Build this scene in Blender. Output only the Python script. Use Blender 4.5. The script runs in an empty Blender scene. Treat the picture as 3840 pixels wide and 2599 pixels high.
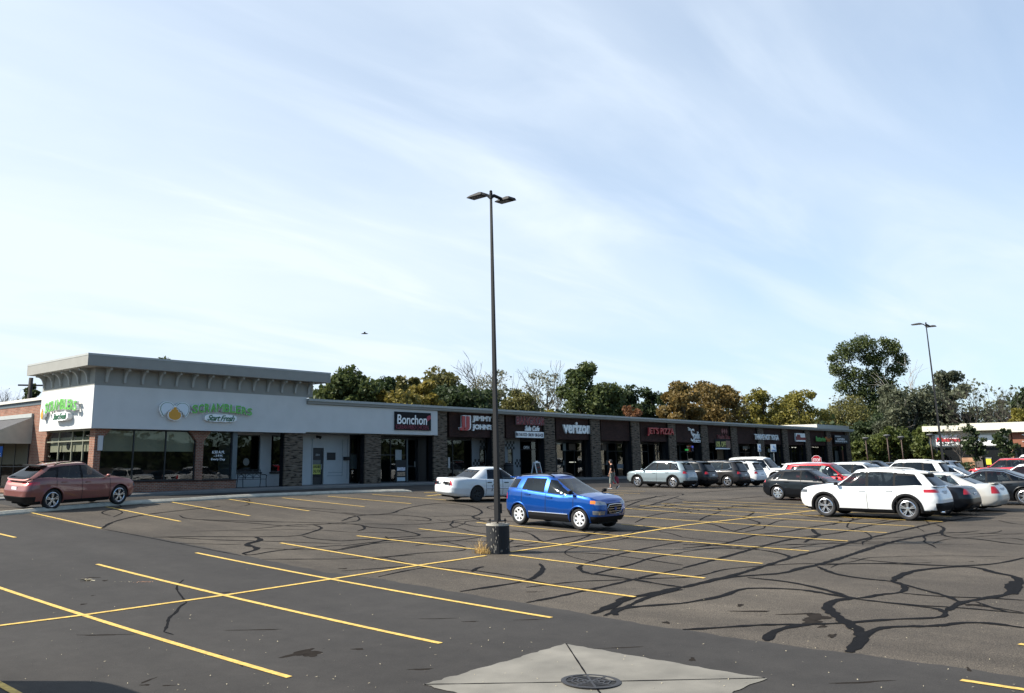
import bpy, bmesh, math, random
import numpy as np
from mathutils import Vector, Matrix
random.seed(7); rng = np.random.default_rng(7)
SC = bpy.context.scene; COL = SC.collection
R_ = math.radians
# ------------------------------------------------------------------ camera
FPX, CX, CY = 3387.281, 1606.282, 977.162
RX = Vector((0.70990878, -0.70427998, -0.00438588))
RD = Vector((0.15076659, 0.15804865, -0.97585350))
RF = Vector((0.68796726, 0.69210573, 0.21838202))
cd = bpy.data.cameras.new('camera'); cam = bpy.data.objects.new('camera', cd); COL.objects.link(cam)
cam.matrix_world = Matrix(((RX.x, -RD.x, -RF.x, 0), (RX.y, -RD.y, -RF.y, 0), (RX.z, -RD.z, -RF.z, 0), (0, 0, 0, 1)))
cd.sensor_width = 36; cd.lens = FPX / 3840 * 36
cd.shift_x = (1920 - CX) / 3840; cd.shift_y = -(1299.5 - CY) / 3840
cd.clip_start = .1; cd.clip_end = 6000
SC.camera = cam
SC.render.resolution_x = 1024; SC.render.resolution_y = 693
# ------------------------------------------------------------------ light
SUN = Vector((-1.0, .81, 1.05)).normalized()
elev = math.asin(SUN.z)
sd = bpy.data.lights.new('sun', 'SUN'); sun = bpy.data.objects.new('sun', sd); COL.objects.link(sun)
sd.energy = 5.0; sd.angle = R_(.55); sd.color = (1, .94, .84)
sun.rotation_euler = SUN.to_track_quat('Z', 'Y').to_euler(); sun.location = (-20, 20, 40)
SC.view_settings.view_transform = 'Standard'; SC.view_settings.look = 'None'
SC.view_settings.exposure = .85; SC.view_settings.gamma = 1
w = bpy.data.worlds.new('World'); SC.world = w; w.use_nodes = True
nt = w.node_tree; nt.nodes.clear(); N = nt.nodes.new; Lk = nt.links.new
def mth(nt, op, a, b=None, c=None, clamp=False):
    n = nt.nodes.new('ShaderNodeMath'); n.operation = op; n.use_clamp = clamp
    for i, v in enumerate((a, b, c)):
        if v is None: continue
        if hasattr(v, 'links'): nt.links.new(v, n.inputs[i])
        else: n.inputs[i].default_value = v
    return n.outputs[0]
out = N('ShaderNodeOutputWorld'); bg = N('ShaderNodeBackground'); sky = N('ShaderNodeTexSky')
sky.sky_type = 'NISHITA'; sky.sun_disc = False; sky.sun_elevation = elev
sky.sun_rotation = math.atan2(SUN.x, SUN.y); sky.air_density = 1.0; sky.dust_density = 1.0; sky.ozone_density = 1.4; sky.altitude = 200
tc = N('ShaderNodeTexCoord'); sp = N('ShaderNodeSeparateXYZ'); Lk(tc.outputs['Generated'], sp.inputs[0])
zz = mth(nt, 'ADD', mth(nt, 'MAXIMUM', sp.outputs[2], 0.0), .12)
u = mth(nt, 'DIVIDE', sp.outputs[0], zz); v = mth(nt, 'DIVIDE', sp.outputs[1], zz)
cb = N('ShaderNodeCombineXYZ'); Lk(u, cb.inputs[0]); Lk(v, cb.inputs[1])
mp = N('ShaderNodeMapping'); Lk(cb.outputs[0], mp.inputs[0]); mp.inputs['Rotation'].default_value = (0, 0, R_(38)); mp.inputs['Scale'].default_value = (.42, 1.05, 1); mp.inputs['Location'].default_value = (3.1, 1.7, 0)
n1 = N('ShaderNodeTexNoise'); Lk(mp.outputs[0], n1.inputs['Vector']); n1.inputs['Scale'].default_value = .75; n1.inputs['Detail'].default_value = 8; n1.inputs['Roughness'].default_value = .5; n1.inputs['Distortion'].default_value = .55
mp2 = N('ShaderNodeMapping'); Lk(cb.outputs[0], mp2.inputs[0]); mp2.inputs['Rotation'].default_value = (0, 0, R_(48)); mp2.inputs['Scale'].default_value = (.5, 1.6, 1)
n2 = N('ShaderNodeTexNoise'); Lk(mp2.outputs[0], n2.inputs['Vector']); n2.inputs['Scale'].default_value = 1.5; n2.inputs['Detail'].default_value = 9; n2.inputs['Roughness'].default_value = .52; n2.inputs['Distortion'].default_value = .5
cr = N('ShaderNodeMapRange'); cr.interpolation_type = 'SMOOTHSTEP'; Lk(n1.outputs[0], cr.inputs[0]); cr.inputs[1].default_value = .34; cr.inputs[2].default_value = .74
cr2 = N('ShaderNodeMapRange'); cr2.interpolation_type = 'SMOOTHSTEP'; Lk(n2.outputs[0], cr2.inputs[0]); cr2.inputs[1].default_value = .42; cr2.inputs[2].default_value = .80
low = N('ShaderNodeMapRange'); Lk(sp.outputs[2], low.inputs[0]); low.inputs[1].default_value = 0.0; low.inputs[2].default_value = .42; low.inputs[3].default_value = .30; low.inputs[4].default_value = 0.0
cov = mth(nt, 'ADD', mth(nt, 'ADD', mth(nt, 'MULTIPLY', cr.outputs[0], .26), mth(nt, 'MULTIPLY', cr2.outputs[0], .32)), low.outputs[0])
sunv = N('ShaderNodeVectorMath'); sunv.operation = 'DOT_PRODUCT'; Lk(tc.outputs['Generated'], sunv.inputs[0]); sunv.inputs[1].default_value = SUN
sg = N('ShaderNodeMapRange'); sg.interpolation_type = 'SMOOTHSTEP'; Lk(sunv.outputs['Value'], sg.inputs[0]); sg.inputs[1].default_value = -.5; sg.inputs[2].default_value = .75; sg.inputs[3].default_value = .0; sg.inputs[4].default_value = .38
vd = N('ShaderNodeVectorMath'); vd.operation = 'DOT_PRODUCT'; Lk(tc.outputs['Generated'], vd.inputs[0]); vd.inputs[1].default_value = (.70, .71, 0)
vm = N('ShaderNodeMapRange'); vm.interpolation_type = 'SMOOTHSTEP'; Lk(vd.outputs['Value'], vm.inputs[0]); vm.inputs[1].default_value = -.25; vm.inputs[2].default_value = .45; vm.inputs[3].default_value = .12; vm.inputs[4].default_value = 1.0  # thins the cloud veil outside the view to cut fill on shaded walls
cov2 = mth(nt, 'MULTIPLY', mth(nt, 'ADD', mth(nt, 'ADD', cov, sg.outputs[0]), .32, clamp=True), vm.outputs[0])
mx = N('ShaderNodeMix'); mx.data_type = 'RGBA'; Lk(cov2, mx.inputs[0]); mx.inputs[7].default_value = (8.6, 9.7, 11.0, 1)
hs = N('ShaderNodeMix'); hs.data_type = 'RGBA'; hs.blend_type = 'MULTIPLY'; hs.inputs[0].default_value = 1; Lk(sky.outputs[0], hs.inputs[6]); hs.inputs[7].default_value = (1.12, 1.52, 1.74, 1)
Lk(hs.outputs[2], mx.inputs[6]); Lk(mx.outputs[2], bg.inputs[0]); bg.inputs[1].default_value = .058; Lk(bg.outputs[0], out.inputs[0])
# ------------------------------------------------------------------ picture rays (used only to read positions off the survey of the place)
def ray(px, py):
    return (RX * ((px - CX) / FPX) + RD * ((py - CY) / FPX) + RF).normalized()
GQ = [-2.00954, 0.30718, 0.38289, -0.13893, -0.13879, 0.09662, -0.06596, -0.01056, -0.03023, 0.03418]
def sstep(t): t = max(0., min(1., t)); return t * t * (3 - 2 * t)
def walkz(x):
    P = [(-400,-1.50),(19,-1.36),(21,-1.335),(24,-1.29),(28,-1.24),(31,-1.215),(40,-1.17),(54,-1.13),(62,-1.14),(2000,-1.14)]
    for (a, za), (c, zc) in zip(P, P[1:]):
        if a <= x <= c: return za + (zc-za)*(x-a)/(c-a)
    return P[-1][1]
def gz(x, y):
    xc = min(max(x, 1.), 62.); yc = min(max(y, 1.), 42.)
    u = (xc - 25) / 20; v = (yc - 22) / 12
    z = GQ[0] + GQ[1]*u + GQ[2]*v + GQ[3]*u*u + GQ[4]*u*v + GQ[5]*v*v + GQ[6]*u*u*v + GQ[7]*u*v*v + GQ[8]*v**3 + GQ[9]*u**3
    if x > 62: z += (-1.3 - z) * sstep((x - 62) / 45)
    if y > 34.5 and x > 14: z += (walkz(x) - .13 - z) * sstep((y - 34.5) / 5.2) * sstep((x - 14) / 6)
    return z
def at(px, py, dz=0.):
    d = ray(px, py); t = 3.
    while t < 260:
        q = d * t
        if q.z < gz(q.x, q.y) + dz: break
        t += .25 if t > 12 else .05
    lo = t - .25; hi = t
    for _ in range(12):
        m = (lo + hi) / 2; q = d * m
        if q.z < gz(q.x, q.y) + dz: hi = m
        else: lo = m
    return d * hi
def onY(px, py, Y): d = ray(px, py); t = Y / d.y; return (d.x * t, d.z * t)
def onX(px, py, X): d = ray(px, py); t = X / d.x; return (d.y * t, d.z * t)
# ------------------------------------------------------------------ materials
MATS = {}
def mat(name, col, rough=.6, metal=0., spec=.5, var=0., scale=3., bump=0., bscale=40., coat=0., emis=None, det=5):
    if name in MATS: return MATS[name]
    m = bpy.data.materials.new(name); m.use_nodes = True; t = m.node_tree; b = t.nodes['Principled BSDF']
    b.inputs['Base Color'].default_value = (*col, 1); b.inputs['Roughness'].default_value = rough
    b.inputs['Metallic'].default_value = metal; b.inputs['Specular IOR Level'].default_value = spec
    if coat: b.inputs['Coat Weight'].default_value = coat; b.inputs['Coat Roughness'].default_value = .03
    if emis: b.inputs['Emission Color'].default_value = (*emis[:3], 1); b.inputs['Emission Strength'].default_value = emis[3]
    tcn = t.nodes.new('ShaderNodeTexCoord')
    if var:
        n = t.nodes.new('ShaderNodeTexNoise'); n.inputs['Scale'].default_value = scale; n.inputs['Detail'].default_value = det
        t.links.new(tcn.outputs['Object'], n.inputs['Vector'])
        mr = t.nodes.new('ShaderNodeMapRange'); mr.inputs[1].default_value = .25; mr.inputs[2].default_value = .75
        mr.inputs[3].default_value = 1 - var; mr.inputs[4].default_value = 1 + var; t.links.new(n.outputs[0], mr.inputs[0])
        mm = t.nodes.new('ShaderNodeVectorMath'); mm.operation = 'SCALE'; mm.inputs[0].default_value = col; t.links.new(mr.outputs[0], mm.inputs['Scale'])
        t.links.new(mm.outputs[0], b.inputs['Base Color'])
    if bump:
        n = t.nodes.new('ShaderNodeTexNoise'); n.inputs['Scale'].default_value = bscale; n.inputs['Detail'].default_value = 4
        t.links.new(tcn.outputs['Object'], n.inputs['Vector']); bp = t.nodes.new('ShaderNodeBump'); bp.inputs['Strength'].default_value = bump; bp.inputs['Distance'].default_value = .02
        t.links.new(n.outputs[0], bp.inputs['Height']); t.links.new(bp.outputs[0], b.inputs['Normal'])
    MATS[name] = m; return m
def asphalt(name, c1, c2, speck, spv, streak=.25):
    m = bpy.data.materials.new(name); m.use_nodes = True; t = m.node_tree; b = t.nodes['Principled BSDF']; n = t.nodes.new; L = t.links.new
    tcn = n('ShaderNodeTexCoord')
    big = n('ShaderNodeTexNoise'); big.inputs['Scale'].default_value = .22; big.inputs['Detail'].default_value = 6; L(tcn.outputs['Object'], big.inputs['Vector'])
    mpp = n('ShaderNodeMapping'); mpp.inputs['Scale'].default_value = (.9, .16, 1); mpp.inputs['Rotation'].default_value = (0, 0, R_(7)); L(tcn.outputs['Object'], mpp.inputs[0])
    st = n('ShaderNodeTexNoise'); st.inputs['Scale'].default_value = 1.1; st.inputs['Detail'].default_value = 7; L(mpp.outputs[0], st.inputs['Vector'])
    fine = n('ShaderNodeTexNoise'); fine.inputs['Scale'].default_value = 55; fine.inputs['Detail'].default_value = 2; L(tcn.outputs['Object'], fine.inputs['Vector'])
    a = n('ShaderNodeMapRange'); L(big.outputs[0], a.inputs[0]); a.inputs[1].default_value = .32; a.inputs[2].default_value = .68
    mxn = n('ShaderNodeMix'); mxn.data_type = 'RGBA'; L(a.outputs[0], mxn.inputs[0]); mxn.inputs[6].default_value = (*c1, 1); mxn.inputs[7].default_value = (*c2, 1)
    s = n('ShaderNodeMapRange'); L(st.outputs[0], s.inputs[0]); s.inputs[1].default_value = .3; s.inputs[2].default_value = .7; s.inputs[3].default_value = 1 - streak; s.inputs[4].default_value = 1 + streak * .6
    f = n('ShaderNodeMapRange'); L(fine.outputs[0], f.inputs[0]); f.inputs[1].default_value = .3; f.inputs[2].default_value = .72; f.inputs[3].default_value = 1 - spv; f.inputs[4].default_value = 1 + spv
    md = n('ShaderNodeTexNoise'); md.inputs['Scale'].default_value = 2.6; md.inputs['Detail'].default_value = 8; md.inputs['Roughness'].default_value = .7; L(tcn.outputs['Object'], md.inputs['Vector'])
    m2 = n('ShaderNodeMapRange'); L(md.outputs[0], m2.inputs[0]); m2.inputs[1].default_value = .3; m2.inputs[2].default_value = .7; m2.inputs[3].default_value = .84; m2.inputs[4].default_value = 1.14
    k = mth(t, 'MULTIPLY', mth(t, 'MULTIPLY', s.outputs[0], f.outputs[0]), m2.outputs[0])
    sc = n('ShaderNodeVectorMath'); sc.operation = 'SCALE'; L(mxn.outputs[2], sc.inputs[0]); L(k, sc.inputs['Scale'])
    L(sc.outputs[0], b.inputs['Base Color']); b.inputs['Roughness'].default_value = .82; b.inputs['Specular IOR Level'].default_value = .25
    bp = n('ShaderNodeBump'); bp.inputs['Strength'].default_value = speck; bp.inputs['Distance'].default_value = .01; L(fine.outputs[0], bp.inputs['Height']); L(bp.outputs[0], b.inputs['Normal'])
    MATS[name] = m; return m
def brick(name, c1, c2, mortar, bw=.22, bh=.075, ms=.012, plane='Y', bump=.4):
    m = bpy.data.materials.new(name); m.use_nodes = True; t = m.node_tree; b = t.nodes['Principled BSDF']; n = t.nodes.new; L = t.links.new
    g = n('ShaderNodeNewGeometry'); s = n('ShaderNodeSeparateXYZ'); L(g.outputs['Position'], s.inputs[0])
    # along the wall = x+y (walls are axis aligned), height = z
    al = mth(t, 'ADD', s.outputs[0], s.outputs[1]); c = n('ShaderNodeCombineXYZ'); L(al, c.inputs[0]); L(s.outputs[2], c.inputs[1])
    br = n('ShaderNodeTexBrick'); L(c.outputs[0], br.inputs['Vector']); br.inputs['Scale'].default_value = 1; br.inputs['Brick Width'].default_value = bw; br.inputs['Row Height'].default_value = bh
    br.inputs['Mortar Size'].default_value = ms; br.inputs['Mortar Smooth'].default_value = .3; br.inputs['Bias'].default_value = -.2
    br.inputs['Color1'].default_value = (*c1, 1); br.inputs['Color2'].default_value = (*c2, 1); br.inputs['Mortar'].default_value = (*mortar, 1)
    nz = n('ShaderNodeTexNoise'); nz.inputs['Scale'].default_value = 1.3; nz.inputs['Detail'].default_value = 6; L(g.outputs['Position'], nz.inputs['Vector'])
    mr = n('ShaderNodeMapRange'); L(nz.outputs[0], mr.inputs[0]); mr.inputs[1].default_value = .3; mr.inputs[2].default_value = .7; mr.inputs[3].default_value = .75; mr.inputs[4].default_value = 1.2
    sc = n('ShaderNodeVectorMath'); sc.operation = 'SCALE'; L(br.outputs[0], sc.inputs[0]); L(mr.outputs[0], sc.inputs['Scale']); L(sc.outputs[0], b.inputs['Base Color'])
    b.inputs['Roughness'].default_value = .85; b.inputs['Specular IOR Level'].default_value = .2
    bp = n('ShaderNodeBump'); bp.inputs['Strength'].default_value = bump; bp.inputs['Distance'].default_value = .012; bp.invert = True; L(br.outputs['Fac'], bp.inputs['Height']); L(bp.outputs[0], b.inputs['Normal'])
    MATS[name] = m; return m
def ledge_stone(name, c1, c2, dark):
    m = bpy.data.materials.new(name); m.use_nodes = True; t = m.node_tree; b = t.nodes['Principled BSDF']; n = t.nodes.new; L = t.links.new
    g = n('ShaderNodeNewGeometry'); s = n('ShaderNodeSeparateXYZ'); L(g.outputs['Position'], s.inputs[0])
    al = mth(t, 'ADD', s.outputs[0], s.outputs[1]); c = n('ShaderNodeCombineXYZ'); L(mth(t, 'MULTIPLY', al, 2.4), c.inputs[0]); L(mth(t, 'MULTIPLY', s.outputs[2], 14.), c.inputs[1])
    no = n('ShaderNodeTexNoise'); no.inputs['Scale'].default_value = 1; no.inputs['Detail'].default_value = 3; L(c.outputs[0], no.inputs['Vector'])
    r = n('ShaderNodeValToRGB'); L(no.outputs[0], r.inputs[0]); e = r.color_ramp.elements
    e[0].position = .38; e[0].color = (*dark, 1); e[1].position = .62; e[1].color = (*c2, 1); q = e.new(.46); q.color = (*c1, 1)
    L(r.outputs[0], b.inputs['Base Color']); b.inputs['Roughness'].default_value = .85; b.inputs['Specular IOR Level'].default_value = .2
    bp = n('ShaderNodeBump'); bp.inputs['Strength'].default_value = .9; bp.inputs['Distance'].default_value = .05; L(no.outputs[0], bp.inputs['Height']); L(bp.outputs[0], b.inputs['Normal'])
    MATS[name] = m; return m
def glass(name, tint, rough=.02, wob=.0, refl=1.):
    m = bpy.data.materials.new(name); m.use_nodes = True; t = m.node_tree; t.nodes.clear(); n = t.nodes.new; L = t.links.new
    o = n('ShaderNodeOutputMaterial'); tr = n('ShaderNodeBsdfTransparent'); tr.inputs[0].default_value = (*tint, 1)
    gl = n('ShaderNodeBsdfGlossy'); gl.inputs['Roughness'].default_value = rough; gl.inputs[0].default_value = (refl, refl, refl, 1)
    fr = n('ShaderNodeFresnel'); gb = n('ShaderNodeNewGeometry'); L(mth(t, 'SUBTRACT', 1.55, mth(t, 'MULTIPLY', gb.outputs['Backfacing'], 1.55-1/1.55)), fr.inputs[0]); mxs = n('ShaderNodeMixShader'); L(fr.outputs[0], mxs.inputs[0]); L(tr.outputs[0], mxs.inputs[1]); L(gl.outputs[0], mxs.inputs[2]); L(mxs.outputs[0], o.inputs[0])
    if wob:
        g = n('ShaderNodeNewGeometry'); nz = n('ShaderNodeTexNoise'); nz.inputs['Scale'].default_value = .8; nz.inputs['Detail'].default_value = 1; L(g.outputs['Position'], nz.inputs['Vector'])
        bp = n('ShaderNodeBump'); bp.inputs['Strength'].default_value = wob; bp.inputs['Distance'].default_value = .06; L(nz.outputs[0], bp.inputs['Height']); L(bp.outputs[0], gl.inputs['Normal'])
    MATS[name] = m; return m
def leafmat(name, c1, c2, trans=.35):
    m = bpy.data.materials.new(name); m.use_nodes = True; t = m.node_tree; t.nodes.clear(); n = t.nodes.new; L = t.links.new
    o = n('ShaderNodeOutputMaterial'); a = n('ShaderNodeAttribute'); a.attribute_name = 'leaf'
    g = n('ShaderNodeNewGeometry'); nz = n('ShaderNodeTexNoise'); nz.inputs['Scale'].default_value = .45; nz.inputs['Detail'].default_value = 3; L(g.outputs['Position'], nz.inputs['Vector'])
    f = mth(t, 'ADD', mth(t, 'MULTIPLY', a.outputs['Fac'], .55), mth(t, 'SUBTRACT', mth(t, 'MULTIPLY', nz.outputs[0], 1.3), .42), clamp=True)
    mxn = n('ShaderNodeMix'); mxn.data_type = 'RGBA'; L(f, mxn.inputs[0]); mxn.inputs[6].default_value = (*c1, 1); mxn.inputs[7].default_value = (*c2, 1)
    d = n('ShaderNodeBsdfPrincipled'); L(mxn.outputs[2], d.inputs['Base Color']); d.inputs['Roughness'].default_value = .55; d.inputs['Specular IOR Level'].default_value = .3
    tr = n('ShaderNodeBsdfTranslucent'); L(mxn.outputs[2], tr.inputs[0]); ms = n('ShaderNodeMixShader'); ms.inputs[0].default_value = trans
    L(d.outputs[0], ms.inputs[1]); L(tr.outputs[0], ms.inputs[2]); L(ms.outputs[0], o.inputs[0]); MATS[name] = m; return m
# ------------------------------------------------------------------ object helpers
def tag(o, label=None, cat=None, group=None, kind=None):
    if label: o['label'] = label
    if cat: o['category'] = cat
    if group: o['group'] = group
    if kind: o['kind'] = kind
    return o
def empty(name, loc, rz=0, label=None, cat=None, group=None):
    o = bpy.data.objects.new(name, None); COL.objects.link(o); o.location = loc; o.rotation_euler = (0, 0, rz); o.empty_display_size = .2
    return tag(o, label, cat, group)
class MB:
    def __init__(s): s.v = []; s.f = []; s.mi = []; s.cur = 0
    def m(s, i): s.cur = i; return s
    def add(s, vs, fs):
        b = len(s.v); s.v += [tuple(p) for p in vs]; s.f += [tuple(i + b for i in f) for f in fs]; s.mi += [s.cur] * len(fs); return s
    def quad(s, *p): return s.add(p, [tuple(range(len(p)))])
    def box(s, x0, x1, y0, y1, z0, z1):
        return s.add([(x0,y0,z0),(x1,y0,z0),(x1,y1,z0),(x0,y1,z0),(x0,y0,z1),(x1,y0,z1),(x1,y1,z1),(x0,y1,z1)],
                     [(0,3,2,1),(4,5,6,7),(0,1,5,4),(1,2,6,5),(2,3,7,6),(3,0,4,7)])
    def bar(s, a, b, w, h=None, up=(0,0,1)):
        a = Vector(a); b = Vector(b); h = h or w; d = (b - a).normalized(); upv = Vector(up)
        if abs(d.dot(upv)) > .95: upv = Vector((1, 0, 0))
        r = d.cross(upv).normalized() * w / 2; q = r.cross(d).normalized() * h / 2
        return s.add([a-r-q, a+r-q, a+r+q, a-r+q, b-r-q, b+r-q, b+r+q, b-r+q], [(0,1,2,3),(7,6,5,4),(0,4,5,1),(1,5,6,2),(2,6,7,3),(3,7,4,0)])
    def tube(s, pts, rad, n=8, caps=True):
        pts = [Vector(p) for p in pts]; rad = rad if hasattr(rad, '__len__') else [rad] * len(pts)
        b = len(s.v); ref = None
        for i, p in enumerate(pts):
            d = (pts[min(i+1, len(pts)-1)] - pts[max(i-1, 0)]).normalized()
            r = ref if ref is not None and abs(ref.dot(d)) < .9 else (Vector((0,0,1)) if abs(d.z) < .9 else Vector((1,0,0)))
            x = d.cross(r).normalized(); y = x.cross(d).normalized(); ref = y
            for k in range(n):
                a = 2 * math.pi * k / n; s.v.append(tuple(p + (x * math.cos(a) + y * math.sin(a)) * rad[i]))
        for i in range(len(pts)-1):
            for k in range(n):
                k2 = (k+1) % n; s.f.append((b+i*n+k, b+i*n+k2, b+(i+1)*n+k2, b+(i+1)*n+k)); s.mi.append(s.cur)
        if caps:
            s.f.append(tuple(b+k for k in range(n))[::-1]); s.mi.append(s.cur); e = b+(len(pts)-1)*n; s.f.append(tuple(e+k for k in range(n))); s.mi.append(s.cur)
        return s
    def lathe(s, prof, n=16, c=(0,0,0), axis='z'):
        b = len(s.v); 
        for r, h in prof:
            for k in range(n):
                a = 2*math.pi*k/n; x, y = r*math.cos(a), r*math.sin(a)
                p = (x, y, h) if axis == 'z' else ((x, h, y) if axis == 'y' else (h, x, y))
                s.v.append((p[0]+c[0], p[1]+c[1], p[2]+c[2]))
        for i in range(len(prof)-1):
            for k in range(n):
                k2 = (k+1) % n; s.f.append((b+i*n+k, b+i*n+k2, b+(i+1)*n+k2, b+(i+1)*n+k)); s.mi.append(s.cur)
        return s
    def prism(s, poly, d, o=(0,0,0), ax=0, ay=2, az=1):
        # poly in (u,v) plane mapped to axes ax, ay ; extruded d along az
        n = len(poly); vs = []
        for k in (0, 1):
            for (a, c) in poly:
                p = [0, 0, 0]; p[ax] = a; p[ay] = c; p[az] = k * d; vs.append((p[0]+o[0], p[1]+o[1], p[2]+o[2]))
        return s.add(vs, [tuple(range(n))[::-1], tuple(range(n, 2*n))] + [(i, (i+1) % n, n+(i+1) % n, n+i) for i in range(n)])
    def build(s, name, mats, parent=None, smooth=False, world=False, fixn=True):
        me = bpy.data.meshes.new(name); vs = s.v
        if world and parent is not None:
            off = Vector((0,0,0)); q = parent
            while q: off += q.location; q = q.parent
            vs = [(a-off.x, b-off.y, c-off.z) for a, b, c in s.v]
        me.from_pydata(vs, [], s.f)
        for x in (mats if isinstance(mats, (list, tuple)) else [mats]): me.materials.append(x)
        if any(s.mi): me.polygons.foreach_set('material_index', s.mi)
        if fixn:
            bm = bmesh.new(); bm.from_mesh(me); bmesh.ops.recalc_face_normals(bm, faces=bm.faces); bm.to_mesh(me); bm.free()
        if smooth: me.polygons.foreach_set('use_smooth', [True]*len(me.polygons))
        me.update(); o = bpy.data.objects.new(name, me); COL.objects.link(o)
        if parent: o.parent = parent
        return o
def text_obj(name, s, m, plane, k, a0, a1, z0, z1, depth=.04, parent=None, bold=.0, shear=0., spacing=1., world=True, fit=True, arch=0.):
    """letters standing proud of a wall: plane 'Y' (read from -Y, a = x) or 'X' (read from -X, a runs to -y)"""
    cu = bpy.data.curves.new(name, 'FONT'); cu.body = s; cu.size = 1; cu.extrude = 0; cu.offset = bold; cu.shear = shear; cu.space_character = spacing; cu.align_x = 'CENTER'; cu.resolution_u = 3
    cu.fill_mode = 'BOTH'; cu.extrude = .5
    o = bpy.data.objects.new(name, cu); COL.objects.link(o); bpy.context.view_layer.update()
    me = bpy.data.meshes.new_from_object(o.evaluated_get(bpy.context.evaluated_depsgraph_get())); bpy.data.objects.remove(o); bpy.data.curves.remove(cu)
    co = np.zeros(len(me.vertices)*3); me.vertices.foreach_get('co', co); co = co.reshape(-1, 3)
    mn = co.min(0); mx_ = co.max(0); t = (co[:, 0]-mn[0])/(mx_[0]-mn[0]); h = (co[:, 1]-mn[1])/(mx_[1]-mn[1]); dd = (co[:, 2]-mn[2])/(mx_[2]-mn[2])
    a = a0 + (a1-a0)*t; z = z0 + (z1-z0)*h + (arch*(1-(2*t-1)**2) if arch else 0)
    P = np.zeros_like(co)
    if plane == 'Y': P[:, 0] = a; P[:, 1] = k - dd*depth; P[:, 2] = z
    else: P[:, 1] = a; P[:, 0] = k - dd*depth; P[:, 2] = z
    if world and parent is not None:
        off = Vector((0,0,0)); q = parent
        while q: off += q.location; q = q.parent
        P -= np.array(off)
    me.vertices.foreach_set('co', P.ravel()); me.materials.clear(); me.materials.append(m)
    bm = bmesh.new(); bm.from_mesh(me); bmesh.ops.recalc_face_normals(bm, faces=bm.faces); bm.to_mesh(me); bm.free(); me.update()
    ob = bpy.data.objects.new(name, me); COL.objects.link(ob)
    if parent: ob.parent = parent
    return ob
# ================================================================== GROUND
asph_old = asphalt('old_asphalt', (.056, .046, .036), (.088, .073, .056), .7, .7)
asph_dk = asphalt('sealed_asphalt', (.031, .0275, .0245), (.041, .037, .033), .25, .16, .15)
sealant = mat('crack_sealant', (.008, .008, .009), .9, spec=.06, var=.25, scale=8)
paint = mat('yellow_paint', (.56, .37, .085), .75, var=.32, scale=11, bump=.2, det=8)
paintw = mat('worn_white_paint', (.6, .58, .5), .7, var=.2, scale=9)
conc = mat('concrete', (.165, .153, .128), .85, var=.30, scale=1.6, bump=.25, bscale=60, det=9)
conc_dk = mat('kerb_concrete', (.40, .37, .30), .85, var=.2, scale=5, bump=.3, det=8)
walkm = mat('walk_concrete', (.16, .155, .145), .85, var=.15, scale=1.5, bump=.2, det=8)
soil = mat('grass_soil', (.05, .07, .025), .95, var=.3, scale=1)
def axis_pts(lo, hi, fine0, fine1, st):
    a = list(np.arange(fine0, fine1 + 1e-6, st)); x = fine0; d = st
    L = []
    while x > lo: d *= 1.35; x -= d; L.append(max(x, lo))
    a = L[::-1] + a; x = a[-1]; d = st
    while x < hi: d *= 1.35; x += d; a.append(min(x, hi))
    return a
def sheet(name, xs, ys, m, dz, kind='structure', label=None, cat=None, mask=None):
    nx, ny = len(xs), len(ys); vs = [(x, y, gz(x, y) + dz) for x in xs for y in ys]
    fs = [(i*ny+j, (i+1)*ny+j, (i+1)*ny+j+1, i*ny+j+1) for i in range(nx-1) for j in range(ny-1)]
    b = MB(); b.add(vs, fs); o = b.build(name, m, smooth=True, fixn=False); tag(o, label, cat, None, kind); return o
xs = axis_pts(-400, 900, -6, 112, 1.); ys = axis_pts(-500, 900, -6, 46, 1.)
sheet('ground', xs, ys, asph_old, 0)
# darker, newer asphalt on the near/left side of a straight seam; slightly wavy edge read from the photograph
seam = [at(*p) for p in ((370,1985),(560,2013),(690,2037),(900,2080),(1080,2118),(1230,2148),(1400,2168),(1650,2210),(1850,2245),(2000,2268),(2180,2300),(2400,2340),(2560,2362),(2870,2410),(3100,2440),(3400,2478),(3840,2540))]
seam = [(p.x, p.y) for p in seam]
seam = [(13.3, 34.)] + seam + [(13.4, 1.), (13.4, -6)]
def seam_x(y):
    for (x0, y0), (x1, y1) in zip(seam, seam[1:]):
        if y <= y0 and y >= y1: return x0 + (x1-x0) * (y0-y) / max(1e-6, y0-y1)
    return 13.3
ys2 = list(np.arange(-6, 34.01, .2)); b = MB(); vs = []; NX = 24
for y in ys2:
    e = seam_x(y) + .03*math.sin(y*5.1) + .02*math.sin(y*13.7)
    for i in range(NX+1):
        x = -6 + (e+6)*i/NX; vs.append((x, y, gz(x, y) + .004))
b.add(vs, [(j*(NX+1)+i, j*(NX+1)+i+1, (j+1)*(NX+1)+i+1, (j+1)*(NX+1)+i) for j in range(len(ys2)-1) for i in range(NX)])
tag(b.build('road', asph_dk, smooth=True, fixn=False), kind='structure')
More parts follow.
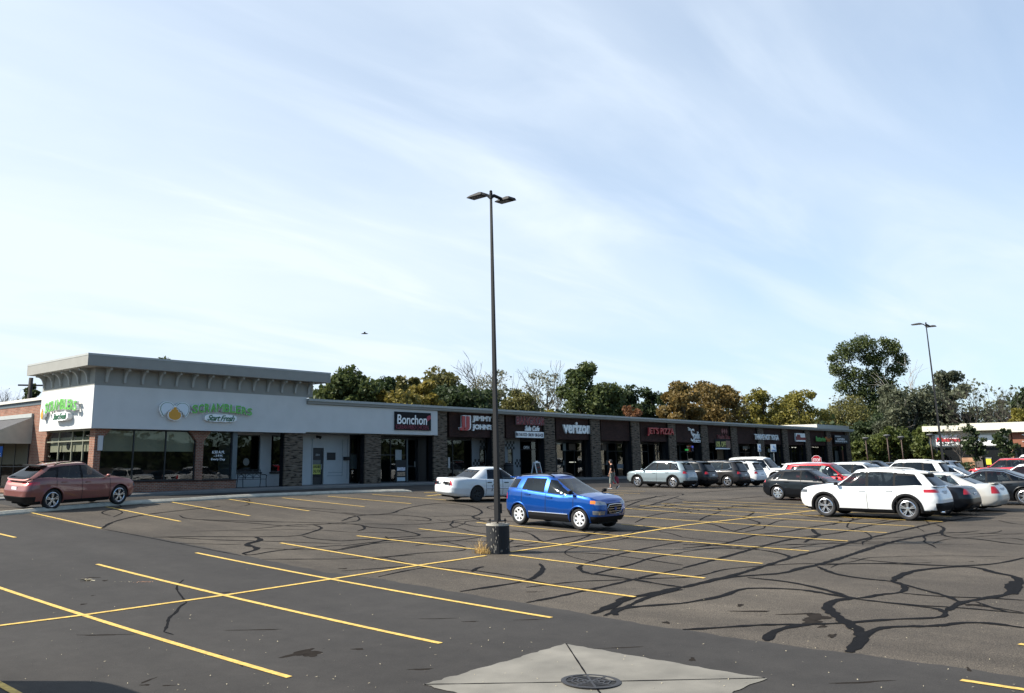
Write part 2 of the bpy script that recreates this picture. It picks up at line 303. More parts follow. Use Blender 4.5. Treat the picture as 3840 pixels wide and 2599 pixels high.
# ---- ribbons on the ground
def resample(P, st):
    out = [P[0]]
    for a, c in zip(P, P[1:]):
        n = max(1, int((Vector(c)-Vector(a)).length / st))
        for k in range(1, n+1): out.append((a[0]+(c[0]-a[0])*k/n, a[1]+(c[1]-a[1])*k/n))
    return out
def smooth2(P, it=2):
    for _ in range(it):
        Q = [P[0]]
        for a, c in zip(P, P[1:]): Q += [(a[0]*.75+c[0]*.25, a[1]*.75+c[1]*.25), (a[0]*.25+c[0]*.75, a[1]*.25+c[1]*.75)]
        P = Q + [P[-1]]
    return P
def ribbon(b, P, wd, dz, jit=0., taper=False):
    n = len(P); L = []
    for i, p in enumerate(P):
        a = Vector((*P[max(0, i-1)], 0)); c = Vector((*P[min(n-1, i+1)], 0)); d = (c-a); d = d.normalized() if d.length > 1e-6 else Vector((1,0,0)); q = Vector((-d.y, d.x, 0))
        w2 = wd/2 * (1 + jit*(random.random()*2-1)); 
        if taper: w2 *= min(1, .45 + .12*min(i, n-1-i))
        for s_ in (-1, 1):
            x = p[0]+q.x*w2*s_; y = p[1]+q.y*w2*s_; L.append((x, y, gz(x, y)+dz))
    b.add(L, [(2*i, 2*i+1, 2*i+3, 2*i+2) for i in range(n-1)])
def zoomed(o, s, pts): return [(o[0]+a/s, o[1]+c/s) for a, c in pts]
cracks = []
r5 = lambda w, *p: cracks.append((w, zoomed((2560,1850), 1.8156, p)))
r4 = lambda w, *p: cracks.append((w, zoomed((1280,1850), 1.8156, p)))
r3 = lambda w, *p: cracks.append((w, zoomed((0,1850), 1.8156, p)))
f4 = lambda w, *p: cracks.append((w, zoomed((2200,1500), 3.32, p)))
r5(.15,(0,645),(180,600),(330,570),(480,560),(700,545),(800,510),(920,490),(1130,425),(1400,335),(1560,305),(1750,265))
r5(.13,(0,640),(250,580),(400,545),(560,495),(800,420),(1000,375),(1200,320),(1450,265),(1660,215),(1800,190),(2000,160))
r5(.13,(0,750),(270,705),(380,655),(500,645),(800,655),(950,680),(1060,700),(1150,718))
r5(.12,(440,575),(700,600),(900,640),(1050,680),(1150,718),(1250,712),(1340,690),(1480,680),(1520,655),(1500,625),(1430,600),(1250,585),(1050,555),(960,520),(920,500))
r5(.19,(1150,718),(1030,730),(975,770),(1010,810),(1080,860),(1180,920),(1222,960),(1212,1010),(1130,1085))
r5(.11,(0,930),(200,920),(550,895),(850,895),(1100,885),(1400,860),(1740,850),(1800,830),(1760,790),(1600,770),(1300,735),(1150,718))
r5(.16,(570,1008),(600,950),(700,915),(900,890))
r5(.13,(1200,1010),(1240,960),(1350,915),(1500,908),(1750,905),(1900,880),(2100,885),(2324,918))
r5(.15,(1430,600),(1460,570),(1560,530),(1750,508),(1900,498),(2030,510),(2110,540),(2260,565),(2300,600),(2260,680),(2100,710),(1950,735),(1890,745),(1800,800))
r5(.24,(2262,600),(2230,640),(2262,690)); r5(.1,(1430,600),(1600,650),(1800,700),(1890,745)); r5(.08,(1480,680),(1700,700),(1900,710),(2100,715),(2324,730))
r5(.08,(1300,735),(1600,765),(1800,775),(2000,790),(2324,820)); r5(.07,(1900,755),(2100,775),(2324,815)); r5(.08,(2000,740),(2100,780),(2200,805))
r5(.10,(940,490),(1200,478),(1500,482),(1800,497),(2050,490),(2200,470),(2324,440)); r5(.07,(1130,440),(1300,462),(1600,485),(1800,492))
r5(.10,(1730,215),(1790,240),(1750,270),(1800,300),(2000,310),(2200,340),(2324,350)); r5(.07,(1760,265),(2000,272),(2324,280)); r5(.06,(2100,310),(2250,305),(2324,320)); r5(.06,(2150,185),(2230,205),(2324,215))
r5(.11,(0,375),(250,350),(300,340),(480,290),(520,280),(700,265),(850,235),(1080,200),(1250,165)); r5(.10,(0,350),(200,352),(430,375),(600,395),(700,420),(740,437),(690,450)); r5(.07,(0,400),(250,365),(430,385))
r5(.11,(0,510),(270,440),(560,355),(720,315),(900,290),(1100,265),(1200,235),(1400,195),(1530,180)); r5(.06,(560,360),(900,345),(1400,335))
r5(.09,(240,100),(260,125),(500,120),(460,150),(400,165),(480,185),(540,205),(460,230),(340,260)); r5(.09,(800,140),(830,155),(1050,180),(1090,190),(1020,215)); r5(.12,(880,240),(900,270),(940,285),(850,320),(830,335))
r5(.07,(0,200),(200,205),(330,260),(520,285),(720,310),(1000,325),(1400,330)); r5(.07,(110,190),(140,165),(260,125)); r5(.05,(0,300),(200,325),(480,340)); r5(.06,(1100,200),(1300,200),(1420,175))
r4(.11,(810,670),(1000,640),(1270,600),(1350,550),(1378,510),(1350,480)); r4(.09,(890,535),(920,510),(970,500)); r4(.10,(1260,745),(1400,720),(1700,655),(1900,610),(2100,560),(2324,515))
r4(.12,(1640,490),(1610,510),(1660,545),(1800,560),(2000,590),(2200,625),(2324,640)); r4(.09,(1640,485),(1800,440),(2000,390),(2200,350),(2324,330)); r4(.20,(1710,822),(1870,760),(1930,715),(2100,690),(2324,638)); r4(.14,(1870,832),(1850,810),(1900,785),(1980,775),(2324,750)); r4(.1,(1790,835),(1950,770),(2100,700),(2324,655))
r4(.08,(1700,555),(1850,515),(2000,480),(2100,440),(2324,405)); r4(.09,(0,190),(100,150),(350,140),(400,110),(550,80),(700,65),(820,75),(880,85),(970,125),(930,150),(880,160),(960,190),(1030,205))
r4(.08,(0,130),(170,150),(340,145),(550,160),(620,180),(590,190),(430,180)); r4(.10,(0,205),(130,215),(200,235),(350,240),(450,260),(550,285),(480,295),(0,325)); r4(.08,(130,215),(170,240),(110,258)); r4(.06,(550,160),(800,155),(960,148))
r4(.06,(650,180),(820,205),(920,230),(1050,225)); r4(.07,(0,360),(330,320),(600,300),(980,290)); r4(.08,(300,295),(325,315),(200,345),(0,385)); r4(.06,(1150,400),(1400,405),(1700,405),(2000,440),(2324,490))
r4(.05,(0,530),(300,510),(500,490),(520,485)); r4(.06,(250,570),(400,535),(600,500)); r4(.08,(1150,250),(1280,270),(1330,305),(1370,335),(1500,300),(1750,280),(1900,250)); r4(.06,(2160,260),(2250,275),(2324,300))
r4(.10,(1940,110),(2060,95),(2170,60),(2300,20)); r4(.09,(1940,90),(2050,45),(2130,30),(2145,18)); r4(.06,(0,445),(200,440),(500,420)); r4(.06,(2000,200),(2100,150),(2324,120))
r3(.08,(1040,300),(1300,295),(1750,298),(2030,292),(2090,275),(2200,240),(2170,225),(2130,215)); r3(.08,(2060,292),(2120,310),(2324,325)); r3(.06,(1140,300),(1500,320),(1800,325),(2324,345))
r3(.16,(1740,298),(1790,320),(1650,350),(1780,375),(1650,412)); r3(.08,(1650,412),(1700,425),(1850,395),(2100,370),(2324,355)); r3(.06,(1200,342),(1640,350)); r3(.05,(1780,375),(2000,385),(2324,385)); r3(.06,(1780,450),(2324,448))
r3(.04,(1250,590),(1190,640),(1240,710),(1270,745)); r3(.055,(1270,745),(1220,775),(1200,815),(1145,850),(1140,900),(1115,945)); r3(.04,(1115,945),(1180,965))
r3(.10,(690,242),(760,195),(950,150),(1200,120),(1500,90)); r3(.08,(1220,150),(1260,175),(1500,185),(1900,195),(2324,205)); r3(.07,(1380,183),(1750,205),(1900,222),(2100,228)); r3(.08,(1650,40),(1750,75),(2000,95),(2324,115))
r3(.05,(680,240),(1000,300),(1640,425)); r3(.06,(1000,300),(1200,342))
f4(.10,(420,1280),(650,1240),(830,1210),(1000,1190)); f4(.10,(480,1340),(800,1310),(1200,1270),(1500,1255),(1800,1235),(2200,1200)); f4(.14,(1100,1225),(1200,1245),(1260,1245)); f4(.10,(620,1370),(850,1340),(1200,1300),(1500,1280)); f4(.1,(1100,1160),(1210,1170),(1190,1185)); f4(.09,(1300,1160),(1700,1130),(2000,1110)); f4(.1,(1600,1370),(1900,1330),(2324,1290))
b = MB()
rr_ = random.Random(11)
for _ in range(46):     # thinner secondary seams between the traced ones
    x_, y_ = rr_.uniform(14.5, 44), rr_.uniform(5, 32); a_ = rr_.choice((rr_.gauss(0, .35), rr_.gauss(0, .35), rr_.gauss(1.4, .4))); P_ = [(x_, y_)]
    for _k in range(rr_.randint(7, 20)):
        a_ += rr_.gauss(0, .32); x_ += .75*math.cos(a_); y_ += .75*math.sin(a_)
        if seam_x(y_)+.1 < x_: P_.append((x_, y_))
    if len(P_) > 3: ribbon(b, resample(smooth2(P_, 2), .14), rr_.uniform(.035, .07), .0065, .4, True)
for wd, P in cracks:
    Q = [at(*p) for p in P]; Q = [(q.x, q.y) for q in Q if q.length < 75]
    if len(Q) < 2: continue
    ribbon(b, resample(smooth2(Q, 2), .14), wd*1.0, .0075, .38, True)
tag(b.build('pavement_sealant', sealant, fixn=False), kind='structure')
# ---- painted stall lines
lines = [((-60,2186),(1085,2542.3)),((363.5,2117.1),(1651.8,2414.6)),((735.3,2074.2),(2067.6,2318.2)),((1052,2037),(2381.6,2240)),((1337.8,2010.3),(1822.6,2064.8)),((1913.4,2083),(2642.6,2169.5)),
 ((1571.9,1983.8),(2860.2,2114.4)),((1786.7,1960),(3033.6,2067.5)),((2330,1967),(3179.6,2030)),((2330,1935),(3325.6,1998.7)),((2330,1906),(3429,1974.5)),((2400,1897),(3535,1957)),((2480,1890),(3300,1927)),((2560,1883),(3200,1912)),((2660,1879),(3100,1897)),
 ((-90,1982),(57,2017)),((120,1924),(380,1982)),((397.7,1901),(676.4,1956.3)),((641.7,1883),(936.3,1935.4)),((859.2,1873),(1160,1917)),((1059,1867.5),(1366.8,1901)),((1230.4,1861.5),(1541.6,1889.5)),((1396.5,1854.5),(1705,1878)),
 ((2283,1840),(2420,1843)),((2240,1846),(2400,1852)),((2215,1851),(2340,1857)),((3604,2553),(3900,2598)),((-60,2535),(75,2610)),((3822,2417),(3930,2433)),((3420,1932),(3570,1938))]
b = MB()
for p, q in lines:
    A_ = at(*p); B_ = at(*q); P = resample([(A_.x, A_.y), (B_.x, B_.y)], .3); ribbon(b, P, .105, .0115, .06)
cl = [(-60,2357),(0,2348),(314,2308.3),(848,2232.8),(1250.3,2172),(1580.2,2119.9),(1822,2085)]; cl2 = [(1915,2071),(2095,2045.5),(2310,2013.6),(2560,1972),(2659,1960),(2790,1945),(2920,1931),(3056,1915)]
for c in (cl, cl2):
    P = [at(*p) for p in c]; ribbon(b, resample([(q.x, q.y) for q in P], .3), .105, .0125, .06)
for p, q in (((1600,1861),(1700,1851)),((1725,1866),(1752,1857)),((1806,1865),(1850,1858)),((1895,1864),(1925,1857)),((1590,1848),(1660,1847))):
    A_ = at(*p); B_ = at(*q); ribbon(b, resample([(A_.x, A_.y), (B_.x, B_.y)], .3), .14, .0135, .05)
tag(b.build('pavement_markings', paint, fixn=False), kind='structure')
# ---- stains and tyre marks (real dirt on the asphalt)
stain = mat('oil_stain', (.020, .0165, .014), .95, spec=.05, var=.3, scale=6)
b = MB()
def blob(px, py, rx, ry, rot, n=22, z=.0055):
    c = at(px, py); vs = [(c.x, c.y, gz(c.x, c.y)+z)]
    for k in range(n):
        a = 2*math.pi*k/n; r = 1 + .28*math.sin(3*a+px) + .2*math.sin(5*a+py) + .12*random.random(); x = rx*r*math.cos(a); y = ry*r*math.sin(a)
        X = c.x + x*math.cos(rot)-y*math.sin(rot); Y = c.y + x*math.sin(rot)+y*math.cos(rot); vs.append((X, Y, gz(X, Y)+z))
    b.add(vs, [(0, 1+k, 1+(k+1) % n) for k in range(n)])
[blob(random.uniform(200,3800), random.uniform(2100,2590), random.uniform(.03,.16), random.uniform(.02,.06), random.uniform(-1,1), 12) for _ in range(24)]; blob(3060,2315,.30,.16,.3); blob(3040,2333,.22,.12,.2); blob(2820,2293,.28,.05,-.9); blob(2990,2303,.3,.035,-.7); blob(3085,2350,.1,.05,0); blob(1130,2450,.26,.12,.1)
blob(1170,2455,.16,.1,.1); blob(390,2382,.35,.035,-.75); blob(1765,2332,.12,.03,-.7); blob(1640,2321,.3,.02,-.75); blob(960,2363,.4,.03,-.75); blob(545,2570,.06,.03,-.7); blob(630,2572,.07,.02,-.7); blob(1985,2325,.2,.03,-.7)
blob(2330,2430,.3,.02,-.7); blob(3230,2560,.35,.03,-.7); blob(3120,2385,.12,.05,.2); blob(2000,2220,.16,.02,-.7)
tag(b.build('pavement_stains', stain, fixn=False), kind='structure')
# ---- drain apron
b = MB(); ax0, ax1, ay0, ay1 = 8.5, 11.43, 5.62, 8.66; nn = 30
g2 = lambda x, y: gz(x, y) + .012 - .05*max(0, 1 - math.hypot(x-9.97, y-7.15)/1.6)
vs = [(ax0+(ax1-ax0)*i/nn, ay0+(ay1-ay0)*j/nn, 0) for i in range(nn+1) for j in range(nn+1)]; ej = lambda v, lo, hi: v + (random.uniform(-.03, .02) if v < lo+.01 else (random.uniform(-.02, .03) if v > hi-.01 else 0)); vs = [(ej(x, ax0, ax1), ej(y, ay0, ay1), gz(x, y)+.012) for x, y, z in vs]
b.add(vs, [(i*(nn+1)+j, (i+1)*(nn+1)+j, (i+1)*(nn+1)+j+1, i*(nn+1)+j+1) for i in range(nn) for j in range(nn)])
tag(b.build('concrete_apron', conc, fixn=False), kind='structure')
b = MB(); dcx, dcy = 9.93, 7.16
for (x, y) in ((ax1, ay1), (ax0, ay1), (ax1, ay0), (ax0, ay0)): ribbon(b, resample([(x, y), (dcx, dcy)], .2), .022, .0165, .5)
tag(b.build('apron_joints', sealant, fixn=False), kind='structure')
iron = mat('cast_iron', (.035, .034, .036), .6, metal=.3, var=.2, scale=20, bump=.2)
black = mat('black_void', (.004, .004, .004), .9)
dz0 = gz(dcx, dcy)
grate = empty('drain_grate', (dcx, dcy, dz0), 0, 'round cast iron storm drain grate set in the concrete square', 'drain')
b = MB(); b.lathe([(.37, .014), (.37, .024), (.335, .026), (.335, .019)], 48); b.build('frame', iron, grate, smooth=False)
b = MB(); b.lathe([(.33, .0185), (0.0001, .0185)], 40); b.build('pit', black, grate)
b = MB()
b.lathe([(.335, .019), (.335, .025), (.31, .025), (.31, .019)], 48)
for r0, r1 in ((.235, .255), (.165, .185), (.10, .118)): b.lathe([(r1, .019), (r1, .025), (r0, .025), (r0, .019)], 8)
for k in range(8):
    a = math.pi*k/4; b.bar((.04*math.cos(a), .04*math.sin(a), .0222), (.325*math.cos(a), .325*math.sin(a), .0222), .028, .0055)
b.lathe([(.05, .019), (.05, .0255), (.0001, .0255)], 16)
b.build('grate', iron, grate)
# ---- litter specks: leaves scattered (uncountable)
leafl = mat('dead_leaf', (.42, .36, .24), .8, var=.4, scale=30)
b = MB()
for _ in range(340):
    px = random.uniform(0, 3840); py = 2060 + (random.random()**.6)*539
    p = at(px, py); s_ = random.uniform(.004, .0095); a = random.uniform(0, 6.28); l = s_*random.uniform(1, 2.4)
    c_, d_ = math.cos(a), math.sin(a); z = gz(p.x, p.y)+.016
    b.quad((p.x-l*c_, p.y-l*d_, z), (p.x+s_*d_, p.y-s_*c_, z+.004), (p.x+l*c_, p.y+l*d_, z+.008), (p.x-s_*d_, p.y+s_*c_, z+.004))
tag(b.build('leaf_litter', leafl, fixn=False), 'tiny pale leaf flecks strewn over the asphalt', None, None, 'stuff')
# ---- kerb between stalls and lane
kpts = [(-300,1957),(0,1934),(300,1904),(500,1889.5),(700,1880),(850,1869.5),(1000,1862),(1150,1856),(1300,1850),(1450,1846),(1545,1844)]
KP = [at(*p) for p in kpts]; KP = resample(smooth2([(q.x, q.y) for q in KP], 2), .4)
def kerb(name, P, wd, h, m, label=None):
    b = MB(); n = len(P); 
    for i, p in enumerate(P):
        a = Vector((*P[max(0, i-1)], 0)); c = Vector((*P[min(n-1, i+1)], 0)); d = (c-a).normalized(); q = Vector((-d.y, d.x, 0)); hh = h * (min(1, (n-1-i)/3+.05))
        g = gz(*p)
        for (o, z) in ((-wd/2, -.05), (-wd/2+.005, hh*.35), (-wd/2+.11, hh), (wd/2-.03, hh), (wd/2, hh-.02), (wd/2, -.05)):
            b.v.append((p[0]+q.x*o, p[1]+q.y*o, g+z+random.uniform(-.003, .003)))
    for i in range(n-1):
        for k in range(5): b.f.append((i*6+k, i*6+k+1, (i+1)*6+k+1, (i+1)*6+k)); b.mi.append(0)
    b.f += [(0,1,2,3,4,5)[::-1], tuple((n-1)*6+k for k in range(6))]; b.mi += [0, 0]
    return tag(b.build(name, m), kind='structure')
kerb('kerb', KP, .27, .14, conc_dk)
# dark lane behind the kerb and the raised walk along the shops
b = MB(); XS = [-5+1*i for i in range(0, 118)]
def walk_front(x): return 39.75
for i, x in enumerate(XS):
    z = walkz(x); yf = walk_front(x); b.v += [(x, yf-.005, z-.6), (x, yf, z-.02), (x, yf+.03, z), (x, 45.5, z)]
for i in range(len(XS)-1):
    for k in range(3): b.f.append((i*4+k, i*4+k+1, (i+1)*4+k+1, (i+1)*4+k)); b.mi.append(0)
tag(b.build('walkway', walkm), kind='structure')
b = MB(); L = []
yy = [34.1, 35, 36, 37, 38, 39, 39.74]; xx = list(np.arange(14, 112, 1.))
def kerb_y(x):
    best = min(KP, key=lambda p: abs(p[0]-x)); return best[1]+.1 if abs(best[0]-x) < .6 else 34.8
for x in xx:
    for j, y in enumerate(yy):
        y0 = max(kerb_y(x), 30) if j == 0 else y
        if j: y0 = kerb_y(x) + (39.74-kerb_y(x))*j/(len(yy)-1)
        L.append((x, y0, gz(x, y0)+.005))
b.add(L, [(i*7+j, (i+1)*7+j, (i+1)*7+j+1, i*7+j+1) for i in range(len(xx)-1) for j in range(6)])
tag(b.build('service_lane', asph_dk, smooth=True, fixn=False), kind='structure')
# ================================================================== SHOPPING PLAZA
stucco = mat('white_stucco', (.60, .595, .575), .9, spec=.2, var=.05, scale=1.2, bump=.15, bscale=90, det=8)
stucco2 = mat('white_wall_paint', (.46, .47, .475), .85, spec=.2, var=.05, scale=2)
cream = mat('sunny_stucco', (.58, .56, .50), .9, spec=.2, var=.05, scale=1.2, bump=.15, bscale=90)
greyc = mat('grey_cornice', (.29, .285, .26), .85, spec=.2, var=.06, scale=1.5, bump=.1, bscale=90)
greyl = mat('grey_cap_metal', (.36, .37, .35), .6, var=.05)
brk = brick('red_brick', (.26, .105, .065), (.17, .068, .045), (.28, .23, .18), .21, .078, .012)
brk_dk = brick('brown_brick', (.052, .024, .019), (.033, .016, .014), (.030, .02, .017), .23, .085, .008, bump=.5)
stone = ledge_stone('ledge_stone', (.110, .082, .060), (.165, .128, .095), (.015, .012, .010))
frame_dk = mat('dark_frame', (.02, .02, .022), .5, metal=.2)
frame_gr = mat('grey_frame', (.10, .12, .13), .5, metal=.2)
inner = mat('shop_interior', (.025, .024, .024), .9, var=.5, scale=.8)
blind = mat('beige_blind', (.40, .36, .25), .8, var=.08, scale=.6)
gls = glass('shop_glass', (.66, .70, .70), .015, .04)
gls_flat = glass('flat_glass', (.40, .43, .43), .015, .03)
slate = mat('dark_slate_cladding', (.013, .014, .016), .85, spec=.15, var=.25, scale=4, bump=.3, bscale=12)
roofm = mat('roof_membrane', (.2, .2, .2), .9)
awn = mat('grey_awning_canvas', (.42, .40, .34), .85, var=.1, scale=3)
awn2 = mat('dark_awning_shingle', (.07, .068, .07), .85, var=.2, scale=10)
plaza = empty('shopping_plaza', (18.83, 41.1, -1.4), 0, 'long single storey shopping plaza with white stucco corner restaurant, grey cornice and stone pillars', 'building')
W_ = lambda b, n, m, sm=False: b.build(n, m, plaza, sm, True)
CX0, CX1, FY = 18.83, 31.5, 41.1
# --- white corner block: stucco panels
b = MB(); b.box(CX0, 31.18, FY, FY+.30, 1.633, 3.62); b.box(31.184, 41.62, FY+.004, FY+.30, 1.70, 3.24)
W_(b, 'fascia_panel', stucco)
b = MB(); b.box(CX0-.001, CX0+.30, FY+.302, 47.06, 1.633, 3.62); W_(b, 'fascia_panel', stucco)
b = MB(); b.box(CX0+.3, 41.5, FY+.3, 42.75, 1.66, 1.72); b.box(CX0+.32, 20.5, 42.75, 47.0, 1.66, 1.72); W_(b, 'soffit', greyc)
# cornice wall + crown
b = MB(); b.box(CX0-.004, 31.60, FY-.004, 47.04, 3.62, 4.43); W_(b, 'cornice_band', greyc)
ov = .73
b = MB(); b.box(CX0-ov, 31.55+ov, FY-ov, 47.06+.35, 4.43, 4.90); W_(b, 'cornice', greyc)
b = MB(); b.box(CX0-ov-.012, 31.55+ov+.012, FY-ov-.012, 47.42, 4.904, 5.0); W_(b, 'cornice_cap', greyl)
def bracket(x, y, axis):
    b = MB(); n = 9; P = [(0, 0), (0, -.66), (.08, -.66)]
    for k in range(n+1):
        a = math.pi/2*k/n; P.append((.10+.30*(1-math.cos(a)), -.58+.46*math.sin(a)+0))
    P += [(.50, -.12), (.50, 0)]
    wd = .12
    if axis == 'Y': b.prism([(-p, q) for p, q in P], wd, (x-wd/2, y, 4.43), ax=1, ay=2, az=0)
    else: b.prism([(-p, q) for p, q in P], wd, (x, y-wd/2, 4.43), ax=0, ay=2, az=1)
    W_(b, 'cornice_bracket', greyl)  # lighter cap grey stands in for bounce light on the brackets
for k in range(14): bracket(19.38 + k*(31.25-19.38)/13, FY-.004, 'Y')
for k in range(6): bracket(CX0-.004, 41.75 + k*1.0, 'X')
# --- brick wing behind the sunny side
BX = 19.2
b = MB(); b.box(BX, BX+.3, 47.06, 90, -1.9, 3.05); W_(b, 'brick_wall', brk)
b = MB(); b.box(BX-.02, BX+.3, 47.08, 90, 3.05, 3.24); b.box(BX-.10, BX+.3, 47.10, 90, 3.245, 3.27); W_(b, 'wall_trim', frame_gr)
b = MB(); b.box(BX-.14, BX+.35, 47.10, 90, 3.272, 3.42); W_(b, 'wall_coping', cream)
# brick storefront round the corner windows
WZ = 1.632; SILL = -.80
def brick_poly(b, poly, y0, y1): b.prism(poly, y1-y0, (0, y0, 0), ax=0, ay=2, az=1)
b = MB(); Y0, Y1 = 41.45, 41.75
b.box(BX, 27.0, Y0, Y1, -1.75, SILL-.06)                                        # base
brick_poly(b, [(BX, SILL-.06), (19.52, SILL-.06), (19.52, 1.12), (20.0, WZ), (BX, WZ)], Y0, Y1)
brick_poly(b, [(24.58, SILL-.06), (24.98, SILL-.06), (24.98, 1.12), (25.42, WZ), (24.12, WZ), (24.58, 1.12)], Y0, Y1)
W_(b, 'brick_wall', brk)
b = MB(); b.box(BX-.04, 27.05, Y0-.05, Y1, SILL-.058, SILL); W_(b, 'window_sill', brk_dk)
b = MB(); b.box(26.72, 27.0, Y0+.01, 42.8, -1.3, WZ); W_(b, 'wall_frame', frame_gr)
def window(x0, x1, z0, z1, y, mull=(), rails=(), fr=frame_dk, g=gls, fw=.055, plane='Y', name='window', dep=.08):
    b = MB()
    def bx(a0, a1, c0, c1, d0=0., d1=dep):
        if plane == 'Y': b.box(a0, a1, y+d0, y+d1, c0, c1)
        else: b.box(y+d0, y+d1, min(a0, a1), max(a0, a1), c0, c1)
    bx(x0, x0+fw, z0, z1); bx(x1-fw, x1, z0, z1); bx(x0+fw, x1-fw, z0, z0+fw); bx(x0+fw, x1-fw, z1-fw, z1)
    for q in mull: bx(q-fw/2, q+fw/2, z0+fw, z1-fw, .002, dep-.002)
    for q in rails: bx(x0+fw, x1-fw, q-fw/2, q+fw/2, .004, dep-.004)
    o = W_(b, name, fr); b = MB()
    if plane == 'Y': b.quad((x0, y+dep/2, z0), (x1, y+dep/2, z0), (x1, y+dep/2, z1), (x0, y+dep/2, z1))
    else: b.quad((y+dep/2, x1, z0), (y+dep/2, x0, z0), (y+dep/2, x0, z1), (y+dep/2, x1, z1))
    p = b.build('pane', g, o, world=True, fixn=False)
    return o
window(19.52, 24.58, SILL, WZ-.01, 41.55, (21.22, 22.92)); window(24.98, 26.72, SILL, WZ-.01, 41.55)
b = MB(); b.box(19.8, 24.6, 41.78, 41.80, .60, 1.62); W_(b, 'blind', blind)
# sunny side window wall on x = 19.2
b = MB(); b.box(BX, BX+.3, 41.76, 42.0, -1.75, WZ) ; b.box(BX, BX+.3, 41.995, 47.06, -1.75, SILL-.06)
b.prism([(47.45, -1.74), (47.45, WZ), (46.70, WZ), (47.25, 1.1), (47.35, SILL)], .28, (BX+.004, 0, 0), ax=1, ay=2, az=0)
W_(b, 'brick_wall', brk)
window(42.0, 47.3, SILL, WZ-.01, BX+.06, (42.85, 44.08, 45.6), (1.1,), fr=mat('olive_frame', (.22, .22, .16), .5), plane='X', g=gls)
b = MB(); b.box(BX+.22, BX+.24, 42.0, 46.9, .60, 1.30); W_(b, 'blind', blind)
b = MB(); b.lathe([(.18, 0), (.18, .012), (0.001, .012)], 20, (BX+.19, 44.75, .88), axis='x'); W_(b, 'door_disc', frame_dk)
# wall lamp at the corner
lampm = mat('lamp_lens', (.5, .5, .5), .4)
b = MB(); x0, z0 = onY(374, 1660, 41.45); b.box(x0-.11, x0+.11, 41.34, 41.449, z0-.36, z0+.32); W_(b, 'wall_light', lampm)
# --- recessed white wall with two windows behind the bench
b = MB(); RY = 42.8
xa, xb = 27.0, 29.92
wz0, wz1 = -.46, 1.52
wx0, wx1 = onY(885, 1640, RY)[0], onY(978, 1640, RY)[0]; wx2 = onY(1019, 1640, RY)[0]; wx3 = wx2+.75
b.box(26.9, wx0, RY, RY+.2, -1.3, 1.7); b.box(wx0, wx1, RY, RY+.2, -1.3, wz0); b.box(wx0, wx1, RY, RY+.2, wz1, 1.7); b.box(wx1, wx2, RY, RY+.2, -1.3, 1.7)
b.box(wx2, wx3, RY, RY+.2, -1.3, wz0); b.box(wx2, wx3, RY, RY+.2, wz1, 1.7); b.box(wx3, 31.6, RY, RY+.2, -1.3, 1.7)
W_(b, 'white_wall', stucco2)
window(wx0, wx1, wz0, wz1, RY+.08, g=gls_flat); window(wx2, wx3, wz0, wz1, RY+.08, g=gls_flat)
b = MB(); b.box(wx0-.05, wx1+.1, RY-.08, RY+.001, wz0-.09, wz0-.002); b.box(wx2-.08, wx3+.1, RY-.08, RY+.001, wz0-.09, wz0-.002); W_(b, 'window_sill', frame_dk)
b = MB(); sx, szz = onY(923, 1732, RY+.1); b.lathe([(.2, 0), (.2, .01), (0.001, .01)], 20, (sx, RY+.09, szz), axis='y'); W_(b, 'round_sign', mat('round_grey', (.2, .19, .17), .8))
# --- stone pillars
PX = [(29.92,31.16),(35.72,36.97),(41.45,42.69),(47.15,48.38),(52.85,54.06),(58.57,59.8),(64.21,65.42),(69.9,71.1),(75.5,76.7),(81.1,82.3),(86.6,87.8),(92.1,93.3),(97.6,98.75),(103.2,104.4),(108.6,109.8)]
for i, (a, c) in enumerate(PX):
    top = 1.665 if i < 2 else 3.26
    z0 = walkz(a)-.05
    b = MB(); b.box(a, c, 41.3, 41.40, z0, top); b.m(1).box(a+.01, c-.01, 41.401, 41.74, z0, top-.002)
    W_(b, 'pillar', [stone, slate])
    if i > 0: b = MB(); b.box(a+.72, c+.3, 42.50, 42.60, z0, 1.72); W_(b, 'wall_pier', slate)
# --- parapet along the strip
b = MB(); b.box(31.2, 110.2, 40.98, 41.4, 3.262, 3.40); b.box(31.2, 110.25, 41.06, 41.4, 3.225, 3.26); W_(b, 'cornice', greyc)
b = MB(); b.box(31.18, 110.3, 40.9, 41.5, 3.403, 3.54); W_(b, 'cornice_cap', greyl)
b = MB(); b.box(31.3, 110.2, 41.5, 60, 3.30, 3.36); b.box(19.5, 31.3, 47.1, 60, 3.2, 3.3); W_(b, 'roof', roofm)
b = MB(); b.box(19.5, 110.2, 59.7, 60, -1.6, 3.3); b.box(109.9, 110.2, 42.6, 60, -1.6, 3.3); W_(b, 'rear_wall', brk_dk)
b = MB(); b.box(19.6, 110, 45.6, 45.7, -1.3, 3.2); b.box(19.6, 110, 42.95, 45.6, 1.75, 1.8); W_(b, 'shop_interior', inner)
# --- brick bands between pillars (sign bands)
for i in range(2, 14):
    a = PX[i][1]; c = PX[i+1][0]
    b = MB(); b.box(a+.42, c, 41.5, 41.8, 1.645, 3.225)
    W_(b, 'sign_band', brk_dk)
    b = MB()
    for k in range(18): b.box(a+.002, a+.40, 41.66+.0, 41.8, 1.66+k*.087, 1.66+k*.087+.055)
    b.box(a+.001, a+.41, 41.75, 41.8, 1.65, 3.22); W_(b, 'brick_corbel', brk_dk)
# --- rooftop blocks
b = MB(); x0, z1 = onY(3063, 1590.5, 47.); x1, _ = onY(3183, 1594, 47.); b.box(x0, x1, 47, 55, 3.3, z1); W_(b, 'rooftop_block', cream)
b = MB(); x0b, z1b = onY(2960, 1599.5, 50.); b.box(x0b, x0+.5, 50, 56, 3.3, z1b); W_(b, 'rooftop_block', cream)
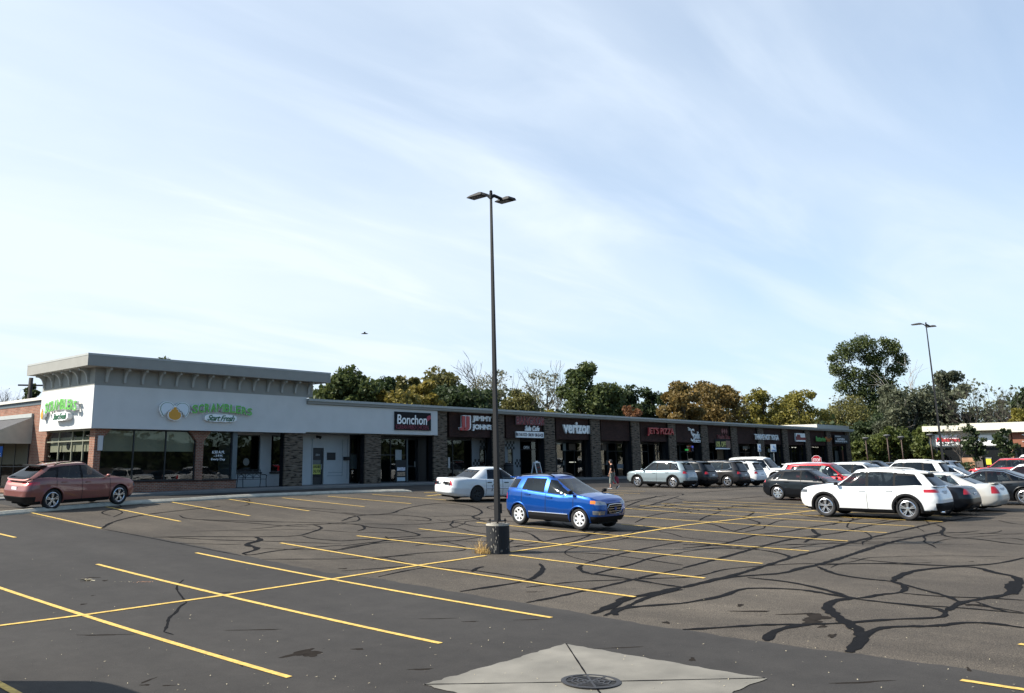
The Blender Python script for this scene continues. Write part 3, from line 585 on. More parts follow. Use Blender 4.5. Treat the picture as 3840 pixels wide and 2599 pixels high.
# --- shop fronts
SY = 42.6
def w2(px, y=SY): return onY(px, 1700, y)[0]
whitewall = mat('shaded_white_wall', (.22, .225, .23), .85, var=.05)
# bay 0: white panelled wall with the black vacant door
b = MB()
xL, xR = 31.6, w2(1310.5, RY); dL, dR = onY(1173, 1740, RY)[0], onY(1214, 1740, RY)[0]; dT = .87
zb = walkz(33)
b.box(xL-.01, dL, RY+.004, RY+.2, zb-.02, 1.7); b.box(dR, xR, RY+.004, RY+.2, zb-.02, 1.7); b.box(dL, dR, RY+.004, RY+.2, dT, 1.7)
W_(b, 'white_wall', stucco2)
b = MB(); tr = lambda a, c, z0, z1: b.box(a, c, RY-.016, RY+.003, z0, z1)
tr(dL-.10, dL-.06, zb, 1.35); tr(34.2, 35.25, -.55, -.52); tr(34.1, 35.25, -.74, -.71); tr(35.22, 35.25, -.71, 1.4); tr(35.6, 35.62, -.9, 1.4)
W_(b, 'wall_moulding', mat('grey_line', (.25, .27, .29), .8))
b = MB(); b.box(dL, dR, RY+.10, RY+.15, zb+.02, dT); d_ = W_(b, 'door', frame_dk)
b = MB(); b.box(dR-.14, dR-.11, RY+.04, RY+.098, -.35, -.05); b.build('handle', greyl, d_, world=True)
yel = mat('yellow_poster', (.50, .50, .12), .8, var=.1); blk = mat('poster_black', (.012, .012, .012), .7); wht = mat('sign_white', (.78, .79, .80), .5)
b = MB(); px0, pz0 = onY(1171.5, 1779, RY+.1); px1, pz1 = onY(1202, 1725, RY+.1); b.box(px0, px1, RY+.085, RY+.099, pz0, pz1-.26); b.build('poster', yel, d_, world=True)
b = MB(); b.box(px0, px1, RY+.086, RY+.099, pz1-.255, pz1); b.build('poster', mat('poster_grey', (.16, .17, .16), .8), d_, world=True)
for k, s_ in enumerate(('AVAILABLE', 'CALL FOR', 'DETAILS')): text_obj('poster_lettering', s_, blk, 'Y', RY+.084, px0+.03, px1-.03, pz1-.47-.25*k, pz1-.30-.25*k, .006, d_, bold=.02)
text_obj('door_number', '32011', mat('number_white', (.6, .6, .6), .6), 'Y', RY+.099, dL+.26, dL+.56, .42, .53, .01, d_)
b = MB(); q0 = onY(1226.5, 1697, RY); q1 = onY(1257, 1725, RY); b.box(q0[0], q1[0], RY-.03, RY+.002, q1[1], q0[1]); W_(b, 'vent_panel', frame_dk)
b = MB(); q0 = onY(1287, 1713, RY); q1 = onY(1306.5, 1726, RY); b.box(q0[0], q1[0], RY-.16, RY+.002, q1[1], q0[1]); W_(b, 'mail_box', frame_dk)
b = MB(); q0 = onY(1192, 1638, RY); b.box(q0[0]-.12, q0[0]+.1, RY-.22, RY+.002, q0[1]-.07, q0[1]+.05); b.tube([(q0[0], RY-.2, q0[1]), (q0[0]-.1, RY-.34, q0[1]-.09)], .06, 8); W_(b, 'security_camera', frame_dk)
b = MB(); q0 = onY(1137, 1764, 41.9); b.box(31.162, 31.25, 41.8, 42.0, q0[1]-.1, q0[1]+.1); W_(b, 'outlet_box', frame_dk)
def door(a, c, z0, z1, y, fr=frame_dk):
    o = window(a, c, z0, z1, y, (), (z0+.95,), fr, gls_flat, .09, name='door'); b = MB(); b.box(c-.2, c-.17, y-.05, y-.003, z0+.9, z0+1.25); b.build('handle', greyl, o, world=True); return o
def filler(a, c, y=SY, z0=1.5, z1=1.72, m=frame_dk, n='transom'): b = MB(); b.box(a, c, y, y+.12, z0, z1); return W_(b, n, m)
# narrow window left of pillar 2
a, c = w2(1313, RY), 36.5; window(a, c, zb, 1.52, RY+.02, (), (.55,), g=gls_flat); filler(a, c, RY+.0, 1.53)
b = MB(); z_ = onY(1330, 1704, RY+.2)[1]; z2_ = onY(1330, 1758, RY+.2)[1]; b.box(a+.05, a+.62, RY+.12, RY+.13, z2_, z_); W_(b, 'window_poster', wht)
# bay 1 (chicken restaurant)
a = 36.97; gL = onY(1525, 1700, SY)[0]
window(a, gL, walkz(38), 1.5, SY, (onY(1465, 1740, SY)[0],), (.48,), g=gls_flat); filler(a, 42.2, z0=1.51)
door(gL+.12, 41.3, walkz(40), 1.5, SY+.1); b = MB(); b.box(gL, gL+.12, SY, SY+.14, walkz(40), 1.5); W_(b, 'door_jamb', frame_gr)
b = MB(); b.box(41.31, 42.2, SY, SY+.1, walkz(41), 1.5); W_(b, 'door_jamb', frame_dk)
text_obj('door_number', '183', mat('number_white', (.6, .6, .6), .6), 'Y', SY+.09, *sorted([onY(1575, 1690, SY)[0], onY(1587, 1690, SY)[0]]), *sorted([onY(1580, 1693, SY)[1], onY(1580, 1688, SY)[1]]), .01, plaza)
b = MB(); q0 = onY(1482, 1687, SY); q1 = onY(1505, 1737, SY); b.box(q0[0], q1[0], SY-.02, SY-.003, q1[1], q0[1]); W_(b, 'window_poster', mat('pale_poster', (.34, .36, .36), .7, var=.15, scale=6))
b = MB(); q0 = onY(1572, 1735, SY); q1 = onY(1578, 1746, SY); b.box(q0[0], q1[0], SY+.05, SY+.09, q1[1], q0[1]); W_(b, 'notice', wht)
# bay 2 / bay 3: checkered white walls
def checks(px0, py0, cols, rows, start, csz=.17, Y=SY):
    x, z = onY(px0, py0, Y); b = MB()
    for i in range(cols):
        for j in range(rows):
            if (i+j+start) % 2 == 0: b.box(x+i*csz, x+(i+1)*csz-.002, Y-.012, Y-.002, z-(j+1)*csz*1.12, z-j*csz*1.12-.002)
    W_(b, 'checker_tiles', blk)
zb = walkz(45)
a = 42.69; m1 = onY(1770, 1720, SY)[0]; d0 = onY(1798, 1720, SY)[0]; d1 = onY(1832, 1720, SY)[0]
window(a, m1, zb, 1.5, SY, ((a+m1)/2,), (), g=gls_flat); filler(a, m1, z0=1.51)
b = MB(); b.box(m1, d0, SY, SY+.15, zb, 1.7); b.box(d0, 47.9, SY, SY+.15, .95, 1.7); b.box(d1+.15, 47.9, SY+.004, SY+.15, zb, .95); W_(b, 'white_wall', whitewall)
door(d0, d1+.15, zb, .95, SY+.02); checks(1799, 1651, 7, 3, 0); checks(1773, 1722, 4, 3, 1)
a = 48.38; e0 = onY(1894, 1720, SY)[0]; e1 = onY(1924, 1720, SY)[0]; e2 = onY(1951, 1720, SY)[0]
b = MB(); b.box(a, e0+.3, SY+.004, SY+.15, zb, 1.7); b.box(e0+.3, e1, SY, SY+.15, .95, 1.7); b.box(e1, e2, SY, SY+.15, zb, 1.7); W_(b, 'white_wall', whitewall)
window(e0+.3, e1, zb, .95, SY+.02, g=gls_flat); checks(1894, 1654, 6, 3, 1); checks(1930, 1722, 4, 3, 1)
window(e2, 53.6, zb, 1.5, SY, (onY(2020, 1700, SY)[0],), (.9,), g=gls_flat); filler(e2, 53.6, z0=1.51)
text_obj('window_lettering', 'OPEN', wht, 'Y', SY-.002, *sorted([onY(1963, 1678, SY)[0], onY(1984, 1678, SY)[0]]), *sorted([onY(1970, 1684, SY)[1], onY(1970, 1672, SY)[1]]), .01, plaza, bold=.02)
for i in range(4, 14):
    a = PX[i][1]; c = PX[i+1][0]+.72; zb = walkz(a)
    k = random.choice((.35, .5, .62)); dd = a + (c-a)*k
    window(a, dd, zb, 1.5, SY, (a+(dd-a)/2,) if k > .4 else (), (.85,), g=gls_flat); door(dd, dd+1.05, zb, 1.5, SY+.05)
    window(dd+1.05, c, zb, 1.5, SY, ((dd+1.05+c)/2,), (.85,), g=gls_flat); filler(a, c, z0=1.51)
# things seen in the windows
neonr = mat('neon_red', (.6, .05, .02), .5, emis=(1, .12, .05, .5)); neong = mat('neon_green', (.05, .5, .1), .5, emis=(.1, .9, .2, .15)); neonb = mat('neon_blue', (.1, .1, .6), .5, emis=(.15, .2, 1, .2)); tube_l = mat('tube_light', (.8, .8, .75), .5, emis=(1, .95, .8, 1.6))
def pxbox(x0, y0, x1, y1, Y, t, m, n):
    A_ = onY(x0, y1, Y); B_ = onY(x1, y0, Y); b = MB(); b.box(A_[0], B_[0], Y-t, Y, A_[1], B_[1]); return W_(b, n, m)
pxbox(2342, 1684, 2352, 1690, SY-.01, .02, neonr, 'neon_sign'); pxbox(2344, 1703, 2354, 1713, SY-.01, .02, neonr, 'neon_sign')
pxbox(2594, 1672, 2603, 1679, SY-.01, .02, neonb, 'neon_sign'); pxbox(2594, 1681, 2606, 1692, SY-.01, .02, mat('poster_blue', (.3, .25, .4), .7), 'window_poster'); pxbox(2570, 1684, 2581, 1690, SY-.01, .02, neong, 'neon_sign')
pxbox(2480, 1696, 2488, 1730, SY-.01, .02, mat('tan_paper', (.15, .13, .11), .8), 'window_poster')
pxbox(2690, 1686, 2710, 1722, SY-.01, .02, mat('tan_poster', (.22, .15, .09), .8, var=.2), 'window_poster'); pxbox(2714, 1686, 2733, 1722, SY-.01, .02, MATS['tan_poster'], 'window_poster')
pxbox(2786, 1673, 2805, 1683, SY-.01, .02, mat('pale_notice', (.4, .4, .38), .8), 'window_poster'); pxbox(2809, 1673, 2826, 1682, SY-.01, .02, MATS['pale_notice'], 'window_poster')
pxbox(2880, 1683, 2920, 1696, SY-.01, .02, MATS['pale_notice'], 'window_poster'); pxbox(2889, 1702, 2903, 1727, SY-.01, .02, MATS['poster_grey'], 'window_poster')
pxbox(2959, 1676, 2998, 1678.5, SY+.3, .05, tube_l, 'ceiling_light'); pxbox(3045, 1677, 3079, 1679, SY+.3, .05, tube_l, 'ceiling_light')
pxbox(2998, 1710, 3005, 1742, SY-.01, .02, mat('red_white_poster', (.35, .12, .1), .8), 'window_poster'); pxbox(3135, 1690, 3147, 1741, SY-.01, .02, MATS['poster_grey'], 'window_poster'); pxbox(3155, 1688, 3164, 1735, SY-.01, .02, mat('rust_poster', (.18, .07, .04), .8), 'window_poster')
pxbox(2111, 1663, 2121, 1690, SY-.01, .02, MATS['poster_grey'], 'window_poster'); pxbox(2133, 1664, 2157, 1687, SY-.01, .02, mat('brown_paper', (.10, .07, .05), .8), 'window_poster')
pxbox(2256, 1666, 2272, 1689, SY-.01, .02, MATS['brown_paper'], 'window_poster'); pxbox(2315, 1740, 2336, 1757, SY-.01, .02, mat('pale_lettering', (.25, .27, .3), .8, var=.5, scale=30), 'window_poster')
pxbox(2134, 1732, 2158, 1734, SY+.2, .04, tube_l, 'ceiling_light'); pxbox(1695, 1725, 1733, 1729, SY+.25, .03, mat('inside_gleam', (.3, .3, .3), .6), 'gleam_strip')  # last strip: gleam inside the shop painted as pale grey
pxbox(1680, 1715, 1686, 1755, 41.35, .03, mat('menu_strip', (.35, .34, .33), .7, var=.4, scale=12), 'menu_strip')
# --- awning on the brick wing
awo = MB(); AY0, AY1 = 48.84, 62.
awo.m(0).add([(BX, AY0, 2.44), (17.0, AY0, 1.50), (17.0, AY1, 1.50), (BX, AY1, 2.44)], [(0, 1, 2, 3)])
W_(awo, 'awning_roof', awn2)
awo = MB(); awo.add([(BX, AY0-.004, 2.44), (17.0, AY0-.004, 1.50), (17.0, AY0-.004, 1.06), (BX, AY0-.004, 1.06)], [(0, 1, 2, 3)]); awo.add([(16.99, AY0, 1.50), (16.99, AY1, 1.50), (16.99, AY1, 1.06), (16.99, AY0, 1.06)], [(0, 1, 2, 3)])
W_(awo, 'awning_valance', awn)
b = MB(); b.box(BX-.12, BX-.002, AY0-.02, AY1, 2.42, 2.62); W_(b, 'awning_flashing', greyl)
window(49.0, 54.5, -1.2, 1.35, BX-.06, (50.8, 52.6), (-.1,), plane='X', g=gls_flat)
b = MB(); b.box(BX-.03, BX-.01, 49.0, 54.5, .0, 1.2); W_(b, 'blind', mat('dim_blind', (.10, .09, .06), .8))
# ================================================================== SIGNS (things of their own)
green = mat('sign_green', (.12, .45, .07), .45); dgreen = mat('sign_dark_green', (.02, .12, .05), .5); orange = mat('yolk_orange', (.62, .29, .02), .5)
race = mat('raceway_white', (.5, .5, .48), .6); redp = mat('sign_red', (.42, .02, .025), .4); dred = mat('sign_dark_red', (.20, .012, .02), .5); swht = mat('sign_letter_white', (.86, .87, .86), .45); panelb = mat('sign_black_panel', (.008, .009, .012), .7, spec=.2)
_tw = lambda st, bx: text_obj('window_lettering', st, wht, 'Y', 41.545, *(lambda A_, B_: (A_[0], B_[0], A_[1], B_[1]))(onY(bx[0], bx[3], 41.55), onY(bx[2], bx[1], 41.55)), .008, plaza, bold=.015)
_tw('6:30 A.M.', (795, 1690, 842, 1701)); _tw('- 3 P.M.', (801, 1705, 835, 1714)); _tw('Every Day', (791, 1718, 844, 1728.5))
def sgn(name, label, cat, loc, group=None): return empty(name, loc, 0, label, cat, group)
def egg_logo(par, plane, k, a0, a1, z0, z1, dep):
    """two halves of a broken eggshell with a yolk between; outline in unit square"""
    def shell(sx):
        P = []
        top = [(.27, .99), (.38, .97), (.47, .86), (.515, .76), (.48, .69), (.44, .66), (.42, .60), (.385, .62), (.36, .50), (.31, .52), (.29, .42), (.235, .44), (.235, .30), (.19, .33), (.14, .16), (.07, .33), (.02, .52), (.02, .72), (.07, .87), (.16, .97)]
        return [(p if sx > 0 else 1.03-p, q) for p, q in top]
    yolk = []
    for i in range(15):
        a = math.pi + math.pi*i/14; yolk.append((.515+.205*math.cos(a), .26+.25*math.sin(a)))
    yolk += [(.70, .42), (.63, .46), (.60, .60), (.56, .58), (.55, .72), (.47, .71), (.45, .58), (.41, .60), (.37, .48), (.31, .42)]
    def put(poly, m, nm, d0, d1, sc=1.):
        c = (sum(p for p, q in poly)/len(poly), sum(q for p, q in poly)/len(poly))
        Q = [(c[0]+(p-c[0])*sc, c[1]+(q-c[1])*sc) for p, q in poly]; b = MB(); U = [(a0+(a1-a0)*p, z0+(z1-z0)*q) for p, q in Q]
        if plane == 'Y': b.prism(U, -(d1-d0), (0, k-d0, 0), 0, 2, 1)
        else: b.prism(U, -(d1-d0), (k-d0, 0, 0), 1, 2, 0)
        b.build(nm, m, par, world=True)
    for s_ in (1, -1):
        put(shell(s_), swht, 'eggshell', .0, dep); put(shell(s_), dgreen, 'eggshell_outline', dep+.001, dep+.006, .91); put(shell(s_), mat('shell_pale', (.66, .72, .76), .5), 'eggshell_face', dep+.008, dep+.014, .84)
    put(yolk, swht, 'yolk_rim', .0, dep+.03, 1.10); put(yolk, orange, 'yolk', dep+.032, dep+.045, .98)
# front sign
s = sgn('wall_sign', 'green lettered restaurant sign with cracked egg emblem on the shaded grey-white front', 'sign', (25, 41.1, 2.1)); k = FY-.10
egg_logo(s, 'Y', FY-.02, 22.12, 23.78, 2.10, 3.0, .12)
b = MB(); b.box(23.95, 27.45, FY-.10, FY-.002, 2.66, 2.80); b.build('raceway', race, s, world=True)
def arched(strg, m, plane, kk, a0, a1, z0, z1, depth, par, bold, bow):
    n = len(strg); wds = [1. if ch not in 'MI' else (1.3 if ch == 'M' else .5) for ch in strg]; tot = sum(wds); x = 0; g = .06*(a1-a0)/n
    for ch, wd in zip(strg, wds):
        t0 = x/tot; t1 = (x+wd)/tot; x += wd; tm = (t0+t1)/2; h = bow*(1-(2*tm-1)**2)
        text_obj('letter', ch, m, plane, kk, a0+(a1-a0)*t0+g, a0+(a1-a0)*t1-g, z0+h, z1+h-.10*(1 if tm > .5 else .0)*(tm-.5), depth, par, bold=(0. if ch == 'M' else bold))
arched('SCRAMBLERS', swht, 'Y', FY-.10, 23.86, 27.46, 2.45, 2.87, .08, s, .0, .15)
arched('SCRAMBLERS', green, 'Y', FY-.184, 23.89, 27.49, 2.44, 2.87, .02, s, .022, .15)
def cloud_plate(par, plane, kk, a0, a1, z0, z1, dep):
    b = MB(); n = 40; P = []
    for i in range(n):
        a = 2*math.pi*i/n; c_, s_ = math.cos(a), math.sin(a); e = .55
        P.append((.5+.5*math.copysign(abs(c_)**e, c_), .5+(.5-.06*math.sin(9*a)**2)*math.copysign(abs(s_)**e, s_)))
    U = [(a0+(a1-a0)*p, z0+(z1-z0)*q) for p, q in P]
    if plane == 'Y': b.prism(U, -dep, (0, kk, 0), 0, 2, 1)
    else: b.prism(U, -dep, (kk, 0, 0), 1, 2, 0)
    b.build('script_plate', swht, par, world=True)
cloud_plate(s, 'Y', FY-.01, 24.68, 26.56, 2.08, 2.48, .14)
text_obj('script_letters', 'Start Fresh', dgreen, 'Y', FY-.151, 24.82, 26.44, 2.14, 2.43, .02, s, bold=.012, shear=.45, spacing=.85)
# side sign in sun
s = sgn('wall_sign', 'sunlit restaurant sign with egg emblem on the cream side wall, casting shadows', 'sign', (18.83, 44, 2.1)); XK = CX0-.02
egg_logo(s, 'X', XK-.06, 46.65, 46.0, 2.2, 2.95, .1)
b = MB(); b.box(XK-.10, XK+.018, 42.45, 45.9, 2.70, 2.82); b.build('raceway', race, s, world=True)
arched('SCRAMBLERS', swht, 'X', XK-.10, 45.92, 42.25, 2.46, 2.96, .14, s, .0, .15)
arched('SCRAMBLERS', mat('sign_green_lit', (.12, .42, .07), .5), 'X', XK-.244, 45.90, 42.23, 2.45, 2.96, .02, s, .022, .15)
cloud_plate(s, 'X', XK+.01, 44.95, 43.15, 2.05, 2.48, .26)
text_obj('script_letters', 'Start Fresh', dgreen, 'X', XK-.252, 44.8, 43.3, 2.12, 2.42, .02, s, bold=.012, shear=.45, spacing=.85)
def pxr(x0, y0, x1, y1, Y): A_ = onY(x0, y1, Y); B_ = onY(x1, y0, Y); return A_[0], B_[0], A_[1], B_[1]
def bsign(label, box, Y): A_ = pxr(*box, Y); return sgn('wall_sign', label, 'sign', ((A_[0]+A_[1])/2, Y, A_[2]), None)
def T(s, st, m, box, Y, depth=.06, **kw): return text_obj('letters', st, m, 'Y', Y, *pxr(*box, Y), depth, s, **kw)
def panel(s, box, Y, t, m, n='panel'): A_ = pxr(*box, Y); b = MB(); b.box(A_[0], A_[1], Y-t, Y, A_[2], A_[3]); return b.build(n, m, s, world=True)
s = bsign('black rectangular chicken restaurant sign board with white and dark red letters', (1478, 1550, 1612, 1611), FY); panel(s, (1478.3, 1549.7, 1612.3, 1611.8), FY-.002, .09, panelb)
T(s, 'Bonchon', swht, (1489, 1559, 1600, 1590), FY-.092, .03, bold=.012, shear=.05); T(s, 'KOREAN FRIED CHICKEN', mat('dim_red', (.22, .025, .05), .5), (1484, 1595.5, 1606, 1608.5), FY-.092, .02)
b = MB(); A_ = pxr(1600, 1558, 1614.5, 1582, FY-.1); lw = A_[1]-A_[0]; lh = A_[3]-A_[2]
b.prism([(A_[0]+lw*p, A_[2]+lh*q) for p, q in ((.1,.05),(.55,.25),(.95,.45),(1,.75),(.85,1),(.5,.95),(.1,.8),(0,.45))], -.03, (0, FY-.092, 0), 0, 2, 1); b.build('leaf_emblem', mat('chilli_red', (.35, .02, .05), .5), s, world=True)
BY = 41.5
s = bsign('red double J emblem with white two-line slab letters on brown brick', (1719, 1560, 1843, 1616), BY)
T(s, 'JJ', swht, (1717.5, 1559, 1757, 1614), BY, .22, bold=.06); T(s, 'JJ', redp, (1722, 1561, 1760, 1614), BY-.222, .04, bold=.045); T(s, 'JIMMY', swht, (1768.7, 1562, 1842.5, 1584), BY, .1, bold=.04); T(s, "JOHN'S", swht, (1768.7, 1593, 1842.5, 1615.7), BY, .1, bold=.04)
s = bsign('red block letters on a raceway above a white script and a pale capsule-shaped board', (1934, 1566, 2044, 1640), BY)
panel(s, (1934, 1564, 2042, 1592), BY-.002, .12, mat('maroon_panel', (.16, .05, .06), .6)); T(s, 'BANGKOK', mat('pinkish_white', (.42, .36, .37), .5), (1934.5, 1566, 2043, 1592), BY-.125, .05, bold=.04); T(s, 'BANGKOK', dred, (1937, 1567, 2045, 1592), BY-.177, .02, bold=.02)
T(s, 'Sala Cafe', swht, (1966, 1598, 2020, 1615.7), BY-.01, .08, bold=.03, shear=.35)
panel(s, (1932, 1621, 2038, 1640.5), BY-.01, .12, swht); T(s, 'FINE THAI FOOD \u2022 DINE IN \u2022 248-553-4220', mat('ink_dark', (.05, .02, .04), .6), (1934, 1626, 2036, 1635.5), BY-.131, .01, bold=.012)
s = bsign('white lower-case phone shop letters with a red tick mark on brown brick', (2109, 1585, 2222, 1625), BY); T(s, 'verizon', swht, (2109, 1585.5, 2210, 1624.7), BY, .12, bold=.035)
b = MB(); A_ = pxr(2210, 1586, 2222.5, 1612, BY); lw = A_[1]-A_[0]; lh = A_[3]-A_[2]; b.prism([(A_[0]+lw*p, A_[2]+lh*q) for p, q in ((0,.38),(.2,.38),(.4,.2),(.85,1),(1,1),(.45,0),(.3,0))], -.08, (0, BY, 0), 0, 2, 1); b.build('tick_mark', mat('tick_red', (.5, .01, .01), .4), s, world=True)
s = bsign('dark red outlined pizza shop letters running onto a stone pillar', (2426, 1605, 2522, 1634), BY-.25)
T(s, "JET'S PIZZA", redp, (2427, 1606.5, 2523, 1634), 41.28, .10, bold=.02, shear=.06); T(s, "JET'S PIZZA", mat('letter_shadow_grey', (.10, .03, .035), .5), (2424, 1606, 2520, 1634), 41.36, .06, bold=.025, shear=.06)
s = bsign('hair studio sign with tall white S and small white letters on brown brick', (2578, 1602, 2626, 1659), BY)
T(s, 'The', swht, (2578, 1602.5, 2588.6, 1615), BY, .06, bold=.01); T(s, 'S', swht, (2590.5, 1608, 2601, 1656), BY, .06, bold=.0, shear=.1); T(s, 'tudio', swht, (2599, 1619, 2625.5, 1645), BY, .06, bold=.01); panel(s, (2599, 1650, 2626, 1659), BY-.01, .06, swht); T(s, 'FOR HAIR', mat('ink_dark', (.05, .02, .04), .6), (2601, 1652, 2624, 1657), BY-.071, .01)
s = bsign('faint dark red nail salon letters on brown brick above a banner', (2683, 1620, 2750, 1647), BY); T(s, 'Nails Studio', mat('faint_red', (.15, .015, .02), .5), (2689, 1631, 2749, 1646), BY, .08, bold=.02); b = MB(); A_ = pxr(2702, 1607, 2727, 1628, BY); lw = A_[1]-A_[0]; lh = A_[3]-A_[2]
for cx_ in (.2, .5, .8): b.prism([(A_[0]+lw*(cx_+p*.25), A_[2]+lh*q) for p, q in ((0,0),(.6,.5),(0,1),(-.6,.5))], -.05, (0, BY, 0), 0, 2, 1)
b.build('flower_emblem', MATS['faint_red'], s, world=True)
s = sgn('banner', 'black banner reading 10% OFF in yellow hung over the nail salon window', 'banner', (onY(2711, 1684, 41.45)[0], 41.45, onY(2711, 1684, 41.45)[1])); panel(s, (2683, 1647, 2740, 1684), 41.45, .02, panelb, 'cloth'); T(s, '10% OFF', mat('banner_yellow', (.6, .55, .15), .6), (2686, 1656, 2721, 1676), 41.428, .01, bold=.02); panel(s, (2724, 1653, 2738, 1681), 41.426, .01, mat('hand_picture', (.22, .13, .09), .7, var=.5, scale=8), 'picture'); panel(s, (2684, 1680.5, 2737, 1684), 41.426, .01, wht, 'strip')
s = bsign('white capital yoga studio letters across brown brick and a pillar', (2829, 1630, 2917, 1650), BY-.25); T(s, 'THRIVE HOT YOGA', swht, (2829, 1631, 2917, 1648.5), 41.28, .08, bold=.02)
s = bsign('white light box sign with dark red shapes', (2981, 1627, 3023, 1656), BY); panel(s, (2981, 1626.5, 3023.3, 1655.5), BY-.002, .18, swht)
for bx_ in ((2986, 1637, 3002, 1650), (2989, 1630, 3000, 1638), (3003, 1641, 3021, 1650)): panel(s, bx_, BY-.184, .02, dred, 'emblem')
BY = 41.28
s = bsign('green and orange battery shop letters on brown brick', (3060, 1637, 3117, 1656), BY); T(s, 'Batteries', mat('letter_green', (.10, .35, .08), .5), (3060, 1637.5, 3094, 1655), BY, .06, bold=.02); T(s, 'Plus', mat('letter_orange', (.45, .14, .03), .5), (3094.5, 1639, 3110, 1656), BY, .06, bold=.02); T(s, '+', MATS['letter_orange'], (3111.5, 1641, 3118, 1651), BY, .06, bold=.03)
s = bsign('dark blue panel sign with two rows of pale martial arts letters', (3131, 1635, 3177, 1661), BY); panel(s, (3130, 1633, 3178, 1664), BY-.002, .06, mat('navy_panel', (.02, .025, .04), .5)); T(s, 'CAPOEIRA', swht, (3140, 1643.5, 3167, 1651), BY-.064, .02, bold=.01); T(s, 'BRAZILIAN JIU-JITSU', swht, (3133, 1653.5, 3176, 1659.5), BY-.064, .02, bold=.01); panel(s, (3131.5, 1635.5, 3152, 1636.5), BY-.064, .01, swht, 'line')
# ================================================================== CARS
tyre_m = mat('tyre_rubber', (.012, .012, .013), .85); alloy = mat('alloy', (.62, .63, .65), .25, metal=.9); rimdark = mat('wheel_dark', (.012, .012, .013), .6)
trimblk = mat('black_trim', (.009, .009, .010), .75, spec=.2); underm = mat('underbody', (.006, .006, .006), .9); chrome = mat('chrome', (.75, .76, .78), .12, metal=1.)
cglass = glass('car_glass_tinted', (.16, .18, .19), .02, 0, .8); cglass_l = glass('car_glass_clear', (.50, .56, .55), .02, 0, .9); cabin_m = mat('cabin_dark', (.02, .02, .022), .9); seat_m = mat('seat_fabric', (.05, .05, .052), .9)
tail_m = mat('tail_lamp_red', (.42, .012, .015), .15, coat=.8); head_m = mat('head_lamp', (.28, .30, .33), .12, metal=.6, coat=.5); head_dk = mat('head_lamp_dark', (.07, .075, .08), .1, coat=.8); amber = mat('amber_lamp', (.75, .2, .03), .25)
plate_m = mat('licence_plate', (.72, .73, .75), .5); seam_m = mat('panel_gap', (.01, .01, .01), .9)
def paint_mat(n, c, met=.35, rough=.32): return mat(n, c, rough+.1, metal=met, spec=.25, coat=.9)
def sup(n, t):
    c, s_ = math.cos(t), math.sin(t); return (math.copysign(abs(c)**(2/n), c), math.copysign(abs(s_)**(2/n), s_))
def outline(L, W, n, step):
    T_ = np.linspace(0, 2*math.pi, 4001); P = np.array([sup(n, t) for t in T_]); Q = P*np.array([L/2, W/2]); d = np.r_[0, np.cumsum(np.hypot(*np.diff(Q, axis=0).T))]
    k = int(d[-1]/step)//4*4; u_ = np.linspace(0, d[-1], k, endpoint=False); return np.c_[np.interp(u_, d, P[:, 0]), np.interp(u_, d, P[:, 1])]
def pl(tab, x): return float(np.interp(x, [a for a, c in tab], [c for a, c in tab]))
def wheel(parent, name, x, y, R, wd, rimR, spokes, side, rim_m, style):
    o = MB(); prof = [(rimR+.005, -wd/2+.03), (R-.035, -wd/2), (R-.008, -wd/2+.03), (R, 0), (R-.008, wd/2-.03), (R-.035, wd/2), (rimR+.005, wd/2-.03), (rimR+.005, -wd/2+.03)]
    o.lathe(prof, 28, (0, 0, 0), 'y'); t = o.build('wheel', tyre_m, parent, True); t.location = (x, y, R)
    b = MB(); f = side*(wd/2-.035)
    b.m(0).lathe([(rimR+.006, f-side*.0), (rimR-.02, f+side*.012), (rimR-.045, f-side*.01)], 28, (0, 0, 0), 'y')
    b.m(1).lathe([(rimR+.004, f-side*.05), (.001, f-side*.05)], 24, (0, 0, 0), 'y')
    b.m(0).lathe([(.075, f-side*.01), (.06, f+side*.005), (.001, f+side*.008)], 14, (0, 0, 0), 'y')
    for k in range(spokes):
        a = 2*math.pi*k/spokes+.3
        for da in ((-.16, .16) if style == 'double' else (0,)):
            c_, s_ = math.cos(a+da*.5), math.sin(a+da*.5); c2, s2 = math.cos(a+da), math.sin(a+da); wsp = .035 if style == 'double' else .06
            b.m(0).bar((.05*c_, f-side*.012, .05*s_), ((rimR-.03)*c2, f-side*.006, (rimR-.03)*s2), wsp, .03, up=(0, 1, 0))
    r = b.build('rim', [rim_m, rimdark], t)
    return t
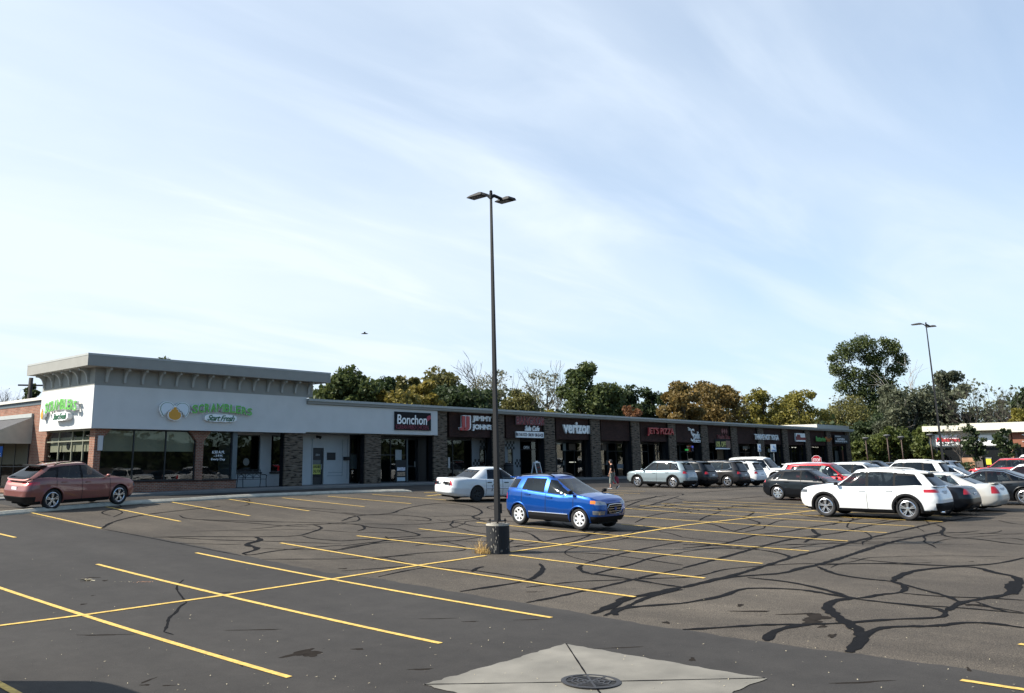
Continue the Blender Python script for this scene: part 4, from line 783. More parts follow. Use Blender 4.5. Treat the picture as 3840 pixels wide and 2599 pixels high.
def make_car(name, cat, label, X, Y, hd, S):
    """S: spec dict.  x forward, y left, z up, metres, origin on the ground between the axles' mid"""
    L, W, H, WB = S['L'], S['W'], S['H'], S['WB']; off = S.get('off', .0); R = S.get('R', .35); step = S.get('step', .05)
    root = empty(name, (X, Y, 0), 0, label, cat, S.get('group'))
    a = R_(hd); c, s_ = math.cos(a), math.sin(a)
    zf = gz(X+c*WB/2, Y+s_*WB/2); zr = gz(X-c*WB/2, Y-s_*WB/2); zl = gz(X-s_*.8, Y+c*.8); zri = gz(X+s_*.8, Y-c*.8)
    fx = Vector((c, s_, (zf-zr)/WB)).normalized(); ly = Vector((-s_, c, (zl-zri)/1.6)).normalized(); up = fx.cross(ly).normalized(); ly = up.cross(fx)
    root.rotation_euler = Matrix((fx, ly, up)).transposed().to_euler(); root.location.z = (zf+zr+zl+zri)/4 + .018
    pm = S['paint']; parts = {}
    mats = {'cabin': cabin_m, 'body': pm, 'cladding': S.get('clad', trimblk), 'bumper_trim': trimblk, 'grille': trimblk, 'headlight': S.get('headm', head_m), 'taillight': tail_m, 'windshield': S.get('wind', cglass_l), 'rear_window': cglass, 'side_window': S.get('sglass', cglass), 'window_trim': S.get('wtrim', trimblk), 'roof': S.get('roofm', pm), 'turn_signal': amber, 'diffuser': trimblk, 'fog_lamp': head_m, 'quarter_window': cglass}
    def addf(key, quad):
        parts.setdefault(key, ([], {}, []))
        P, idx, F = parts[key]; f = []
        for p in quad:
            kk = (round(p[0], 4), round(p[1], 4), round(p[2], 4))
            if kk not in idx: idx[kk] = len(P); P.append(kk)
            if idx[kk] not in f: f.append(idx[kk])
        if len(f) > 2: F.append(f)
    n1_ = S.get('n', 6.5); O = outline(L, W, n1_, step); NT_ = len(O)
    clr = S.get('clr', .22); sh = S['shoulder']           # shoulder height table over x/(L/2)
    lv = list(np.linspace(0, 1, int(.85/step)+1))
    wt = S.get('wt', [(0, .90), (.12, .965), (.45, 1.), (.75, .985), (.9, .97), (1, .93)])
    af = S.get('af', [(0, .94), (.25, .985), (.55, 1.), (.85, .99), (1, .955)]); ar = S.get('ar', [(0, .95), (.25, 1.), (.55, .995), (.8, .97), (1, .93)])
    ax_f, ax_r = WB/2+off, -WB/2+off; ra = R+S.get('gap', .055)
    def lowpt(i, s2):
        cx_, cy_ = O[i % NT_]; A_ = pl(af, s2) if cx_ > 0 else pl(ar, s2); x = cx_*L/2*A_; y = cy_*W/2*pl(wt, s2)
        un = cx_; z0 = clr + S.get('lift', .06)*max(0, (abs(un)-.80)/.2)**1.5; zt = pl(sh, un); z = z0+(zt-z0)*s2
        return [x, y, z]
    G = [[lowpt(i, s2) for i in range(NT_)] for s2 in lv]
    for row in G:
        for p in row:
            if abs(p[1]) > W*.33:
                for wx in (ax_f, ax_r):
                    dx, dz = p[0]-wx, p[2]-R; d = math.hypot(dx, dz)
                    for rr in (ra, ra+S.get('flare', 0.)):
                        if abs(d-rr) < step*.55 and p[2] > clr-.02 and d > 1e-4: p[0] = wx+dx/d*rr; p[2] = R+dz/d*rr; break
    zones = S.get('zones', [])
    def classify(x, y, z):
        u_ = x/(L/2); v_ = abs(y)/(W/2)
        for key, ulo, uhi, vlo, vhi, zlo, zhi in zones:
            if ulo < u_ < uhi and vlo < v_ < vhi and zlo < z < zhi: return key
        return 'body'
    def cut_faces(rows, planes):
        n = len(rows[0]); bmc = bmesh.new(); V_ = [[bmc.verts.new(p) for p in r_] for r_ in rows]
        for j in range(len(rows)-1):
            for i in range(n):
                try: bmc.faces.new((V_[j][i], V_[j][(i+1) % n], V_[j+1][(i+1) % n], V_[j+1][i]))
                except ValueError: pass
        for co, no in planes: bmesh.ops.bisect_plane(bmc, geom=bmc.verts[:]+bmc.edges[:]+bmc.faces[:], dist=1e-4, plane_co=co, plane_no=no)
        out_ = [[tuple(v_.co) for v_ in f_.verts] for f_ in bmc.faces]; bmc.free(); return out_
    PLN = set()
    for z_ in zones:
        for u_ in z_[1:3]:
            if abs(u_) < 1.5: PLN.add(('x', u_*L/2))
        for v_ in z_[3:5]:
            if 0 < v_ < 1.5: PLN.add(('y', v_*W/2)); PLN.add(('y', -v_*W/2))
        for q_ in z_[5:7]:
            if 0 < q_ < 5: PLN.add(('z', q_))
    PLN.add(('z', clr+S.get('sill', .10)))
    planes = [((c_ if k_ == 'x' else 0, c_ if k_ == 'y' else 0, c_ if k_ == 'z' else 0), (float(k_ == 'x'), float(k_ == 'y'), float(k_ == 'z'))) for k_, c_ in sorted(PLN)]
    for q in cut_faces(G, planes):
        n_ = len(q); cx_ = sum(p[0] for p in q)/n_; cy_ = sum(p[1] for p in q)/n_; cz_ = sum(p[2] for p in q)/n_
        if abs(cy_) > W*.33 and min(math.hypot(cx_-ax_f, cz_-R), math.hypot(cx_-ax_r, cz_-R)) < ra-.003: continue
        key = classify(cx_, cy_, cz_)
        if key == 'body' and cz_ < clr+S.get('sill', .10): key = 'cladding'
        if key in ('headlight', 'taillight', 'turn_signal', 'fog_lamp'): key += '|L' if cy_ > 0 else '|R'
        if key == 'cladding': key += '|M'+('L' if cy_ > 0 else 'R') if ax_r < cx_ < ax_f else ('|F' if cx_ > 0 else '|B')
        if key == 'bumper_trim': key += '|F' if cx_ > 0 else '|B'
        addf(key, q)
    # lid (hood / deck)
    half = [i for i in range(NT_) if O[i][1] >= -1e-9]; half.sort(key=lambda i: -O[i][0]); fr = (-1, -.93, -.8, -.6, -.3, 0, .3, .6, .8, .93, 1)
    rows = []
    for i in half:
        x, y, z = G[-1][i]; crown = S.get('crown', .045)*min(1, y/(W*.3))
        rows.append([(x, y*t, z+crown*(1-abs(t)**2.2)) for t in fr])
    g = S['gh']
    for r0, r1 in zip(rows, rows[1:]):
        xm = (r0[0][0]+r1[0][0])/2; cab = g['xr0']+.10 < xm < g['xf0']-.10
        for k in range(len(fr)-1):
            ins = cab and abs(fr[k]+fr[k+1])/2 < .90
            addf('cabin' if ins else 'body', [(p[0], p[1], p[2]-(.07 if ins else 0)) for p in (r0[k], r0[k+1], r1[k+1], r1[k])])
    # greenhouse
    g = S['gh']; nG = g.get('n', 6.); O2 = outline(L*.6, W*.9, nG, step); N2 = len(O2); lv2 = sorted(set([round(float(q_), 3) for q_ in np.linspace(0, 1, int(.65/step)+1)]+[.05, .86, .90, .93]+[w_[4] for w_ in g['wins']]+[w_[5] for w_ in g['wins']]))
    xf0, xf1, xr0, xr1 = g['xf0'], g['xf1'], g['xr0'], g['xr1']; roof = g['roof']; wb_, wr_ = g.get('wb', .93), g.get('wr', .70); bow = g.get('bow', .05)
    def ghpt(i, s2):
        cx_, cy_ = O2[i % N2]; e = s2+bow*math.sin(math.pi*s2)
        xf = xf0+(xf1-xf0)*(s2-.35*bow*math.sin(math.pi*s2)); xr = xr0+(xr1-xr0)*(s2-g.get('rbow', .6)*bow*math.sin(math.pi*s2)); mid = (xf+xr)/2; x = mid + cx_*(xf-xr)/2
        wv = W/2*(wb_+(wr_-wb_)*(s2**1.25)); taper = 1-.06*max(0, abs(x/(L/2))-.35); y = cy_*wv*taper
        zb = pl(sh, x/(L/2))-.015; zt = pl(roof, x/(L/2)); return (x, y, zb+(zt-zb)*s2)
    Gh = [[ghpt(i, s2) for i in range(N2)] for s2 in lv2]; wins = g['wins']
    # glass openings are cut exactly: slanted pillar lines as planes, top and bottom lines as loft levels
    hw_ = lambda x, s2: (pl(sh, x/(L/2))-.015) + (pl(roof, x/(L/2))-pl(sh, x/(L/2))+.015)*s2
    wp = []
    for (b0, b1, t0, t1, s0, s1) in wins:
        for (xb, xt) in ((b0, t0), (b1, t1)):
            p0 = Vector((xb, 0, hw_(xb, 0))); p1 = Vector((xt, 0, hw_(xt, 1))); d_ = (p1-p0).normalized(); wp.append((tuple(p0), (d_.z, 0, -d_.x)))
    zc_ = {}
    for q in cut_faces(Gh, wp):
        n_ = len(q); x = sum(p[0] for p in q)/n_; y = sum(p[1] for p in q)/n_; z = sum(p[2] for p in q)/n_; sm = (z-hw_(x, 0))/max(.05, hw_(x, 1)-hw_(x, 0))
        e0 = xr0+(xr1-xr0)*sm; e1 = xf0+(xf1-xf0)*sm; nx_ = (x-(e0+e1)/2)/((e1-e0)/2); wv = W/2*(wb_+(wr_-wb_)*(max(sm, 0)**1.25))*(1-.06*max(0, abs(x/(L/2))-.35)); ny = y/wv
        key = 'roof' if sm > .9 else 'body'
        if abs(ny) > .84 and .04 < sm < .90:
            for k, (b0, b1, t0, t1, s0, s1) in enumerate(wins):
                lo_ = b0+(t0-b0)*sm; hi_ = b1+(t1-b1)*sm
                if lo_ < x < hi_ and s0 < sm < s1: key = 'side_window|%d%s' % (k, 'L' if ny > 0 else 'R'); break
            else:
                if min(w_[0]+(w_[2]-w_[0])*sm for w_ in wins) < x < max(w_[1]+(w_[3]-w_[1])*sm for w_ in wins) and wins[0][4] < sm < .88: key = 'window_trim|%s%d' % ('L' if ny > 0 else 'R', sum(x < w_[0]+(w_[2]-w_[0])*sm for w_ in wins))
        if nx_ > 0 and abs(ny) < .84 and .04 < sm < .93: key = 'windshield'
        if nx_ < 0 and abs(ny) < .80 and g.get('rw0', .06) < sm < .90: key = 'rear_window'
        addf(key, q)
    half = [i for i in range(N2) if O2[i][1] >= -1e-9]; half.sort(key=lambda i: -O2[i][0]); rows = []
    for i in half:
        x, y, z = Gh[-1][i]; rows.append([(x, y*t, z+.045*min(1, y/(W*.2))*(1-abs(t)**2.4)) for t in fr])
    for r0, r1 in zip(rows, rows[1:]):
        for k in range(len(fr)-1): addf('roof', [r0[k], r0[k+1], r1[k+1], r1[k]])
    for key, (P, idx, F) in parts.items():
        nm = key.split('|')[0]; b = MB(); b.v = P; b.f = F; b.mi = [0]*len(F); b.build(nm, mats[nm], root, smooth=True)
    # underbody and arch liners
    b = MB(); b.box(-L/2*.86, L/2*.86, -W/2*.62, W/2*.62, clr-.04, .62); b.box(ax_r+ra+.02, ax_f-ra-.02, -W/2*.86, W/2*.86, clr-.03, .5)
    for wx in (ax_f, ax_r):
        for sd_ in (1, -1):
            n = 12; y0, y1 = sd_*W/2*.60, sd_*W/2*.955; P = []
            for k in range(n+1):
                a_ = math.pi*k/n - .12*(k == 0) + .12*(k == n); P.append((wx+ra*1.02*math.cos(a_), R+ra*1.02*math.sin(a_)))
            vs = [(p, y0, q) for p, q in P]+[(p, y1, q) for p, q in P]; b.add(vs, [(k, k+1, n+1+k+1, n+1+k) for k in range(n)]+[tuple(range(n+1))])
    b.build('underbody', underm, root)
    for wx in (ax_f, ax_r):
        for sd_ in (1, -1): wheel(root, 'wheel', wx, sd_*(W/2-.135), R, .225, S.get('rim', .24), S.get('spokes', 5), sd_, S.get('rimm', alloy), S.get('style', 'double'))
    for sx_, ys_ in ((g['xf1']-.30, (-.36, .36)), (g['xf1']-1.15, (-.40, 0, .40))):
        for yy_ in ys_:
            zb = pl(sh, sx_/(L/2)); b = MB(); b.bar((sx_, yy_, zb-.12), (sx_-.09, yy_, zb+.17), .42, .10, up=(1, 0, 0)); b.bar((sx_-.10, yy_, zb+.16), (sx_-.13, yy_, zb+.33), .25, .08, up=(1, 0, 0)); b.build('seat', seat_m, root)
    b = MB(); zb = pl(sh, (g['xf0']-.45)/(L/2)); b.box(g['xf0']-.80, g['xf0']-.15, -W*.38, W*.38, zb-.06, zb+.03); b.tube([(g['xf1']+.22+.04*math.sin(a_), .36+.17*math.cos(a_), zb+.06+.15*math.sin(a_)) for a_ in [k*math.pi/8 for k in range(17)]], .014, 5); b.build('dashboard', cabin_m, root)
    # mirrors, handles, plate, rails, seams
    mx_ = g['xf0']-.28; zb = pl(sh, mx_/(L/2))
    for sd_ in (1, -1):
        b = MB(); b.lathe([(.001, -.10), (.055, -.095), (.08, -.05), (.085, .0), (.075, .05), (.001, .06)], 10, (0, 0, 0), 'x'); P = [(p[0]*.7+mx_, p[1]*1.2+sd_*(W/2+.06), p[2]*.72+zb+.09) for p in b.v]; b.v = P
        b.bar((mx_, sd_*(W/2*.90), zb+.04), (mx_, sd_*(W/2+.04), zb+.07), .06, .04); b.build('wing_mirror', S.get('mirm', pm), root, True)
    def side_y(x, z):
        un = x/(L/2); z0 = clr; zt = pl(sh, un); s2 = max(0, min(1, (z-z0)/(zt-z0))); return W/2*pl(wt, s2)*(1-min(.999, abs(un))**n1_)**(1/n1_)
    for hx in S.get('handles', ()):
        for sd_ in (1, -1):
            z = pl(sh, hx/(L/2))-.13; y = side_y(hx, z); b = MB(); b.box(hx-.11, hx+.11, min(sd_*(y-.01), sd_*(y+.03)), max(sd_*(y-.01), sd_*(y+.03)), z-.018, z+.018); b.build('door_handle', S.get('hanm', pm), root)
    sb = MB()
    for sx in S.get('seams', ()):
        for sd_ in (1, -1):
            zt = pl(sh, sx/(L/2)); zs = np.linspace(clr+.10, zt-.01, 9); 
            for z0, z1 in zip(zs, zs[1:]):
                w_ = .008; ya, yb = (side_y(sx, z0)+.004)*sd_, (side_y(sx, z1)+.004)*sd_; sb.quad((sx-w_, ya, z0), (sx+w_, ya, z0), (sx+w_, yb, z1), (sx-w_, yb, z1))
    for wx in (ax_f, ax_r):
        for sd_ in (1, -1):
            fl = max(.035, S.get('flare', 0.)); b = MB(); n = 26; a0_ = math.asin(max(-.9, min(.9, (clr+.01-R)/ra))); P = []
            for k in range(n+1):
                a_ = a0_+(math.pi-2*a0_)*k/n
                for rr, o_ in ((ra-.015, -.05), (ra-.015, .009), (ra+fl*.5, .016), (ra+fl, .002)):
                    x_, z_ = wx+rr*math.cos(a_), max(clr, R+rr*math.sin(a_)); P.append((x_, sd_*(side_y(x_, z_)+o_), z_))
            b.add(P, [(k*4+q_, k*4+q_+1, k*4+5+q_, k*4+4+q_) for k in range(n) for q_ in range(3)]); b.build('wheel_arch', S.get('clad', trimblk) if S.get('flare', 0) >= .05 else pm, root, True)
    if sb.v: sb.build('panel_gap', seam_m, root, fixn=False)
    if S.get('strip'):
        z, m_ = S['strip']
        for sd_ in (1, -1):
            xs_ = np.linspace(ax_r+ra+.05, ax_f-ra-.05, 10); b = MB()
            b.tube([(x, sd_*(side_y(x, z)+.006), z) for x in xs_], .018, 5); b.build('side_moulding', m_, root)
    pz = S.get('plate', (.80, -1)); xx = -L/2*pl(ar, (pz[0]-clr)/(pl(sh, -.98)-clr))+.004 if pz else 0
    if pz: b = MB(); b.box(xx-.012, xx+.05, -.16, .16, pz[0]-.08, pz[0]+.08); b.build('licence_plate', plate_m, root)
    if S.get('rails'):
        for sd_ in (1, -1):
            x0, x1 = S['rails']; P = [(x, sd_*W/2*(wr_-.055), pl(roof, x/(L/2))+.055*(1-abs(2*(x-x0)/(x1-x0)-1)**6)+.01) for x in np.linspace(x0, x1, 12)]
            b = MB(); b.tube(P, .02, 6); b.build('roof_rail', S.get('railm', trimblk), root, True)
    if S.get('spoiler'):
        x, z, l_ = S['spoiler']; b = MB(); b.box(x-l_, x+.08, -W/2*wr_*.9, W/2*wr_*.9, z-.02, z+.015); b.build('spoiler', S.get('spoilm', pm), root)
    for ex in S.get('exhaust', ()): b = MB(); b.tube([(-L/2+.12, ex, .30), (-L/2-.01, ex, .30)], .04, 10); b.build('exhaust_tip', chrome, root)
    if S.get('fin'): b = MB(); x = S['fin']; z = pl(roof, x/(L/2))+.04; b.prism([(x-.1, z), (x-.02, z+.07), (x+.08, z)], .03, (0, -.015, 0)); b.build('antenna_fin', pm, root)
    if S.get('trimline'):   # bright window surround
        for sd_ in (1, -1):
            P = []
            for (x, s2) in S['trimline']:
                wv = W/2*(wb_+(wr_-wb_)*(s2**1.25)); zb_ = pl(sh, x/(L/2))-.015; zt = pl(roof, x/(L/2)); P.append((x, sd_*(wv*(1-.06*max(0, abs(x/(L/2))-.35))+.004), zb_+(zt-zb_)*s2))
            b = MB(); b.tube(P, .013, 5); b.build('chrome_trim', chrome, root)
    return root
# ---- body styles
def suv(L=4.7, W=1.88, H=1.70, WB=2.68, **k):
    h = L/2
    d = dict(L=L, W=W, H=H, WB=WB, R=.36, rim=.245, clr=.24, shoulder=[(-1, 1.04), (-.9, 1.13), (-.4, 1.09), (.25, 1.05), (.42, 1.06), (.62, 1.06), (.9, .99), (1, .92)],
        gh=dict(xf0=.50*h, xf1=.13*h, xr0=-.95*h, xr1=-.80*h, roof=[(-1, H-.14), (-.8, H-.075), (-.4, H-.02), (0, H-.015), (.2, H-.05), (.5, H-.13)], wb=.93, wr=.70,
            wins=[(-.06*h, .40*h, -.06*h, .08*h, .05, .86), (-.48*h, -.10*h, -.46*h, -.10*h, .05, .86), (-.78*h, -.52*h, -.66*h, -.50*h, .14, .80)]),
        zones=[('taillight', -2, -0.9, 0.6, 2, 0.86, 1.02), ('headlight', 0.88, 2, 0.5, 2, 0.66, 0.8), ('grille', 0.9, 2, -1, 0.55, 0.5, 0.76), ('bumper_trim', 0.88, 2, -1, 2, -1, 0.42), ('bumper_trim', -2, -0.88, -1, 2, -1, 0.42)],
        flare=.075, sill=.12, handles=(.02*h, -.40*h), seams=(.44*h, -.07*h), spoiler=(-.80*h, H-.09, .14), rails=(-.62*h, .06*h), plate=(.78, -1), exhaust=())
    d.update(k); return d
def sedan(L=4.84, W=1.84, H=1.45, WB=2.75, **k):
    h = L/2
    d = dict(L=L, W=W, H=H, WB=WB, R=.33, rim=.22, clr=.19, shoulder=[(-1, .93), (-.92, 1.01), (-.65, 1.01), (-.3, .96), (.2, .93), (.45, .92), (.65, .86), (.92, .72), (1, .64)],
        gh=dict(xf0=.50*h, xf1=.10*h, xr0=-.70*h, xr1=-.32*h, roof=[(-1, H-.2), (-.35, H-.06), (-.15, H-.03), (0, H-.02), (.15, H-.04), (.5, H-.1)], wb=.92, wr=.64, bow=.07,
            wins=[(-.04*h, .40*h, -.04*h, .05*h, .05, .86), (-.46*h, -.08*h, -.27*h, -.08*h, .05, .84)]),
        zones=[('taillight', -2, -0.9, 0.55, 2, 0.76, 0.96), ('headlight', 0.87, 2, 0.5, 2, 0.55, 0.68), ('grille', 0.9, 2, -1, 0.5, 0.36, 0.6), ('bumper_trim', 0.88, 2, -1, 2, -1, 0.3), ('bumper_trim', -2, -0.88, -1, 2, -1, 0.3)],
        flare=0, sill=.03, handles=(.02*h, -.38*h), seams=(.44*h, -.06*h, -.52*h), plate=(.72, -1), crown=.035)
    d.update(k); return d
blue = paint_mat('deep_blue_paint', (.0, .055, .27), .5, .25); copper = paint_mat('copper_paint', (.215, .078, .066), .4, .32); whitep = paint_mat('white_paint', (.74, .745, .73), 0., .3)
silverw = paint_mat('pale_silver_paint', (.56, .54, .49), .3, .3); steelb = paint_mat('steel_blue_paint', (.22, .27, .29), .4, .3); blackp = mat('black_paint', (.003, .004, .006), .3, spec=.25, coat=.35); greyp = mat('charcoal_paint', (.022, .021, .022), .35, metal=.2, spec=.3, coat=.5)
redcar = paint_mat('red_paint', (.42, .012, .018), .35, .28); greyblue = paint_mat('grey_blue_paint', (.10, .13, .17), .5, .3); silverp = paint_mat('silver_paint', (.42, .44, .46), .6, .3); pearl = paint_mat('grey_white_paint', (.60, .62, .63), .1, .35)
GR = 'cars parked in the bays'
# copper suv on the lane behind the kerb
h = 5.0/2
make_car('parked_suv', 'car', 'copper red suv standing on the lane beyond the kerb before the corner restaurant', 15.75, 35.68, 11, suv(L=4.92, W=1.92, H=1.70, WB=2.95, off=.06, R=.385, rim=.275, paint=copper, clr=.25, step=.035,
  shoulder=[(-1, 1.06), (-.93, 1.18), (-.7, 1.20), (-.3, 1.11), (.25, 1.08), (.45, 1.09), (.65, 1.07), (.9, .98), (1, .88)],
  gh=dict(xf0=.47*h, xf1=.06*h, xr0=-.96*h, xr1=-.66*h, roof=[(-1, 1.44), (-.7, 1.54), (-.4, 1.635), (-.1, 1.67), (.1, 1.65), (.5, 1.56)], wb=.92, wr=.66, bow=.07,
     wins=[(-.06*h, .38*h, -.06*h, .04*h, .05, .86), (-.50*h, -.10*h, -.44*h, -.10*h, .05, .84), (-.86*h, -.54*h, -.54*h, -.46*h, .05, .66)]),
  zones=[('taillight', -2, -0.88, 0.35, 2, 0.98, 1.04), ('taillight', -0.97, -0.8, 0.7, 2, 0.93, 1.05), ('headlight', 0.9, 2, 0.55, 2, 0.7, 0.82), ('grille', 0.93, 2, -1, 0.55, 0.35, 0.8), ('bumper_trim', -2, -0.85, -1, 2, -1, 0.52)],
  flare=.0, sill=.10, rails=(-.5*h, .05*h), style='double', spokes=5, trimline=[(.42*h, .05), (.02*h, .05), (-.3*h, .05), (-.42*h, .08)], spoiler=(-.64*h, 1.60, .22), spoilm=trimblk, seams=(.42*h, -.08*h, -.52*h), hanm=copper))
# blue subcompact suv
h = 4.1/2
bl_ = make_car('parked_suv', 'car', 'bright blue compact suv with roof rails parked behind the lamp post', 25.35, 19.1, -90.5, suv(L=4.05, W=1.77, H=1.65, WB=2.50, off=-.02, R=.335, rim=.225, paint=blue, clr=.24, n=6.5, step=.03,
  shoulder=[(-1, 1.05), (-.92, 1.18), (-.6, 1.17), (-.2, 1.11), (.25, 1.05), (.45, 1.07), (.62, 1.08), (.85, 1.02), (.97, .94), (1, .89)], ar=[(0, .96), (.25, 1.), (.6, .995), (.85, .985), (1, .965)],
  gh=dict(xf0=.62*h, xf1=.06*h, xr0=-.965*h, xr1=-.84*h, roof=[(-1, 1.48), (-.85, 1.54), (-.4, 1.61), (-.1, 1.62), (.06, 1.585), (.2, 1.55), (.6, 1.45)], wb=.94, wr=.66, n=5.5,
     wins=[(-.02*h, .48*h, -.02*h, .02*h, .05, .84), (-.56*h, -.09*h, -.50*h, -.09*h, .05, .86), (-.93*h, -.68*h, -.86*h, -.62*h, .10, .82)]),
  zones=[('taillight', -2, -0.9, 0.62, 2, 0.82, 1.02), ('turn_signal', 0.82, 0.9, 0.85, 2, 0.83, 0.93), ('headlight', 0.885, 2, 0.46, 2, 0.8, 0.93),
         ('fog_lamp', 0.86, 2, 0.58, 0.97, 0.5, 0.62), ('grille', 0.9, 2, -1, 0.46, 0.52, 0.84), ('bumper_trim', 0.86, 2, -1, 2, -1, 0.42), ('bumper_trim', -2, -0.88, -1, 2, -1, 0.48)],
  flare=.02, sill=.20, strip=(.46, chrome), handles=(.03*h, -.42*h), seams=(.50*h, -.05*h, -.55*h), style='single', spokes=7, rimm=mat('bright_alloy', (.8, .8, .8), .35, metal=.4), rails=(-.72*h, .02*h), spoiler=(-.86*h, 1.54, .14), wind=cglass_l, sglass=glass('reflecting_glass', (.30, .34, .34), .02, 0, 1.), mirm=trimblk, plate=None, wtrim=blue))
b = MB(); gx = h+.004
for zz_ in (.60, .675, .75): b.bar((gx-.012, -.34, zz_), (gx-.012, .34, zz_), .018, .018)
b.tube([(gx-.03, -.40, .70), (gx-.012, -.33, .80), (gx, 0, .82), (gx-.012, .33, .80), (gx-.03, .40, .70), (gx-.02, .30, .55), (gx-.0, 0, .53), (gx-.02, -.30, .55), (gx-.03, -.40, .70)], .014, 5)
b.build('grille_bars', chrome, bl_); b = MB(); b.lathe([(.06, -.01), (.06, .012), (.001, .014)], 14, (gx, 0, .675), axis='x'); b.build('badge', mat('badge_blue', (.02, .05, .2), .3), bl_)
b = MB(); b.bar((.62, -.86, 1.01), (.75, -.70, 1.03), .02); b.build('wiper', trimblk, bl_)
# old white sedan
h = 5.38/2
vic = make_car('parked_sedan', 'car', 'old white full size sedan with dented rear door and black wheels, parked across the bays', 32.6, 28.73, -15, sedan(L=5.38, W=1.98, H=1.49, WB=2.91, off=.08, R=.345, rim=.20, paint=pearl, clr=.21, n=6, step=.035,
  shoulder=[(-1, .90), (-.96, .99), (-.6, 1.01), (-.3, .97), (.2, .95), (.4, .95), (.65, .92), (.95, .80), (1, .74)], ar=[(0, .95), (.2, 1.), (.5, 1.), (.7, .985), (1, .97)],
  gh=dict(xf0=.38*h, xf1=.06*h, xr0=-.62*h, xr1=-.34*h, roof=[(-1, 1.3), (-.36, 1.42), (-.2, 1.455), (0, 1.46), (.15, 1.44), (.4, 1.40)], wb=.90, wr=.66, bow=.04,
     wins=[(.02*h, .30*h, .02*h, .05*h, .05, .88), (-.30*h, -.03*h, -.26*h, -.03*h, .05, .86)]),
  zones=[('taillight', -2, -0.955, 0.58, 2, 0.7, 0.92), ('headlight', 0.93, 2, 0.5, 2, 0.55, 0.7), ('grille', 0.95, 2, -1, 0.45, 0.5, 0.7)],
  flare=0, sill=.03, rimm=rimdark, style='single', spokes=6, strip=(.58, chrome), seams=(.34*h, -.005*h, -.34*h), plate=(.80, -1), hanm=trimblk, handles=(.07*h, -.27*h)))
b = MB(); xx = -h-.004
b.box(xx-.02, xx+.05, -.60, -.18, .76, .86); b.box(xx-.02, xx+.05, .18, .60, .76, .86); b.build('reflector_panel', chrome, vic)
b = MB(); P = [(-.20*h, 1.00-.08), (-.14*h, .86), (-.17*h, .78), (-.22*h, .70), (-.21*h, .58), (-.23*h, .45)]
for (x0, z0), (x1, z1) in zip(P, P[1:]): b.quad((x0-.03, -.992, z0), (x0+.02, -.994, z0), (x1+.02, -.994, z1), (x1-.03, -.992, z1))
b.build('door_dent', mat('dented_metal', (.12, .12, .13), .5), vic)
# row along the shops
h = 2.3
make_car('parked_suv', 'car', 'pale steel blue suv at the left end of the row facing the shops', 54.3, 32.8, 90, suv(L=4.6, W=1.86, H=1.69, WB=2.66, off=.0, R=.36, rim=.245, paint=steelb, style='double', spokes=6, strip=(.40, chrome), trimline=[(.42*h, .05), (0, .05), (-.6*h, .08), (-.72*h, .35), (-.6*h, .8), (-.2*h, .88), (.05*h, .88)],
  zones=[('taillight', -2, -0.88, 0.6, 2, 0.9, 1.05), ('headlight', 0.88, 2, 0.5, 2, 0.68, 0.82), ('grille', 0.9, 2, -1, 0.55, 0.5, 0.8), ('bumper_trim', 0.88, 2, -1, 2, -1, 0.46), ('bumper_trim', -2, -0.88, -1, 2, -1, 0.46)], sglass=MATS['reflecting_glass'], group=None))
make_car('parked_suv', 'car', 'glossy black suv with tail spoiler between the steel blue and charcoal suvs', 57.0, 32.9, 90, suv(L=4.89, W=1.9, H=1.70, WB=2.8, paint=blackp, mirm=trimblk, flare=.0))
h = 2.4
make_car('parked_suv', 'car', 'charcoal boxy suv with chrome window surround in the row by the shops', 60.2, 32.2, 90, suv(L=4.82, W=1.94, H=1.76, WB=2.91, R=.375, rim=.25, paint=greyp, style='double', spokes=5, trimline=[(.42*h, .05), (0, .05), (-.6*h, .06), (-.74*h, .3), (-.66*h, .82), (-.2*h, .88), (.05*h, .88)],
  gh=dict(xf0=.46*h, xf1=.16*h, xr0=-.96*h, xr1=-.82*h, roof=[(-1, 1.62), (-.8, 1.68), (-.4, 1.73), (0, 1.73), (.2, 1.7), (.5, 1.6)], wb=.93, wr=.74, wins=[(-.02*h, .38*h, -.02*h, .12*h, .05, .86), (-.44*h, -.06*h, -.44*h, -.06*h, .05, .86), (-.78*h, -.48*h, -.70*h, -.48*h, .06, .84)]), sglass=MATS['reflecting_glass']))
make_car('parked_suv', 'car', 'white crossover with red tail lamps right of the charcoal suv', 63.0, 32.3, 90, suv(L=4.78, W=1.93, H=1.73, WB=2.85, paint=whitep))
h = 2.67
make_car('parked_suv', 'car', 'largest white suv, tall and long, nose to the right below the accessible signs', 70.5, 33.6, -90, suv(L=5.34, W=2.03, H=1.96, WB=3.1, R=.40, rim=.28, paint=whitep, shoulder=[(-1, 1.12), (-.9, 1.18), (-.4, 1.16), (.25, 1.15), (.5, 1.15), (.7, 1.14), (.92, 1.05), (1, .95)],
  gh=dict(xf0=.48*h, xf1=.22*h, xr0=-.97*h, xr1=-.90*h, roof=[(-1, 1.84), (-.8, 1.90), (-.4, 1.94), (0, 1.94), (.25, 1.90), (.5, 1.8)], wb=.93, wr=.76, wins=[(.06*h, .40*h, .06*h, .18*h, .05, .84), (-.36*h, .02*h, -.36*h, .02*h, .05, .84), (-.84*h, -.40*h, -.80*h, -.40*h, .05, .84)]),
  zones=[('taillight', -2, -0.95, 0.7, 2, 0.9, 1.3), ('headlight', 0.88, 2, 0.62, 2, 0.78, 1), ('grille', 0.93, 2, -1, 0.6, 0.55, 0.98), ('bumper_trim', 0.9, 2, -1, 2, -1, 0.45), ('bumper_trim', -2, -0.9, -1, 2, -1, 0.45)], rails=(-.8*h, .1*h), railm=whitep))
